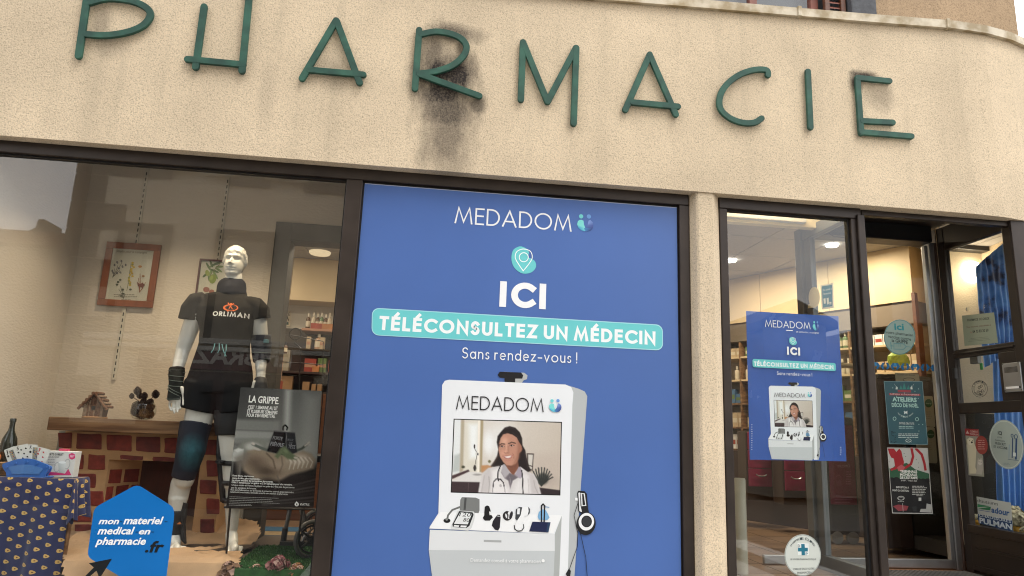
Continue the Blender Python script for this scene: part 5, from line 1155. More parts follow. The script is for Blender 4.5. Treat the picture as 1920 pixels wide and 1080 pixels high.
def face(v):
    d = v-HC
    if d.z > -.13 and abs(d.x) < .12 and -.15 < d.y < .16:
        def g(cx, cy, cz, rr, amt, dirv=(0, -1, 0)):
            nonlocal v
            q = (Vector((d.x, d.y, d.z))-Vector((cx, cy, cz))); w_ = math.exp(-(q.x**2/rr[0]**2+q.y**2/rr[1]**2+q.z**2/rr[2]**2)); v = v+Vector(dirv)*amt*w_
        fy = -.085
        if d.y < .0:
            for s_ in (-1, 1):
                g(.029*s_, fy, .008, (.017, .05, .011), -.023); g(.029*s_, fy, .006, (.009, .05, .005), .006)
                g(.026*s_, fy, .026, (.024, .05, .007), .009); g(.040*s_, fy, -.02, (.018, .05, .018), .004)
                g(.009*s_, fy, -.027, (.006, .05, .006), .008)
            g(0, fy, -.012, (.008, .06, .018), .026); g(0, fy, -.026, (.012, .06, .008), .018); g(0, fy, .012, (.007, .05, .012), .006)
            g(0, fy, -.040, (.012, .05, .004), -.003); g(0, fy, -.048, (.022, .05, .0045), .008); g(0, fy, -.0545, (.024, .05, .002), -.007); g(0, fy, -.061, (.018, .05, .005), .008); g(0, fy, -.070, (.016, .05, .004), -.004)
            g(0, fy, -.086, (.020, .05, .014), .008)
        for s_ in (-1, 1):
            g(.070*s_, .012, -.008, (.02, .015, .026), .013, (s_, 0, 0))
        top = d.z-.052+.5*max(0, d.y+.02)*-1
        hl = .050 + .006*math.sin(d.x*110)+.004*math.sin(d.x*230)
        if d.z > hl-max(0, d.y+.03)*1.6:
            nn_ = noise.noise(Vector((v.x*70, v.y*70, v.z*70))); v = v+(v-HC).normalized()*(.007+.004*nn_)
    return v
bme = organic(body, .005, 4, face); bme.materials.append(SKIN); bob = link('body', bme, man)
# ---- clothes
CLOTH = mat('black_jersey', (.015, .0135, .012), .85, var=(16, .15), bump=(240, .25), spec=.12)
CLOTH2 = mat('black_shorts_fabric', (.010, .010, .011), .75, var=(12, .2), bump=(200, .25), spec=.12)
def wrinkle(k=.004, sc=14):
    return lambda v: v+Vector((noise.noise(v*sc), noise.noise(v*sc+Vector((7, 1, 3))), 0))*k
shirt = [('t', [(J(433, 548), .075, .07), (J(433, 553), .110, .08), (J(431, 559), .172, .09), (J(430, 569), .198, .10), (J(428, 580), .205, .112), (J(427, 600), .176, .122), (J(424, 625), .158, .116), (J(421, 645), .150, .112), (J(419, 664), .158, .116)]),
         ('t', [(J(385, 562), .050, .075), (J(369, 566), .062, .076), (J(359, 580, .0), .066, .072), (J(355, 600, .005), .066, .070)]),
         ('t', [(J(464, 568), .045, .075), (J(479, 573), .056, .074), (J(488, 584, .0), .060, .070), (J(490, 598, .005), .058, .068)])]
sm_ = organic(shirt, .0065, 5, wrinkle(.005, 11)); sm_.materials.append(CLOTH); sh_ = link('t_shirt', sm_, man)
shorts = [('t', [(J(420, 644), .148, .112), (J(418, 668), .162, .120), (J(415, 700), .186, .132), (J(412, 725), .202, .136), (J(411, 738), .200, .134)]),
          ('t', [(J(388, 722), .130, .125), (J(379, 745), .122, .118), (J(371, 770), .110, .110)]), ('t', [(J(436, 722), .120, .122), (J(437, 748), .110, .115), (J(438, 775), .100, .105)])]
so_ = organic(shorts, .007, 5, wrinkle(.007, 9)); so_.materials.append(CLOTH2); shr = link('shorts', so_, man)
mb = MB()
for a, b, c in (((403, 644), (400, 655), (396, 661)), ((411, 644), (411, 656), (408, 662)), ((416, 645), (419, 658), (424, 668)), ((424, 646), (424, 656), (421, 668))):
    mb.tube([J(*a, -.128), J(*b, -.138), J(*c, -.138)], .0028, 6)
mb.build('drawstring', mat('teal_cord', (.10, .26, .27), .6), shr)
# collar
NECKM = mat('navy_foam_collar', (.016, .017, .024), .8, var=(20, .2), bump=(160, .2), spec=.15)
cl = [('t', [(J(434, 559, -.0), .084, .082), (J(434, 553, -.0), .093, .090), (J(434, 546, .0), .088, .086), (J(434.5, 539, .010), .088, .084), (J(435, 533, .024), .084, .074)])]
cm = organic(cl, .006, 4); cm.materials.append(NECKM); link('neck_collar', cm, man)
# shirt print on a gently curved front: laid over the chest
lp = Plane('y', MY-.128); pr = Print(lp); pr.h = 0
OR = '#e06a2a'
pr.poly([(431+14*math.cos(R_(a)), 576+6.6*math.sin(R_(a))+.0*a) for a in range(0, 360, 15)], OR); 
pr.ring(431, 576, 8.5, 3.6, 1.6, '#35302a'); pr.line([(426, 567), (431, 573), (436, 568)], .0055, OR); pr.line([(426, 583), (430.5, 573), (437, 582)], .0055, OR); pr.ell(431.5, 568.5, 1.8, 1.8, OR)
pr.geo('ORLI', (397, 591.5), (427, 592.8), 9, '#d9d7d0', w=.2, gap=.18); pr.geo('MAN', (429.5, 593), (463, 595), 9, '#d9d7d0', w=.2, gap=.18)
lo = pr.build('shirt_print', mat('shirt_ink', (.5, .5, .5), .6, vcol=True), man)
# wrap the print on the chest so that it lies on the cloth
from mathutils.bvhtree import BVHTree
bvh = BVHTree.FromPolygons([v.co for v in sm_.vertices], [tuple(p.vertices) for p in sm_.polygons])
for v in lo.data.vertices:
    off = (MY-.128)-v.co.y; o = CAMP; dr_ = (v.co-CAMP).normalized(); h = bvh.ray_cast(Vector((v.co.x, v.co.y-.25, v.co.z)), Vector((0, 1, 0)))
    if h[0] is not None: v.co = Vector((v.co.x, h[0].y-.0012-off*1.0, v.co.z))
# ---- supports
def brace(name, rings, m, label=None, vx=.006, wr=None):
    q = organic([('t', rings)], vx, 3, wr); q.materials.append(m); o = link(name, q, man)
    if label: o['label'] = label
    return o
BRM = mat('charcoal_elastic', (.016, .018, .016), .8, var=(30, .25), bump=(260, .3), spec=.15)
wb_ = brace('wrist_support', [(J(332, 690, -.01), .046, .044), (J(331, 703, -.02), .046, .043), (J(330, 718, -.035), .040, .038), (J(330, 728, -.04), .043, .032), (J(329, 740, -.045), .046, .030), (J(328, 751, -.05), .044, .028)], BRM, 'charcoal wrist support with thin pale green bands')
STR = mat('pale_green_piping', (.10, .13, .115), .7)
def hoop(c, rx, ry, r, tilt=0, m=STR, par=None, a0=180, a1=360):
    pts = [Vector(c)+Vector((rx*math.cos(R_(a)), ry*math.sin(R_(a)), tilt*math.cos(R_(a))+.006*math.sin(R_(a)))) for a in range(a0, a1+1, 15)]
    return MB().tube(pts, r, 6).build('band', m, par)
for (x, y, dy, rx, ry, t_) in ((332, 696, -.01, .049, .047, -.004), (331, 704, -.02, .049, .046, -.004), (331, 713, -.03, .045, .043, -.004), (330, 723, -.035, .044, .040, -.002), (330, 731, -.04, .047, .036, -.022), (329, 736, -.043, .049, .035, -.024), (328, 747, -.047, .049, .032, .003)): hoop(J(x, y, dy), rx, ry, .0018, t_, STR, wb_)
eb = brace('elbow_support', [(J(490, 628, .02), .060, .056), (J(490, 645, .025), .062, .058), (J(490, 660, .02), .058, .055), (J(490, 672, .01), .052, .050), (J(490, 678, .005), .050, .048)], mat('navy_elastic', (.010, .013, .022), .75, var=(30, .2), bump=(260, .3)), 'navy elbow support with grey bands')
for y, rx in ((661, .061), (672, .055)): hoop(J(490, y, .015), rx, rx*.95, .0016, 0, STR, eb)
MB().lathe([(0, 0), (.017, .0), (.017, .02), (0, .024)], J(499, 643, -.035), 10).build('teal_pad', mat('teal_pad', (.03, .12, .14), .6), eb)
hb_ = brace('hand_support', [(J(489, 710, -.015), .037, .036), (J(488, 720, -.03), .043, .036), (J(488, 738, -.04), .046, .033)], BLACKP if False else mat('black_neoprene', (.012, .012, .013), .6, var=(20, .2)), 'black hand support')
# knee support with teal flecks
KM = bpy.data.materials.new('navy_knee_knit'); KM.use_nodes = True; _nt = KM.node_tree; _b = _nt.nodes['Principled BSDF']; _b.inputs['Roughness'].default_value = .8
_tc = N(_nt, 'ShaderNodeTexCoord'); _s = N(_nt, 'ShaderNodeVectorMath', operation='SUBTRACT'); _nt.links.new(_tc.outputs['Object'], _s.inputs[0]); kc = J(358, 848, -.08); _s.inputs[1].default_value = kc
_m = N(_nt, 'ShaderNodeVectorMath', operation='MULTIPLY'); _m.inputs[1].default_value = (14, 5, 9.5); _nt.links.new(_s.outputs[0], _m.inputs[0]); _l = N(_nt, 'ShaderNodeVectorMath', operation='LENGTH'); _nt.links.new(_m.outputs[0], _l.inputs[0])
_n = N(_nt, 'ShaderNodeTexNoise'); _n.inputs['Scale'].default_value = 260; _nt.links.new(_tc.outputs['Object'], _n.inputs[0])
_v = mathn(_nt, 'MULTIPLY', mathn(_nt, 'SUBTRACT', 1.15, _l.outputs['Value'], True), mathn(_nt, 'MULTIPLY', mathn(_nt, 'SUBTRACT', _n.outputs['Fac'], .44, True), 9, True), True)
_x = N(_nt, 'ShaderNodeMixRGB'); _nt.links.new(_v, _x.inputs[0]); _x.inputs[1].default_value = (.007, .009, .020, 1); _x.inputs[2].default_value = (.03, .17, .21, 1); _nt.links.new(_x.outputs[0], _b.inputs['Base Color'])
brace('knee_support', [(J(368, 793, 0), .092, .094), (J(363, 815, -.01), .086, .088), (J(358, 845, -.02), .083, .080), (J(351, 870, -.01), .073, .072), (J(343, 896, .0), .067, .066)], KM, 'navy knee support with a teal speckled patch')
MB().tube([J(345, 795, -.03), J(338, 835, -.04), J(331, 868, -.03), J(326, 890, -.01)], .003, 6).build('seam', mat('teal_seam', (.03, .10, .12), .6), man)
ab = brace('ankle_support', [(J(331, 958, .025), .058, .058), (J(329, 975, .02), .048, .050), (J(328, 992, .02), .045, .048), (J(328, 1003, .02), .046, .050)], mat('black_neoprene', (.01, .01, .01), .6), 'black ankle support with a small orange mark')
MB().prism([(J(342, 940).x, J(342, 940).z), (J(351, 945).x, J(351, 945).z), (J(346, 985).x, J(346, 985).z), (J(348, 1020).x, J(348, 1020).z), (J(340, 1012).x, J(340, 1012).z), (J(338, 975).x, J(338, 975).z)], MY-.01, MY+.02).build('stiff_shell', MATS['black_neoprene'], ab)
q = J(336, 981, -.034); MB().prism([(q.x-.010, q.z-.005), (q.x+.010, q.z-.005), (q.x, q.z+.007)], q.y-.006, q.y+.01).build('orange_mark', mat('orange_print', (.55, .18, .05), .6), ab)
kb = brace('hinged_knee_brace', [(J(434, 768, 0), .104, .100), (J(433, 800, 0), .094, .094), (J(432, 816, 0), .084, .086)], MATS['black_neoprene'], 'black hinged knee brace')
for a, b, c, r in (((414, 778), (412, 850), (418, 940), .016), ((452, 780), (452, 850), (448, 945), .014)): MB().tube([J(*a, -.02), J(*b, -.03), J(*c, -.01)], [r, r*1.3, r], 8).build('side_bar', MATS['black_neoprene'], kb)
MB().lathe([(0, 0), (.028, .004), (.03, .02), (.0, .024)], J(413, 870, -.06), 12).build('hinge', BLACKP, kb)
for (x, y, r) in ((434, 868, .066), (436, 905, .061), (436, 938, .058)):
    MB().lathe([(r, -.014), (r+.004, 0), (r, .014)], J(x, y, .0), 20).build('strap', MATS['black_neoprene'], kb)
MB().lathe([(0, 0), (.20, 0), (.205, .004), (.20, .010), (0, .012)], (J(405, 1005).x, MY+.06, DZ+.018), 36).build('foot_plate', mat('dark_steel_plate', (.05, .042, .038), .4, .6), man)

# ================================================================== FIREPLACE
FY = .86
fpx = lambda x, y, Y=FY: (at(x, y, Y).x, at(x, y, Y).z)
fire = thing('fireplace', 'mock fireplace painted with dark red bricks on tan mortar', 'fireplace', (-1.7, FY, DZ))
MORT = mat('tan_mortar_board', (.54, .33, .165), .85, var=(9, .15), bump=(60, .3, .003))
BRK = [mat(f'painted_brick_{n}', c, .6, var=(24, .35), bump=(60, .5, .004)) for n, c in (('maroon', (.19, .028, .021)), ('dark_red', (.23, .032, .022)), ('plum', (.155, .024, .020)))]
fx0, fx1 = fpx(108, 900)[0], fpx(414, 900)[0]; ftop = fpx(200, 811)[1]
ox0, ox1 = fpx(199, 900)[0], fpx(372, 900)[0]; otop = fpx(280, 864)[1]
fb = .16
m = MB()
m.box(fx0, ox0, FY, BY-.005, DZ, ftop); m.box(ox1, fx1, FY, BY-.005, DZ, ftop); m.box(ox0, ox1, FY, BY-.005, otop, ftop); m.build('surround', MORT, fire)
ix0, ix1, IY = ox0+.11, ox1-.04, FY+.24
m = MB(); m.add([(ox0+.001, FY+.002, DZ), (ix0, IY, DZ), (ix0, IY, otop), (ox0+.001, FY+.002, otop)], [(0, 1, 2, 3)]); m.add([(ox0+.001, FY+.004, DZ), (ix0, IY+.002, DZ), (ix0, IY+.002, otop), (ox0+.001, FY+.004, otop)], [(3, 2, 1, 0)]); m.build('cheek', MORT, fire, recalc=False)
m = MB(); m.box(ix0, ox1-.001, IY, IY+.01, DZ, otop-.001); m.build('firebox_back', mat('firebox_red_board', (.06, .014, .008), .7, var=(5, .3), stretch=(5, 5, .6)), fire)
# mantel shelf
a0 = at(91, 784, FY-.17); a1 = at(89, 811, FY-.17)
xm0 = at(88, 800, FY-.17).x; xm1 = at(432, 800, FY-.17).x; zm0 = at(250, 812, FY-.17).z; zm1 = at(250, 787, FY-.17).z
man_t = thing('mantel_shelf', 'thick oak shelf across the top of the fireplace', 'shelf', (-1.7, FY, ftop))
MB().bbox(xm0, xm1, FY-.17, BY-.002, zm0, zm1, .006).build('board', WOODL, man_t)
def brick_poly(pts, jit=.0032):
    """irregular painted brick, a few mm proud of the mortar"""
    out = []; n = len(pts)
    for i in range(n):
        a, b = Vector(pts[i]), Vector(pts[(i+1) % n]); L = (b-a).length
        for k in range(3):
            t = (.05, .5, .95)[k]; p = a.lerp(b, t); out.append((p.x+random.uniform(-jit, jit), p.y+random.uniform(-jit, jit)))
    return out
def brick(pts, Y=FY, label=None):
    m = MB(); o = brick_poly(pts); n = len(o); cx = sum(p[0] for p in o)/n; cy = sum(p[1] for p in o)/n; d = random.uniform(.004, .007)
    vs = [(x, Y+.002, z) for x, z in o]+[(x, Y-d*.6, z) for x, z in o]+[(cx+(x-cx)*.93, Y-d, cy+(z-cy)*.90) for x, z in o]
    m.add(vs, [tuple(range(3*n-1, 2*n-1, -1))]+[((i+1) % n, i, n+i, n+(i+1) % n) for i in range(n)]+[(n+(i+1) % n, n+i, 2*n+i, 2*n+(i+1) % n) for i in range(n)]); m.build('brick', random.choice(BRK), fire)
rows = [(817.5, 846, [(110, 135), (144, 190), (200, 247), (256, 301), (309, 344), (352, 372), (378, 408)]),
        (856, 884, [(110, 124), (128, 157), (166, 197)]), (892, 918, [(126, 180)]), (924, 951, [(112, 146), (158, 194)]), (958, 983, [(118, 172), (180, 196)]), (988, 1012, [(110, 132), (140, 190)]),
        (854, 862, [(226, 268), (287, 330), (338, 366)]), (856, 886, [(374, 380), (388, 411)]), (893, 920, [(375, 406)]), (928, 957, [(376, 380), (388, 411)]), (966, 996, [(376, 402)]), (1003, 1018, [(374, 398)])]
for y0, y1, xs in rows:
    for (xa, xb) in xs:
        sl = lambda x: (x-250)*.048
        pts = [fpx(xa, y1+sl(xa)), fpx(xb, y1+sl(xb)), fpx(xb, y0+sl(xb)), fpx(xa, y0+sl(xa))]
        if xb-xa > 7: brick(pts)
# cheek bricks, along the splayed side
def cheek_pt(t, z): return (ox0+(ix0-ox0)*t, FY+.002+(IY-FY-.002)*t, z)
for r in range(8):
    z0 = DZ+.05+r*.098
    for (ta, tb) in (((.06, .40), (.50, .92)) if r % 2 else ((.04, .22), (.32, .66), (.76, .96))):
        z1 = z0+.082
        if z1 > otop: continue
        P0, P1 = cheek_pt(ta, 0), cheek_pt(tb, 0); nrm = Vector((P1[1]-P0[1], -(P1[0]-P0[0]), 0)).normalized()*.005; j = lambda: random.uniform(-.004, .004)
        V = [(P0[0], P0[1], z0+j()), (P1[0], P1[1], z0+j()), (P1[0], P1[1], z1+j()), (P0[0], P0[1], z1+j())]; F = [tuple(Vector(v)+nrm) for v in V]
        MB().add(V+F, [(4, 5, 6, 7), (0, 1, 5, 4), (1, 2, 6, 5), (2, 3, 7, 6), (3, 0, 4, 7)]).build('brick', random.choice(BRK), fire)
# brass knob/handle like item at the left under the shelf: pale side panel
MB().box(fx0-.085, fx0-.002, FY+.10, BY-.004, DZ, ftop-.002).build('side_panel', mat('grey_side_panel', (.28, .29, .28), .7, var=(4, .1)), fire)
MB().box(fx1+.002, fx1+.10, BY-.05, BY-.002, .09, ftop).build('side_panel', MATS['grey_side_panel'], fire)

# ---- birdhouse of twigs
bh = thing('birdhouse', 'small birdhouse of bark twigs standing on the mantel shelf', 'birdhouse', (at(178, 783, FY-.05).x, FY-.05, zm1))
BYY = FY-.05; bpx = lambda x, y, d=0: at(x, y, BYY+d)
zt_ = zm1; bc = bpx(178, 780).x; sc_ = bpx(200, 760).x-bpx(180, 760).x; u = sc_/20
MB().lathe([(0, 0), (23*u, 0), (24*u, 2*u), (22*u, 3.2*u), (0, 3.4*u)], (bc, BYY, zt_), 24, sy=.75).build('base', mat('pale_wood_disc', (.36, .2, .09), .6, var=(20, .2)), bh)
BARK = [mat(f'bark_{n}', c, .85, var=(60, .4), bump=(90, .8, .004)) for n, c in (('brown', (.14, .065, .035)), ('grey_brown', (.22, .15, .10)), ('dark', (.07, .035, .02)))]
MB().prism([(bc-17*u, zt_+3*u), (bc+17*u, zt_+3*u), (bc+19*u, zt_+22*u), (bc, zt_+47*u), (bc-19*u, zt_+22*u)], BYY-11*u, BYY+12*u).build('body', BARK[2], bh)
for k in range(15):
    x = bc+(-17+k*2.43)*u; hz = zt_+(24+max(0, 20-abs(-17+k*2.43)*1.25))*u; hole = abs(-17+k*2.43) < 3
    seg = [(zt_+3*u, hz)] if not hole else [(zt_+3*u, zt_+16*u), (zt_+24*u, hz)]
    for a, b in seg: MB().tube([(x+random.uniform(-.3, .3)*u, BYY-12*u, a), (x+random.uniform(-.5, .5)*u, BYY-12.3*u, (a+b)/2), (x, BYY-12*u, b)], 1.35*u, 6).build('twig', random.choice(BARK[:2]), bh)
MB().tube([(bc, BYY-12.2*u, zt_+20*u), (bc, BYY-9*u, zt_+20*u)], 3.8*u, 12).build('entrance_hole', BLACKP, bh)
for s_ in (-1, 1):
    for k in range(5):
        t0 = k/5; a = Vector((bc+s_*(2)*u, 0, zt_+50*u)); b = Vector((bc+s_*27*u, 0, zt_+18*u)); p = a.lerp(b, (k+.2)/5)
        MB().tube([(p.x, BYY-17*u, p.z), (p.x+random.uniform(-1, 1)*u, BYY, p.z+random.uniform(-.6, .6)*u), (p.x, BYY+16*u, p.z)], 3.1*u, 7).build('roof_log', BARK[k % 2], bh)
    a = (bc-s_*0*u, BYY-15.5*u, zt_+49*u); b = (bc+s_*27*u, BYY-15.5*u, zt_+17*u); MB().tube([a, b], [2.4*u, 2.9*u], 8).build('roof_log', BARK[0], bh)
# ---- bowl of pine cones
bw = thing('pine_cone_bowl', 'round glass bowl filled with pine cones and dried seed heads on the shelf', 'bowl', (at(268, 785, FY-.05).x, FY-.05, zm1))
cc = bpx(269, 770); cx_ = cc.x; R = 24*u
prof = [(R*.35, 0), (R*.75, R*.12), (R*.98, R*.5), (R, R*.85), (R*.9, R*1.25), (R*.72, R*1.5), (R*.70, R*1.52), (R*.88, R*1.24), (R*.97, R*.85), (R*.95, R*.5), (R*.72, R*.16), (R*.3, R*.05)]
MB().lathe(prof, (cx_, BYY, zm1+.001), 28).build('glass_bowl', GLASSB, bw, smooth=True)
CONE = [mat('pine_cone_dark', (.035, .018, .012), .8, var=(50, .4)), mat('pine_cone_brown', (.12, .055, .025), .75, var=(50, .4)), mat('seed_pod_ochre', (.20, .10, .035), .7, var=(40, .3))]
def cone(c, r, ax, m, parent, name='pine_cone'):
    mb = MB(); ax = Vector(ax).normalized(); s = ax.cross(Vector((.3, .9, .2))).normalized(); f = ax.cross(s)
    for i in range(7):
        t = i/6; h = (t-.5)*2.1*r; rr_ = r*math.sin(math.pi*(.18+.72*t))*.95; nn_ = 9
        for k in range(nn_):
            a = 2*math.pi*(k/nn_+i*.381); d = s*math.cos(a)+f*math.sin(a); tt = ax.cross(d); p0 = Vector(c)+ax*h+d*rr_*.35; tip = Vector(c)+ax*(h+r*.22)+d*rr_*1.1; w_ = r*.24
            mb.add([p0+tt*w_*.5, p0-tt*w_*.5, tip-tt*w_, tip+tt*w_, p0+ax*r*.22, tip+ax*r*.1], [(0, 1, 2, 3), (0, 3, 5, 4), (1, 4, 5, 2), (3, 2, 5), (0, 4, 1)])
    mb.tube([Vector(c)-ax*r, Vector(c)+ax*r*.9], [r*.35, r*.15], 6)
    return mb.build(name, m, parent, recalc=False)
for (dx, dz, dy, r, m_) in ((-11, 14, -8, 9.5, 0), (-13, 26, -2, 9, 0), (5, 12, -10, 9, 2), (12, 22, -3, 8, 1), (2, 24, 4, 9, 0), (-3, 8, 6, 9, 1), (13, 10, 2, 8, 2), (10, 34, 2, 6.5, 0), (-2, 34, 0, 7, 0)):
    cone((cx_+dx*u, BYY+dy*u, zm1+dz*u+2*u), r*u, (random.uniform(-1, 1), random.uniform(-1, .2), random.uniform(-.3, 1)), CONE[m_], bw)
for (px, py, r) in ((247, 743, 5), (258, 734, 7.5), (262, 742, 6), (271, 743, 6.5), (292, 740, 7.5)):
    q = bpx(px, py); h = cone(q, r*u, (0, -.5, 1), CONE[0], bw, 'seed_head')
    MB().tube([q, (q.x*.5+(cx_)*.5, BYY, (q.z+zm1+30*u)/2), (cx_+random.uniform(-4, 4)*u, BYY, zm1+25*u)], .8*u, 5).build('stem', CONE[1], bw)

# ---- wall rails and pictures on the back wall
def slot_rail(pxa, pxb, lab):
    a, b = at(*pxa, BY-.01), at(*pxb, BY-.01); x = (a.x+b.x)/2
    t = thing('slotted_rail', lab, 'shelf rail', (x, BY, b.z), 'slotted shelf rails on the back wall')
    m = MB(); m.bbox(x-.0125, x+.0125, BY-.014, BY-.001, b.z, a.z, .002); m.build('channel', mat('cream_rail', (.52, .48, .40), .5), t)
    m = MB(); z = a.z-.03
    while z > b.z+.02:
        m.box(x-.0035, x+.0035, BY-.0146, BY-.0139, z-.024, z); z -= .042
    m.build('slots', BLACKP, t, kind='stuff')
slot_rail((268, 315), (263-44*0, 464), 'slotted metal rail above the wooden botanical picture')
slot_rail((233, 578), (213, 712), 'slotted metal rail below the wooden botanical picture')
slot_rail((427, 330), (408, 500), 'slotted metal rail above the dark framed picture')
def picture(pxs, fw, dep, fm_, lab, paper, col='#b5ad9a'):
    Y = BY-dep; q = [at(*p, Y) for p in pxs]; x0_ = (q[0].x+q[3].x)/2; x1_ = (q[1].x+q[2].x)/2; z1_ = (q[0].z+q[1].z)/2; z0_ = (q[2].z+q[3].z)/2
    t = thing('framed_picture', lab, 'picture', (x0_, BY, z0_)); m = MB()
    for (a, b, c, d) in ((x0_, x1_, z1_-fw, z1_), (x0_, x1_, z0_, z0_+fw)): m.bbox(a, b, Y, BY-.016, c, d, .004)
    for (a, b, c, d) in ((x0_, x0_+fw, z0_+fw, z1_-fw), (x1_-fw, x1_, z0_+fw, z1_-fw)): m.bbox(a, b, Y, BY-.016, c, d, .004)
    m.build('frame', fm_, t); MB().box(x0_+fw-.002, x1_-fw+.002, Y+.012, Y+.016, z0_+fw-.002, z1_-fw+.002).build('mount', paper, t)
    MB().box(x0_+fw, x1_-fw, Y+.006, Y+.008, z0_+fw, z1_-fw, 1, 0).build('pane', [GLASS, CLEAR], t)
    return t, Print(Plane('y', Y+.012))
PAP = mat('cream_print_paper', (.55, .52, .44), .7, var=(5, .05))
t, pr = picture([(199, 453), (301, 458), (287, 577), (182, 572)], .045, .03, mat('cherry_wood_frame', (.20, .058, .020), .4, var=(8, .2), stretch=(3, 3, .6)), 'wooden framed botanical print hanging left of the mannequin', PAP)
pr.h = .001
GRY = '#4e4a42'
def twigs(pr, x, y, pts, col, w=.003):
    for a, b in pts: pr.line([(x, y), (x+a*.5+1, y+b*.5), (x+a, y+b)], w, col)
twigs(pr, 211, 520, [(4, -16), (10, -22), (14, -14), (2, -10), (17, -26), (8, -8)], GRY); 
for x, y in ((215, 497), (220, 492), (228, 490), (223, 503), (211, 508), (226, 511), (220, 512), (236, 497), (213, 512), (230, 500)): pr.ell(x, y, 2.6, 1.8, '#57525a', rot=random.uniform(0, 90), n=8); pr.ell(x+1, y, 1, 1, '#8b8590', n=6)
twigs(pr, 238, 545, [(4, -26), (8, -52), (6, -40)], '#5d6130')
for k in range(16): pr.ell(241+k*.75+random.uniform(-3.5, 3.5), 535-k*2.8, 2.4, 2, random.choice(['#b89818', '#c7a72a', '#8f8a2a']), n=8)
twigs(pr, 262, 548, [(-3, -16), (1, -34), (-2, -26), (8, -12), (11, -18)], '#8a4a2a', .004); pr.ell(263, 500, 3.5, 2.5, '#b0793a', n=8); pr.ell(269, 518, 3, 2, '#9a6a40', n=8); pr.poly([(257, 528), (262, 533), (268, 530), (272, 535), (268, 540), (259, 537)], '#6b3322')
twigs(pr, 232, 560, [(-9, -18), (-6, -24), (2, -10), (-12, -8)], '#3c4432')
for x, y in ((222, 529), (226, 525), (220, 534), (231, 543), (245, 543), (228, 555), (231, 551)): pr.ell(x, y, 2.6, 2, '#3f4736', n=8)
pr.text('Simples pour la Campagne', (218, 473), (276, 476), 4.5, '#5b5549', shear=.4); pr.lines(214, 552, 262, 556, 2, 4, 1, '#6d675c'); pr.lines(228, 561, 250, 563, 1, 4, 1, '#6d675c')
pr.build('print', INK, t)
t, pr = picture([(373, 484), (447, 489), (436, 590), (362, 585)], .013, .03, mat('burgundy_frame', (.07, .018, .022), .45, var=(8, .2)), 'dark red framed olive print partly behind the mannequin head', PAP)
pr.h = .001
for k, (x, y, r, L) in enumerate(((391, 500, 60, 9), (400, 497, -30, 10), (408, 494, -15, 9), (395, 512, 100, 8), (402, 508, 20, 9), (410, 506, 35, 8), (386, 515, 140, 8), (404, 516, 60, 9), (392, 522, 80, 6), (412, 500, 0, 7), (396, 494, 70, 8))): pr.ell(x, y, L, 2.2, ['#4c6a34', '#5f7c40', '#3f5a30', '#6d8a4a'][k % 4], rot=r, n=12)
pr.line([(414, 493), (404, 504), (397, 512), (393, 520)], .004, '#6a5a3a')
pr.ell(399, 523, 6.5, 9, '#7f8f35', rot=15); pr.ell(389, 512, 4, 6, '#8a9a40', rot=-15); pr.ell(397, 521, 2.6, 5, '#9bab50', rot=15); pr.ell(387, 543, 6, 5, '#8b4a3a'); pr.ell(397, 547, 5, 4, '#9a5a48')
pr.build('print', INK, t)
# ================================================================== THE FLU POSTER
GY = .16
gp_ = Plane('y', GY); gt_ = thing('flu_poster', 'grey flu poster of a man under a black weight, in front of the mannequin', 'poster', (-.95, GY, .5))
pr = Print(gp_); G4 = [(451.5, 726), (603.5, 733), (588, 952), (424, 951)]
sheet(pr, G4, .002, 'sheet', mat('dark_poster_sheet', '#232322', .25, var=(4, .08), bump=(3, .3, .01)), gt_)
pr.h = .0005
put_picture(pr, G4, 112, 150, bed_scene); pr.up()
q = lambda pts, c: pr.poly(pts, c)
pr.text('FORTE', (511, 823.5), (529.5, 825.5), 6, '#6f6f70', .03, .12); pr.text('FIÈVRE', (506, 835), (532, 838.5), 7, '#77777a', .03, .12); pr.text('MAUX', (539, 826), (550, 827.5), 4.2, '#55565a', .02); pr.text('DE', (542, 831.5), (548, 832.5), 3.2, '#55565a', .02); pr.text('TÊTE', (540, 840), (553, 841.5), 6.5, '#707074', .03)
W = '#e9e8e3'
pr.text('LA GRIPPE', (466, 754), (521, 757.5), 12.5, W, .022); pr.text(',', (521, 757), (523, 757), 5, W)
pr.text("C'EST 1 SEMAINE AU LIT", (464.5, 766), (520.5, 768.5), 6, W, .02); pr.text('ET PLUSIEURS SEMAINES', (463.5, 773.5), (520, 776.5), 6, W, .02); pr.text("POUR S'EN REMETTRE.", (462.5, 781), (516, 783.5), 6, W, .02)
body_t = [('Forte fièvre, courbatures,', 436, 477, 893, .02), ('maux de tête, gêne respiratoire…', 435.5, 490, 897.5, .02), ('La grippe entraîne des symptômes éprouvants.', 435, 512, 901.5, .02), ("Il faut 1 semaine pour en guérir et 2 à 4 semaines pour s'en remettre.", 434.5, 548, 905.5, .02), ('Chaque année en France, la grippe tue près de 3 fois plus de personnes', 434, 552, 910.5, 0), ('que les accidents de la route.', 433.5, 481, 915.5, 0), ('Pour plus d’informations sur les moyens de prévention contre la grippe saisonnière,', 432.5, 551, 919.5, 0), ('notamment la vaccination, demandez conseil à votre médecin ou pharmacien.', 432, 540, 923.5, 0)]
for tx, xa, xb, y, b in body_t: pr.text(tx, (xa, y), (xb, y+(xb-xa)*.042), 3.1, '#dcdbd6', b)
pr.lines(430.5, 931, 530, 934, 4, 3.2, .7, '#9b9a96', slope=.03, rag=.35); pr.lines(429.5, 944, 480, 946, 2, 2.6, .7, '#9b9a96', slope=.03)
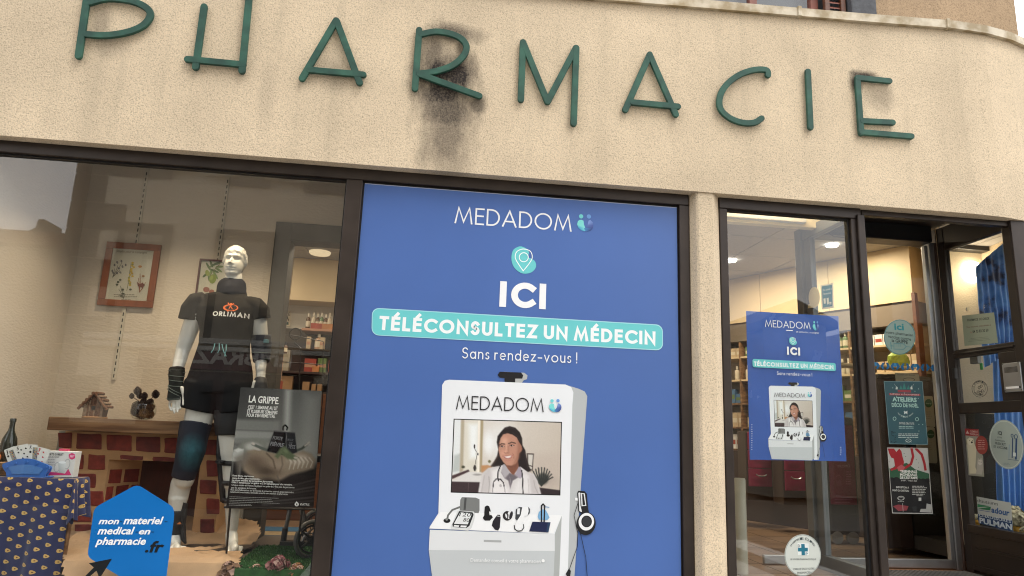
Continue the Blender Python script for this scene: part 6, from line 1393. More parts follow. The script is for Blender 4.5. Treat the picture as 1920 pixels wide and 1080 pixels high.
pr.ell(556.5, 945.5, 4, 4, '#c9c8c4'); pr.poly([(556.5, 939.5), (560, 947), (553, 947)], '#e9e8e3'); pr.ell(556.5, 945.2, 1.6, 1.6, '#232323', n=8); pr.text('VIATRIS', (562, 947.5), (580, 948.3), 4.2, '#dcdbd6', .02)
pr.build('print', INKG, gt_)
# stand that carries it: slim black easel
es = thing('poster_stand', 'slim black stand holding the flu poster up', 'stand', (-.9, .2, DZ))
e0, e1 = at(424, 951, GY+.02), at(588, 952, GY+.02)
m = MB(); m.tube([(e0.x-.01, GY+.02, e0.z+.0), (e1.x+.01, GY+.02, e0.z+.0)], .006, 8); m.build('ledge', BLACKP, es)
for x in (e0.x+.02, e1.x-.05): MB().tube([(x, GY+.02, e0.z-.002), (x, GY+.015, e0.z+.55)], .005, 6).build('upright', BLACKP, es)
MB().tube([(e1.x-.05, GY+.02, e0.z+.5), (e1.x-.10, .40, DZ+.025)], .006, 8).build('leg', BLACKP, es); MB().tube([(e0.x+.02, GY+.02, e0.z+.01), (e0.x-.01, .34, DZ+.02)], .006, 8).build('leg', BLACKP, es)
# ================================================================== ROLLATOR / WALKING FRAME seen under the poster
wk = thing('rollator', 'black and grey wheeled walking frame partly behind the poster', 'walking frame', (-.7, .5, DZ))
RY = .42
w0 = at(572, 1015, RY)
m = MB(); rr2 = .095
pts = [(w0.x+.035*math.sin(R_(a))*1.0, RY+rr2*0, w0.z) for a in (0,)]
def wheel(cx, cy, cz, r, par, tilt=.6):
    c, s = math.cos(tilt), math.sin(tilt)
    P = lambda a, rr_, o=0: (cx+rr_*math.cos(a)*c-o*s, cy+rr_*math.cos(a)*s+o*c, cz+rr_*math.sin(a))
    MB().tube([P(2*math.pi*i/28, r) for i in range(29)], .013, 8, caps=False).build('tyre', mat('grey_rubber', (.07, .07, .07), .7), par)
    MB().tube([P(2*math.pi*i/28, r-.022) for i in range(29)], .006, 6, caps=False).build('rim', BLACKP, par)
    for k in range(5): MB().tube([P(2*math.pi*k/5, .012), P(2*math.pi*k/5, r-.02)], .006, 6).build('spoke', BLACKP, par)
    MB().tube([P(0, 0, -.02), P(0, 0, .02)], .02, 12).build('hub', BLACKP, par)
wheel(w0.x+.035, RY, DZ+.108, .095, wk)
wheel(w0.x-.02, RY+.55, DZ+.108, .095, wk)
for a, b, r in (((546, 945), (535, 995), .012), ((563, 950), (571, 985), .011)):
    p, q_ = at(*a, RY+.03), at(*b, RY+.03); p2 = p+(p-q_)*4; MB().tube([p2, q_], r, 10).build('tube', mat('grey_tube', (.18, .18, .18), .35, .7), wk)
p, q_ = at(525, 1018, RY+.02), at(600, 1026, RY+.02); MB().bbox(p.x, q_.x, RY, RY+.05, p.z-.012, p.z+.012, .005).build('cross_bar', BLACKP, wk)
p, q_ = at(535, 990, RY+.02), at(531, 1016, RY+.02); MB().tube([p, q_], .017, 10).build('tube', BLACKP, wk)
p, q_, r_ = at(574, 1000, RY+.02), at(566, 1016, RY), at(590, 1000, RY+.03); MB().tube([q_, p, r_], .010, 8).build('fork', MATS['grey_tube'], wk)
p = at(566, 960, RY+.05); MB().tube([(p.x, RY+.05, p.z+.35), p, (p.x+.03, RY+.04, DZ+.2)], .016, 10).build('tube', BLACKP, wk)
MB().bbox(w0.x-.24, w0.x+.04, RY+.04, RY+.36, .62, .66, .01).build('seat', BLACKP, wk)
# ================================================================== DISPLAY FLOOR: draped cloth, turf, dried flowers, leaves
def drape(name, outline_px, z0, amp, col, mname, Z=.10, sc=6, label=None, cat=None, nx=90, ny=60, zf=None):
    P = [atz(x, y, Z) for x, y in outline_px]; P = [Vector((p.x, max(p.y, .068), p.z)) for p in P]; xs = [p.x for p in P]; ys = [p.y for p in P]
    def inside(x, y):
        c = False; n = len(P)
        for i in range(n):
            a, b = P[i], P[(i+1) % n]
            if (a.y > y) != (b.y > y) and x < (b.x-a.x)*(y-a.y)/(b.y-a.y)+a.x: c = not c
        return c
    m = MB(); idx = {}; X0, X1, Y0, Y1 = min(xs), max(xs), min(ys), max(ys)
    for j in range(ny+1):
        for i in range(nx+1):
            x, y = X0+(X1-X0)*i/nx, Y0+(Y1-Y0)*j/ny
            v = Vector((x*sc, y*sc*1.3, 0)); r = 1-abs(noise.noise(v))*2; n2 = noise.noise(v*2.3+Vector((5, 3, 0)))
            z = z0+amp*(max(0, r)**3*.9+.25*(n2+.5)); 
            if zf: z += zf(x, y)
            idx[i, j] = len(m.v); m.v.append((x+noise.noise(v+Vector((9, 9, 9)))*.01, y, z))
    for j in range(ny):
        for i in range(nx):
            if inside(X0+(X1-X0)*(i+.5)/nx, Y0+(Y1-Y0)*(j+.5)/ny): m.f.append((idx[i, j], idx[i+1, j], idx[i+1, j+1], idx[i, j+1])); m.m.append(0)
    used = sorted({i for f in m.f for i in f}); mp_ = {o: k for k, o in enumerate(used)}; m.v = [m.v[o] for o in used]; m.f = [tuple(mp_[i] for i in f) for f in m.f]
    o = m.build(name, mat(mname, col, .9, var=(8, .12), bump=(300, .2)), smooth=True, recalc=False); return tag(o, label, cat)
drape('floor_cloth', [(96, 1002), (200, 1000), (330, 1004), (405, 1001), (460, 1005), (485, 1013), (486, 1022), (462, 1030), (455, 1040), (448, 1058), (432, 1070), (405, 1078), (340, 1078), (250, 1078), (84, 1076)], DZ+.010, .032, (.36, .235, .135), 'tan_cloth', sc=3.6, label='rumpled tan cloth spread on the display floor round the mannequin feet', cat='cloth', zf=lambda x, y: .05*max(0, (y-.62)/.25) - 1.6*max(0, .16-y))
turf = MB(); T_ = [atz(x, y, DZ+.006) for x, y in ((486, 1024), (560, 1022), (640, 1030), (640, 1140), (380, 1140), (430, 1075), (452, 1050), (470, 1036))]; T_ = [Vector((p.x, max(p.y, .066), 0)) for p in T_]
turf.prism([(p.x, p.y) for p in T_], DZ-.16, DZ+.007, 'z'); turf.build('turf_backing', mat('green_turf_backing', (.018, .075, .015), .9, var=(40, .35)), kind='structure')
gm = MB(); cnt = 0
xs = [p.x for p in T_]; ys = [p.y for p in T_]
while cnt < 9000:
    x, y = random.uniform(min(xs), max(xs)), random.uniform(min(ys), max(ys)); c = False
    for i in range(len(T_)):
        a, b = T_[i], T_[(i+1) % len(T_)]
        if (a.y > y) != (b.y > y) and x < (b.x-a.x)*(y-a.y)/(b.y-a.y)+a.x: c = not c
    if not c: continue
    cnt += 1; an = random.random()*6.28; h = random.uniform(.008, .016); dx, dy = .0022*math.cos(an), .0022*math.sin(an); lx, ly = random.uniform(-.006, .006), random.uniform(-.006, .006)
    gm.face([(x-dx, y-dy, DZ+.006), (x+dx, y+dy, DZ+.006), (x+lx, y+ly, DZ+.006+h)], cnt % 3)
gm.build('artificial_grass', [mat(f'turf_blade_{n}', c, .8) for n, c in (('a', (.018, .085, .014)), ('b', (.03, .11, .018)), ('c', (.012, .055, .012)))], kind='stuff', recalc=False, label='short green artificial grass on the display floor', cat='grass')
def petal_ball(m, c, r, n, mi, size=.5):
    for _ in range(n):
        d = Vector((random.gauss(0, 1), random.gauss(0, 1), random.gauss(0, 1)+.3)).normalized(); t = d.cross(Vector((.2, .3, .9))).normalized(); b = d.cross(t); p = Vector(c)+d*r*random.uniform(.55, 1); s = r*size*random.uniform(.7, 1.2)
        m.add([p-t*s, p-b*s*.8+d*s*.3, p+t*s+d*s*.4, p+b*s*.8+d*s*.3], [(0, 1, 2), (0, 2, 3)], mi if not isinstance(mi, (list, tuple)) else random.choice(mi))
fm_ = [mat('dried_petal_pink', (.30, .13, .12), .8, var=(30, .3)), mat('dried_petal_pale', (.38, .24, .19), .8, var=(30, .3)), mat('dried_petal_wine', (.14, .035, .035), .8, var=(30, .3)), mat('dried_leaf_brown', (.16, .085, .045), .85, var=(30, .3)), mat('dried_leaf_ochre', (.34, .17, .07), .85, var=(30, .3))]
for (lab, spots, mi) in (('dried pink hydrangea head on the turf, taller one in the middle', [(513, 1066, .030), (523, 1060, .032), (533, 1064, .028), (528, 1076, .035), (515, 1080, .035), (538, 1080, .03)], [0, 0, 1, 2]),
                         ('dried brown leaf bunch at the left of the pink flower heads', [(428, 1070, .03), (440, 1078, .035), (455, 1080, .03), (420, 1084, .03), (470, 1078, .025), (482, 1072, .022)], [3, 3, 1]),
                         ('dried russet flower head right of the pink flowers', [(548, 1078, .025), (557, 1072, .028), (563, 1078, .03), (555, 1085, .03)], [4, 2, 4, 1])):
    q0 = at(spots[0][0], spots[0][1], .14); t = thing('dried_flower', lab, 'dried flowers', (q0.x, .14, DZ)); m = MB()
    for (x, y, r) in spots: petal_ball(m, at(x, y-4, .11+random.uniform(-.03, .04)), r*1.15, 60, mi)
    m.build('petals', fm_, t, recalc=False, kind='stuff'); m = MB()
    for (x, y, r) in spots: p = at(x, y, .14); m.tube([p, (p.x+.02, .15, (p.z+DZ)/2), (q0.x, .16, DZ+.012)], .003, 5)
    m.build('stems', fm_[3], t, kind='stuff')
# ================================================================== TABLE WITH PRINTED CLOTH AND ITS THINGS
TY0, TY1 = .16, .33
tzt = at(60, 896, TY0).z; txr = at(139, 896, TY0).x; txl = -2.40
tb = thing('display_table', 'small table hidden under a navy cloth with yellow drops', 'table', (-2.1, .4, DZ))
MB().bbox(txl+.02, txr-.02, TY0+.02, TY1-.02, tzt-.03, tzt-.004, .004).build('tabletop', WOODL, tb)
for x in (txl+.05, txr-.06):
    for y in (TY0+.04, TY1-.04): MB().bbox(x-.02, x+.02, y-.02, y+.02, DZ, tzt-.03, .004).build('leg', WOODL, tb)
NV = bpy.data.materials.new('navy_drop_cloth'); NV.use_nodes = True; nt = NV.node_tree; b = nt.nodes['Principled BSDF']; b.inputs['Roughness'].default_value = .85; b.inputs['Sheen Weight'].default_value = .15
tc = N(nt, 'ShaderNodeUVMap'); sp_ = N(nt, 'ShaderNodeSeparateXYZ'); nt.links.new(tc.outputs[0], sp_.inputs[0])
gx, gy = .098, .027      # metres between drops
vv = mathn(nt, 'DIVIDE', mathn(nt, 'ADD', sp_.outputs[1], mathn(nt, 'MULTIPLY', sp_.outputs[0], .10)), gy); row = mathn(nt, 'FLOOR', vv)
uu = mathn(nt, 'ADD', mathn(nt, 'DIVIDE', sp_.outputs[0], gx), mathn(nt, 'MULTIPLY', mathn(nt, 'MODULO', row, 2.0), .5))
fu = mathn(nt, 'SUBTRACT', mathn(nt, 'FRACT', uu), .5); fv = mathn(nt, 'SUBTRACT', mathn(nt, 'FRACT', vv), .5)
def drop(k):
    fx = mathn(nt, 'MULTIPLY', fu, gx/.0135*k); wv = mathn(nt, 'ADD', 1.0, mathn(nt, 'MULTIPLY', fx, .45)); fy = mathn(nt, 'MULTIPLY', mathn(nt, 'MULTIPLY', fv, gy/.0085*k), wv)
    r2 = mathn(nt, 'ADD', mathn(nt, 'MULTIPLY', fx, fx), mathn(nt, 'MULTIPLY', fy, fy)); return mathn(nt, 'LESS_THAN', r2, 1.0)
mxa = N(nt, 'ShaderNodeMixRGB'); mxa.inputs[1].default_value = (.013, .018, .075, 1); mxa.inputs[2].default_value = (.52, .34, .10, 1); nt.links.new(drop(1.0), mxa.inputs[0])
mxb = N(nt, 'ShaderNodeMixRGB'); nt.links.new(mxa.outputs[0], mxb.inputs[1]); mxb.inputs[2].default_value = (.14, .05, .02, 1); nt.links.new(drop(3.1), mxb.inputs[0])
nn1 = N(nt, 'ShaderNodeTexNoise'); nn1.inputs['Scale'].default_value = 400; bn = N(nt, 'ShaderNodeBump'); bn.inputs['Strength'].default_value = .2; nt.links.new(nn1.outputs['Fac'], bn.inputs['Height']); nt.links.new(bn.outputs[0], b.inputs['Normal'])
nt.links.new(mxb.outputs[0], b.inputs['Base Color'])
def cloth():
    """flat top, front and right sides hanging in soft folds; UV in metres"""
    vs, fs, uvs = [], [], []
    def strip(fn, nu, nv):
        o = len(vs)
        for j in range(nv+1):
            for i in range(nu+1): p, q = fn(i/nu, j/nv); vs.append(p); uvs.append(q)
        for j in range(nv):
            for i in range(nu): fs.append((o+j*(nu+1)+i, o+j*(nu+1)+i+1, o+(j+1)*(nu+1)+i+1, o+(j+1)*(nu+1)+i))
    Lx = txr-txl; H = tzt-DZ+.07
    strip(lambda a, c: ((txl+Lx*a, TY1-(TY1-TY0)*c, tzt+.001*math.sin(a*20+c*9)), (Lx*a, .46-.46*c+.5)), 24, 8)
    def front(a, c):
        x = txl+Lx*a; f = .022*c*math.sin(a*15+1.2+c*.8)+.008*c*math.sin(a*43); k = 1-math.exp(-c*30)
        return (x+(.01*c)*(a-.5), TY0-.006*k-f-.014*c, tzt-H*c), (Lx*a, -H*c+.5)
    strip(front, 60, 30)
    def side(a, c):
        y = TY0+(TY1-TY0)*a; f = .028*c*math.sin(a*15)*min(1, a*6+.15)+.012*c; return (txr+.006*(1-math.exp(-c*30))+f+.0*c, y, tzt-H*(.36+.25*math.sin(a*3))*c if False else tzt-H*c*(.40+.03*math.sin(a*8))), (Lx+.17*a, -H*c*.4+.5)
    strip(side, 40, 16)
    # hanging corner fold
    def corner(a, c):
        an = R_(-90*(1-a)); r = .006+.045*c*math.sin(a*math.pi); return (txr+.0+r*math.cos(an)+.004, TY0+r*math.sin(an)-.004, tzt-H*c*(.42+.04*math.sin(a*9))), (Lx+.05*a, -H*c*.42+.5)
    strip(corner, 10, 14)
    me = bpy.data.meshes.new('tablecloth'); me.from_pydata(vs, [], fs); uvl = me.uv_layers.new(name='UVMap')
    for l in me.loops: uvl.data[l.index].uv = uvs[l.vertex_index]
    me.materials.append(NV); me.polygons.foreach_set('use_smooth', [True]*len(me.polygons)); return me
tag(link('tablecloth', cloth()), 'navy tablecloth with yellow drop motifs hanging over the display table', 'tablecloth')
# wine bottle
TQ = lambda x, y, Y: at(x, y, Y)
bt = TQ(18, 880, .285); t = thing('wine_bottle', 'dark green wine bottle behind the playing cards', 'bottle', (bt.x, .285, tzt))
bx_ = at(18, 850, .285).x-.012; th = at(22, 785, .285).z-tzt
MB().lathe([(0, 0), (.036, 0), (.038, .006), (.038, th*.55), (.034, th*.64), (.016, th*.78), (.013, th*.84), (.013, th*.93), (.0155, th*.935), (.0155, th*.985), (.013, th), (0, th)], (bx_, .285, tzt+.002), 24).build('glass_body', mat('black_green_glass', (.006, .010, .007), .12, coat=.5), t, smooth=True)
# blue card holder and its four cards
HYY = .19
chd = thing('card_holder', 'blue plastic playing card holder shaped like a fan on the table edge', 'card holder', (at(48, 890, HYY).x, HYY, tzt))
hp = smooth_px([(5, 874), (7, 869), (17, 866), (33, 861), (50, 859.5), (66, 862), (84, 869), (92, 873), (94, 877), (91, 883), (86, 890), (83, 896), (74, 896), (50, 895), (24, 896), (14, 895), (12, 886), (8, 880), (5, 874)], 3)[:-1]
HB = mat('blue_plastic', (.035, .13, .42), .3, coat=.3)
ff = [(at(x, y, HYY).x, at(x, y, HYY).z) for x, y in hp]
MB().prism(ff, HYY-.005, HYY+.005).build('front_plate', HB, chd); MB().prism([(a, b-.004) for a, b in ff], HYY+.016, HYY+.024).build('back_plate', HB, chd)
m = MB(); cxx = sum(a for a, b in ff)/len(ff); czz = sum(b for a, b in ff)/len(ff); MB().prism([(cxx+(a-cxx)*.72, czz-.004+(b-czz)*.5) for a, b in ff], HYY-.0075, HYY-.0052).build('moulded_panel', mat('blue_plastic_dull', (.06, .17, .42), .5), chd)
for x, y in ((12, 876), (29, 869), (50, 866), (69, 868.5), (86, 876)): p = at(x, y, HYY-.012); MB().tube([(p.x, HYY-.012, p.z), (p.x, HYY+.02, p.z)], .005, 10).build('peg', HB, chd)
m = MB(); m.bbox(ff[0][0]+.03, ff[0][0]+.24, HYY-.004, HYY+.04, tzt+.001, tzt+.008, .002); m.build('foot', HB, chd)
for k, (pts, name, suit, col) in enumerate((([(7, 844), (28, 836), (35, 872), (18, 876)], 'J', 'jack of clubs, leftmost of the four cards in the blue holder', '#16161a'), ([(28, 836.5), (53, 831.5), (55, 862), (34, 872)], '5', 'five of clubs, second card from the left in the holder', '#16161a'),
    ([(54, 833), (71, 834), (67, 868), (50, 866)], 'K', 'king card, third from the left and partly covered', '#16161a'), ([(71, 837), (95, 843.5), (84, 874), (62, 868)], '3', 'three of hearts, rightmost of the four cards in the holder', '#b02030'))):
    Yk = HYY+.008+.0016*k*(1 if k != 2 else 1); pl_ = Plane('y', Yk); pr = Print(pl_); t = thing('playing_card', suit, 'playing card', tuple(at(pts[0][0], pts[0][1], Yk)), 'playing cards in the blue holder')
    sheet(pr, rounded(pts, .08), .0006, 'card', mat('playing_card_white', (.62, .62, .58), .4), t); pr.h = .0003
    a, b_ = Vector(pts[0]), Vector(pts[1]); d = (b_-a).normalized(); n_ = Vector((-d.y, d.x)); L = lambda u_, v_: tuple(a+d*u_+n_*v_)
    pr.text(name, L(2, 8.5), L(6, 8.5), 6.5, col, .02)
    if name in 'JK':
        pr.poly([L(8, 5), L(17, 5), L(17, 28), L(8, 28)], '#8a8a80'); 
        for i in range(14): u_, v_ = random.uniform(8, 15), random.uniform(5, 26); pr.poly([L(u_, v_), L(u_+2.5, v_+.5), L(u_+1.5, v_+3)], random.choice(['#2a2a36', '#a33a2a', '#c9a24a', '#2a3a6a']))
        pr.ell(*L(4, 14), 2.2, 2.2, col, n=8)
    else:
        for (u_, v_) in ((10, 9), (19, 8), (14, 17), (10, 25), (19, 24), (4, 13)) if name == '5' else ((13, 8), (14, 17), (15, 26), (4, 13)): pr.ell(*L(u_, v_), 1.5, 1.6, col, n=8); pr.ell(*L(u_+1.2, v_+.8), 1, 1, col, n=6)
    pr.build('print', INK, t)
# mug box
BXY = .235; bxk = thing('cup_box', 'white and pink carton picturing a two handled drinking cup', 'box', (at(118, 890, BXY).x, BXY, tzt))
b4 = [(88, 845), (143, 847), (137, 891), (82, 893)]
q0, q1, q2, q3 = [at(x, y, BXY) for x, y in b4]
MB().bbox((q0.x+q3.x)/2-.0, (q1.x+q2.x)/2, BXY, BXY+.06, tzt+.002, q1.z, .002).build('carton', mat('carton_white', (.62, .62, .60), .5), bxk)
MB().bbox(at(110, 845, BXY+.02).x, at(127, 845, BXY+.02).x, BXY+.02, BXY+.045, q1.z, q1.z+.012, .002).build('pink_tab', mat('pink_card', (.55, .06, .13), .5), bxk)
pr = Print(Plane('y', BXY)); pr.h = .0006
pr.poly([(84, 891), (90, 876), (96, 885), (108, 886), (122, 888), (128, 879), (134, 891)], '#c23a70'); pr.poly([(129, 852), (135, 849), (141, 852), (141, 859), (135, 862), (129, 859)], '#c8386c')
pr.text('PORTE GOBELET', (89, 853.5), (119, 854), 3.8, '#22222a', .02); pr.text('DOUBLE ANSE', (90, 858), (111, 858.5), 2.6, '#3a3a44'); pr.lines(90, 861, 105, 861, 5, 3, .8, '#7d7d84')
pr.text('360°', (130.5, 857.5), (139.5, 857.5), 4.5, '#f0c8d8', .02)
pr.ring(107, 876, 5, 9, 1.6, '#a9aeae', rot=.2); pr.ring(126, 870, 5, 9, 1.6, '#a9aeae', rot=.2); pr.poly([(109, 868), (124, 866), (122, 886), (111, 887)], ['#b9bfbf', '#d5dada', '#c2c8c8', '#a5abab']); pr.ell(117, 867, 7, 2.2, '#e0e4e4')
pr.build('print', INK, bxk)
# wicker basket with fruit and a glass at the far left edge
bs = thing('fruit_basket', 'corner of a wicker basket with orange fruit beside the cards', 'basket', (at(-22, 870, .25).x, .25, tzt))
c_ = at(-22, 885, .25); m = MB()
for k in range(6): m.tube([(c_.x+(.085+.004*k)*math.cos(2*math.pi*i/26), .25+(.085+.004*k)*math.sin(2*math.pi*i/26), tzt+.008+.012*k) for i in range(27)], .0065, 6, caps=False)
m.build('weave', mat('wicker', (.26, .14, .06), .7, var=(60, .3)), bs, kind='stuff')
for k, (dx, dy) in enumerate(((.03, -.03), (-.03, .02), (.02, .04), (-.035, -.04))): MB().lathe([(.032*math.sin(math.pi*i/10), .032-.032*math.cos(math.pi*i/10)) for i in range(11)], (c_.x+dx, .25+dy, tzt+.06), 16).build('orange', mat('orange_peel', (.55, .17, .03), .5, bump=(200, .2)), bs, smooth=True)
gl = thing('drinking_glass', 'clear stemmed glass standing by the bottle at the left edge', 'glass', (at(2, 880, .29).x, .29, tzt)); g_ = at(-2, 860, .29)
MB().lathe([(.03, 0), (.03, .003), (.004, .008), (.004, .06), (.028, .085), (.036, .12), (.033, .165), (.031, .165), (.034, .12), (.026, .088), (0, .07)], (g_.x-.006, .29, tzt+.002), 20).build('glass_body', GLASSB, gl, smooth=True)

# ================================================================== SHOP INTERIOR THROUGH THE DOORWAY
IYW = 4.0
ic = thing('wall_cupboard', 'row of cream wall cupboards seen through the doorway behind the mannequin', 'cupboard', (-1.2, IYW, 2))
ctop, cbot = 2.55, at(580, 564, IYW-.35).z
for k in range(7):
    x = -2.6+k*.55; MB().bbox(x+.003, x+.547, IYW-.35, IYW-.33, cbot, CH-.002, .004).build('door', mat('cream_laminate', (.60, .47, .29), .45, var=(2, .06)), ic)
MB().box(-2.6, 1.25, IYW-.329, IYW, cbot+.002, CH-.003).build('carcass', MATS['cream_laminate'], ic)
MB().box(-4, 1.5, IYW, IYW+.12, .05, CH+.03).build('shop_inner_wall', PLASTW, kind='structure')
# round lamp on the ceiling
cl_ = thing('ceiling_light', 'round ceiling light glimpsed through the doorway', 'lamp', tuple(atz(600, 472, CH)), 'lit ceiling lamps of the shop'); q = atz(600, 472, CH)
MB().lathe([(0, -.03), (.10, -.028), (.11, -.012), (.11, 0), (0, 0)], (q.x, q.y, CH-.001), 24).build('diffuser', mat('lamp_warm', (.7, .6, .4), .4, emit=((1, .8, .5), .35)), cl_)
# small lab sign
ls = thing('brand_wall_sign', 'white wall sign with black lettering beside the doorway shelves', 'sign', tuple(at(530, 605, IYW-.03)))
pz = Plane('y', IYW-.02); pr = Print(pz); sheet(pr, [(478, 579), (546, 583), (544, 612), (476, 608)], .004, 'board', mat('sign_white', (.62, .55, .42), .6), ls); pr.h = .001
pr.text('LABORATOIRE', (492, 589), (543.5, 592), 6, '#3a3430'); pr.text('GIORGIA', (500, 599), (542, 601), 8, '#1f1b19', .03); pr.poly([(500, 602), (541, 604), (541, 609), (500, 607)], '#1d4a4a'); pr.text('notre actif', (505, 606.5), (538, 608), 3, '#dfe6e0'); pr.build('print', INK, ls)
# shelves with goods
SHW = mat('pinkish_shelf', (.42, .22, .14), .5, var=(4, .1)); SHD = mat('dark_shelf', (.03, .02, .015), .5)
su = thing('product_shelving', 'stack of shelves with bottles and cartons seen through the doorway', 'shelves', (-.9, IYW-.3, .05))
def prod_box(x, y, z, w, d, h, m_, lab, grp, name='product_box', stripe=None):
    o = thing(name, lab, 'box', (x, y, z), grp); MB().bbox(x-w/2, x+w/2, y, y+d, z, z+h, .002).build('carton', m_, o)
    if stripe is not None: MB().box(x-w/2+.004, x+w/2-.004, y-.0012, y-.0004, z+h*.35, z+h*.6).build('label_print', stripe, o)
    return o
def bottle(x, y, z, r, h, m_, mc, lab, grp):
    o = thing('product_bottle', lab, 'bottle', (x, y, z), grp); MB().lathe([(0, 0), (r*.95, 0), (r, h*.03), (r, h*.62), (r*.8, h*.70), (r*.35, h*.74), (r*.35, h*.78)], (x, y, z), 14).build('bottle_body', m_, o, smooth=True)
    MB().lathe([(0, h*.78), (r*.45, h*.78), (r*.42, h), (0, h)], (x, y, z), 12).build('cap', mc, o)
    MB().lathe([(r*1.02, h*.15), (r*1.02, h*.5)], (x, y, z), 14).build('label_print', MATS['sign_white'], o); return o
CAPW = mat('white_cap', (.6, .55, .45), .4); AMB = mat('amber_bottle', (.10, .045, .02), .25, coat=.3); WHB = mat('white_bottle', (.6, .52, .40), .4); GRB = mat('green_bottle', (.12, .20, .10), .3); RDX = mat('red_carton', (.32, .05, .03), .5, var=(8, .2)); ORX = mat('orange_carton', (.45, .18, .06), .5, var=(8, .2)); CRX = mat('cream_carton', (.50, .38, .24), .6, var=(8, .12)); GNX = mat('green_carton', (.10, .17, .05), .5, var=(8, .2)); BKX = mat('dark_carton', (.05, .03, .02), .5)
SY = IYW-.32
def zsh(px, py): return at(px, py, SY).z
# shelf boards: (px left, px right, py, colour)
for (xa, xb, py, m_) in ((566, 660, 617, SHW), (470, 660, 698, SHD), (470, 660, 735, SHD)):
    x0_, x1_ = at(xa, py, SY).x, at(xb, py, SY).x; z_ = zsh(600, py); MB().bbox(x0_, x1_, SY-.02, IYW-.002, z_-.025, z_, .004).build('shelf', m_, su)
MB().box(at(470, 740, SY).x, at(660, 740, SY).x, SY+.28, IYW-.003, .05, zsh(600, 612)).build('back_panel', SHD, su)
z_ = zsh(600, 617)
for k, px in enumerate((577, 587, 595, 602, 610, 617)):
    x = at(px, 612, SY+.08).x; bottle(x, SY+.08, z_+.001, .024, .175+.01*(k % 2), (AMB, WHB, AMB, GRB, AMB, WHB)[k], CAPW, 'small capped bottle in the row on the topmost pink shelf of the doorway', 'bottles on the topmost pink shelf')
for px, m_ in ((593, RDX), (614, ORX)): x = at(px, 612, SY).x; prod_box(x, SY+.0, z_+.001, .12, .05, .06, m_, 'red tray in front of the small bottles' if m_ is RDX else 'orange tray in front of the small bottles', None, 'product_tray')
z_ = at(600, 655, SY).z; x0_, x1_ = at(560, 655, SY).x, at(640, 655, SY).x; MB().bbox(x0_, x1_, SY-.02, IYW-.002, z_-.02, z_, .004).build('shelf', SHD, su)
for px, wd, h, m_, lab in ((577, .045, .13, CRX, 'tall cream carton at the left of the middle doorway shelf'), (603, .05, .13, CRX, 'tall cream carton at the right of the middle doorway shelf')): prod_box(at(px, 650, SY).x, SY+.02, z_+.001, wd, .05, h, m_, lab, None, stripe=SHW)
bottle(at(595, 650, SY).x, SY+.06, z_+.001, .04, .17, mat('peach_bottle', (.5, .30, .18), .35), CAPW, 'peach coloured bottle between two cream cartons', None)
z_ = zsh(600, 698)
for px, wd, h, m_, lab in ((508, .13, .24, CRX, 'large pale carton behind the wire stand'), (527, .14, .22, mat('grey_beige_carton', (.30, .26, .19), .6), 'grey beige carton behind the wire stand'), (580, .12, .14, RDX, 'red carton low in the doorway shelves'), (602, .09, .15, GNX, 'green carton right of the red one'), (622, .08, .13, RDX, 'small red carton at the right of the low shelf'), (592, .07, .06, ORX, 'orange carton in front of the red one')):
    prod_box(at(px, 690, SY).x, SY+.03 if m_ is not ORX else SY-.01, z_+.001, wd, .08, h, m_, lab, None, stripe=SHW if m_ in (RDX, GNX) else None)
z_ = zsh(600, 735)
for k, (px, wd, h) in enumerate(((510, .05, .09), (519, .04, .13), (535, .12, .15), (572, .07, .10), (587, .045, .08), (598, .045, .08))): prod_box(at(px, 730, SY).x, SY+.02, z_+.001, wd, .06, h, mat('kraft_carton', (.30, .17, .08), .6, var=(8, .12)), 'small brown carton on the lowest visible doorway shelf', 'brown cartons on the lowest doorway shelf')
# small bottles on the counter left
cz_ = at(505, 662, SY-.5)
for k, px in enumerate((519, 527, 536)): bottle(at(px-2, 660, 2.5).x, 2.5, at(520, 662, 2.5).z, .02, .10, AMB, BLACKP, 'little amber bottle in the row left of the wire loop', 'little amber bottles by the wire stand')
prod_box(at(515, 690, 2.5).x, 2.44, at(515, 692, 2.5).z-.10, .12, .10, .12+.10, mat('pale_pink_carton', (.48, .30, .22), .6), 'pale pink carton under the little amber bottles', None, stripe=RDX)
prod_box(at(513, 735, 2.5).x, 2.43, at(515, 735, 2.5).z-.0, .12, .12, at(515, 692, 2.5).z-at(515, 735, 2.5).z-.002-.10, RDX, 'red display carton under the pale pink one', None)
ct = thing('shop_counter', 'dark wooden counter in the shop behind the doorway', 'counter', (-1, 2.5, .05))
MB().bbox(-2.2, -.2, 2.40, 2.60, .05, at(515, 735, 2.5).z-.002, .006).build('body', WOODD, ct)
# wire display stand with a loop
ws = thing('wire_stand', 'black wire stand with a looped top in the doorway', 'display stand', (at(540, 700, 1.5).x, 1.5, .05)); WY = 1.45
wq = lambda x, y: at(x, y, WY)
lc = wq(554, 626); rr3 = .042
m = MB(); m.tube([(lc.x+rr3*math.cos(2*math.pi*i/26), WY, lc.z+rr3*math.sin(2*math.pi*i/26)) for i in range(27)], .0045, 8, caps=False); m.build('loop', BLACKP, ws)
MB().tube([wq(557, 638), wq(549, 632), wq(553, 643), wq(564, 653), wq(562, 700), wq(560, 745), (wq(560, 745).x, WY, .06)], .0045, 8).build('wire', BLACKP, ws)
for P in ([wq(519, 627), wq(545, 628)], [wq(527, 628), wq(521, 745), (wq(521, 745).x, WY, .06)], [wq(606, 640), wq(605, 745), (wq(605, 745).x, WY, .06)], [wq(523, 678), wq(606, 684)], [wq(546, 628), wq(606, 640)]): MB().tube(P, .0035, 6).build('wire', BLACKP, ws)
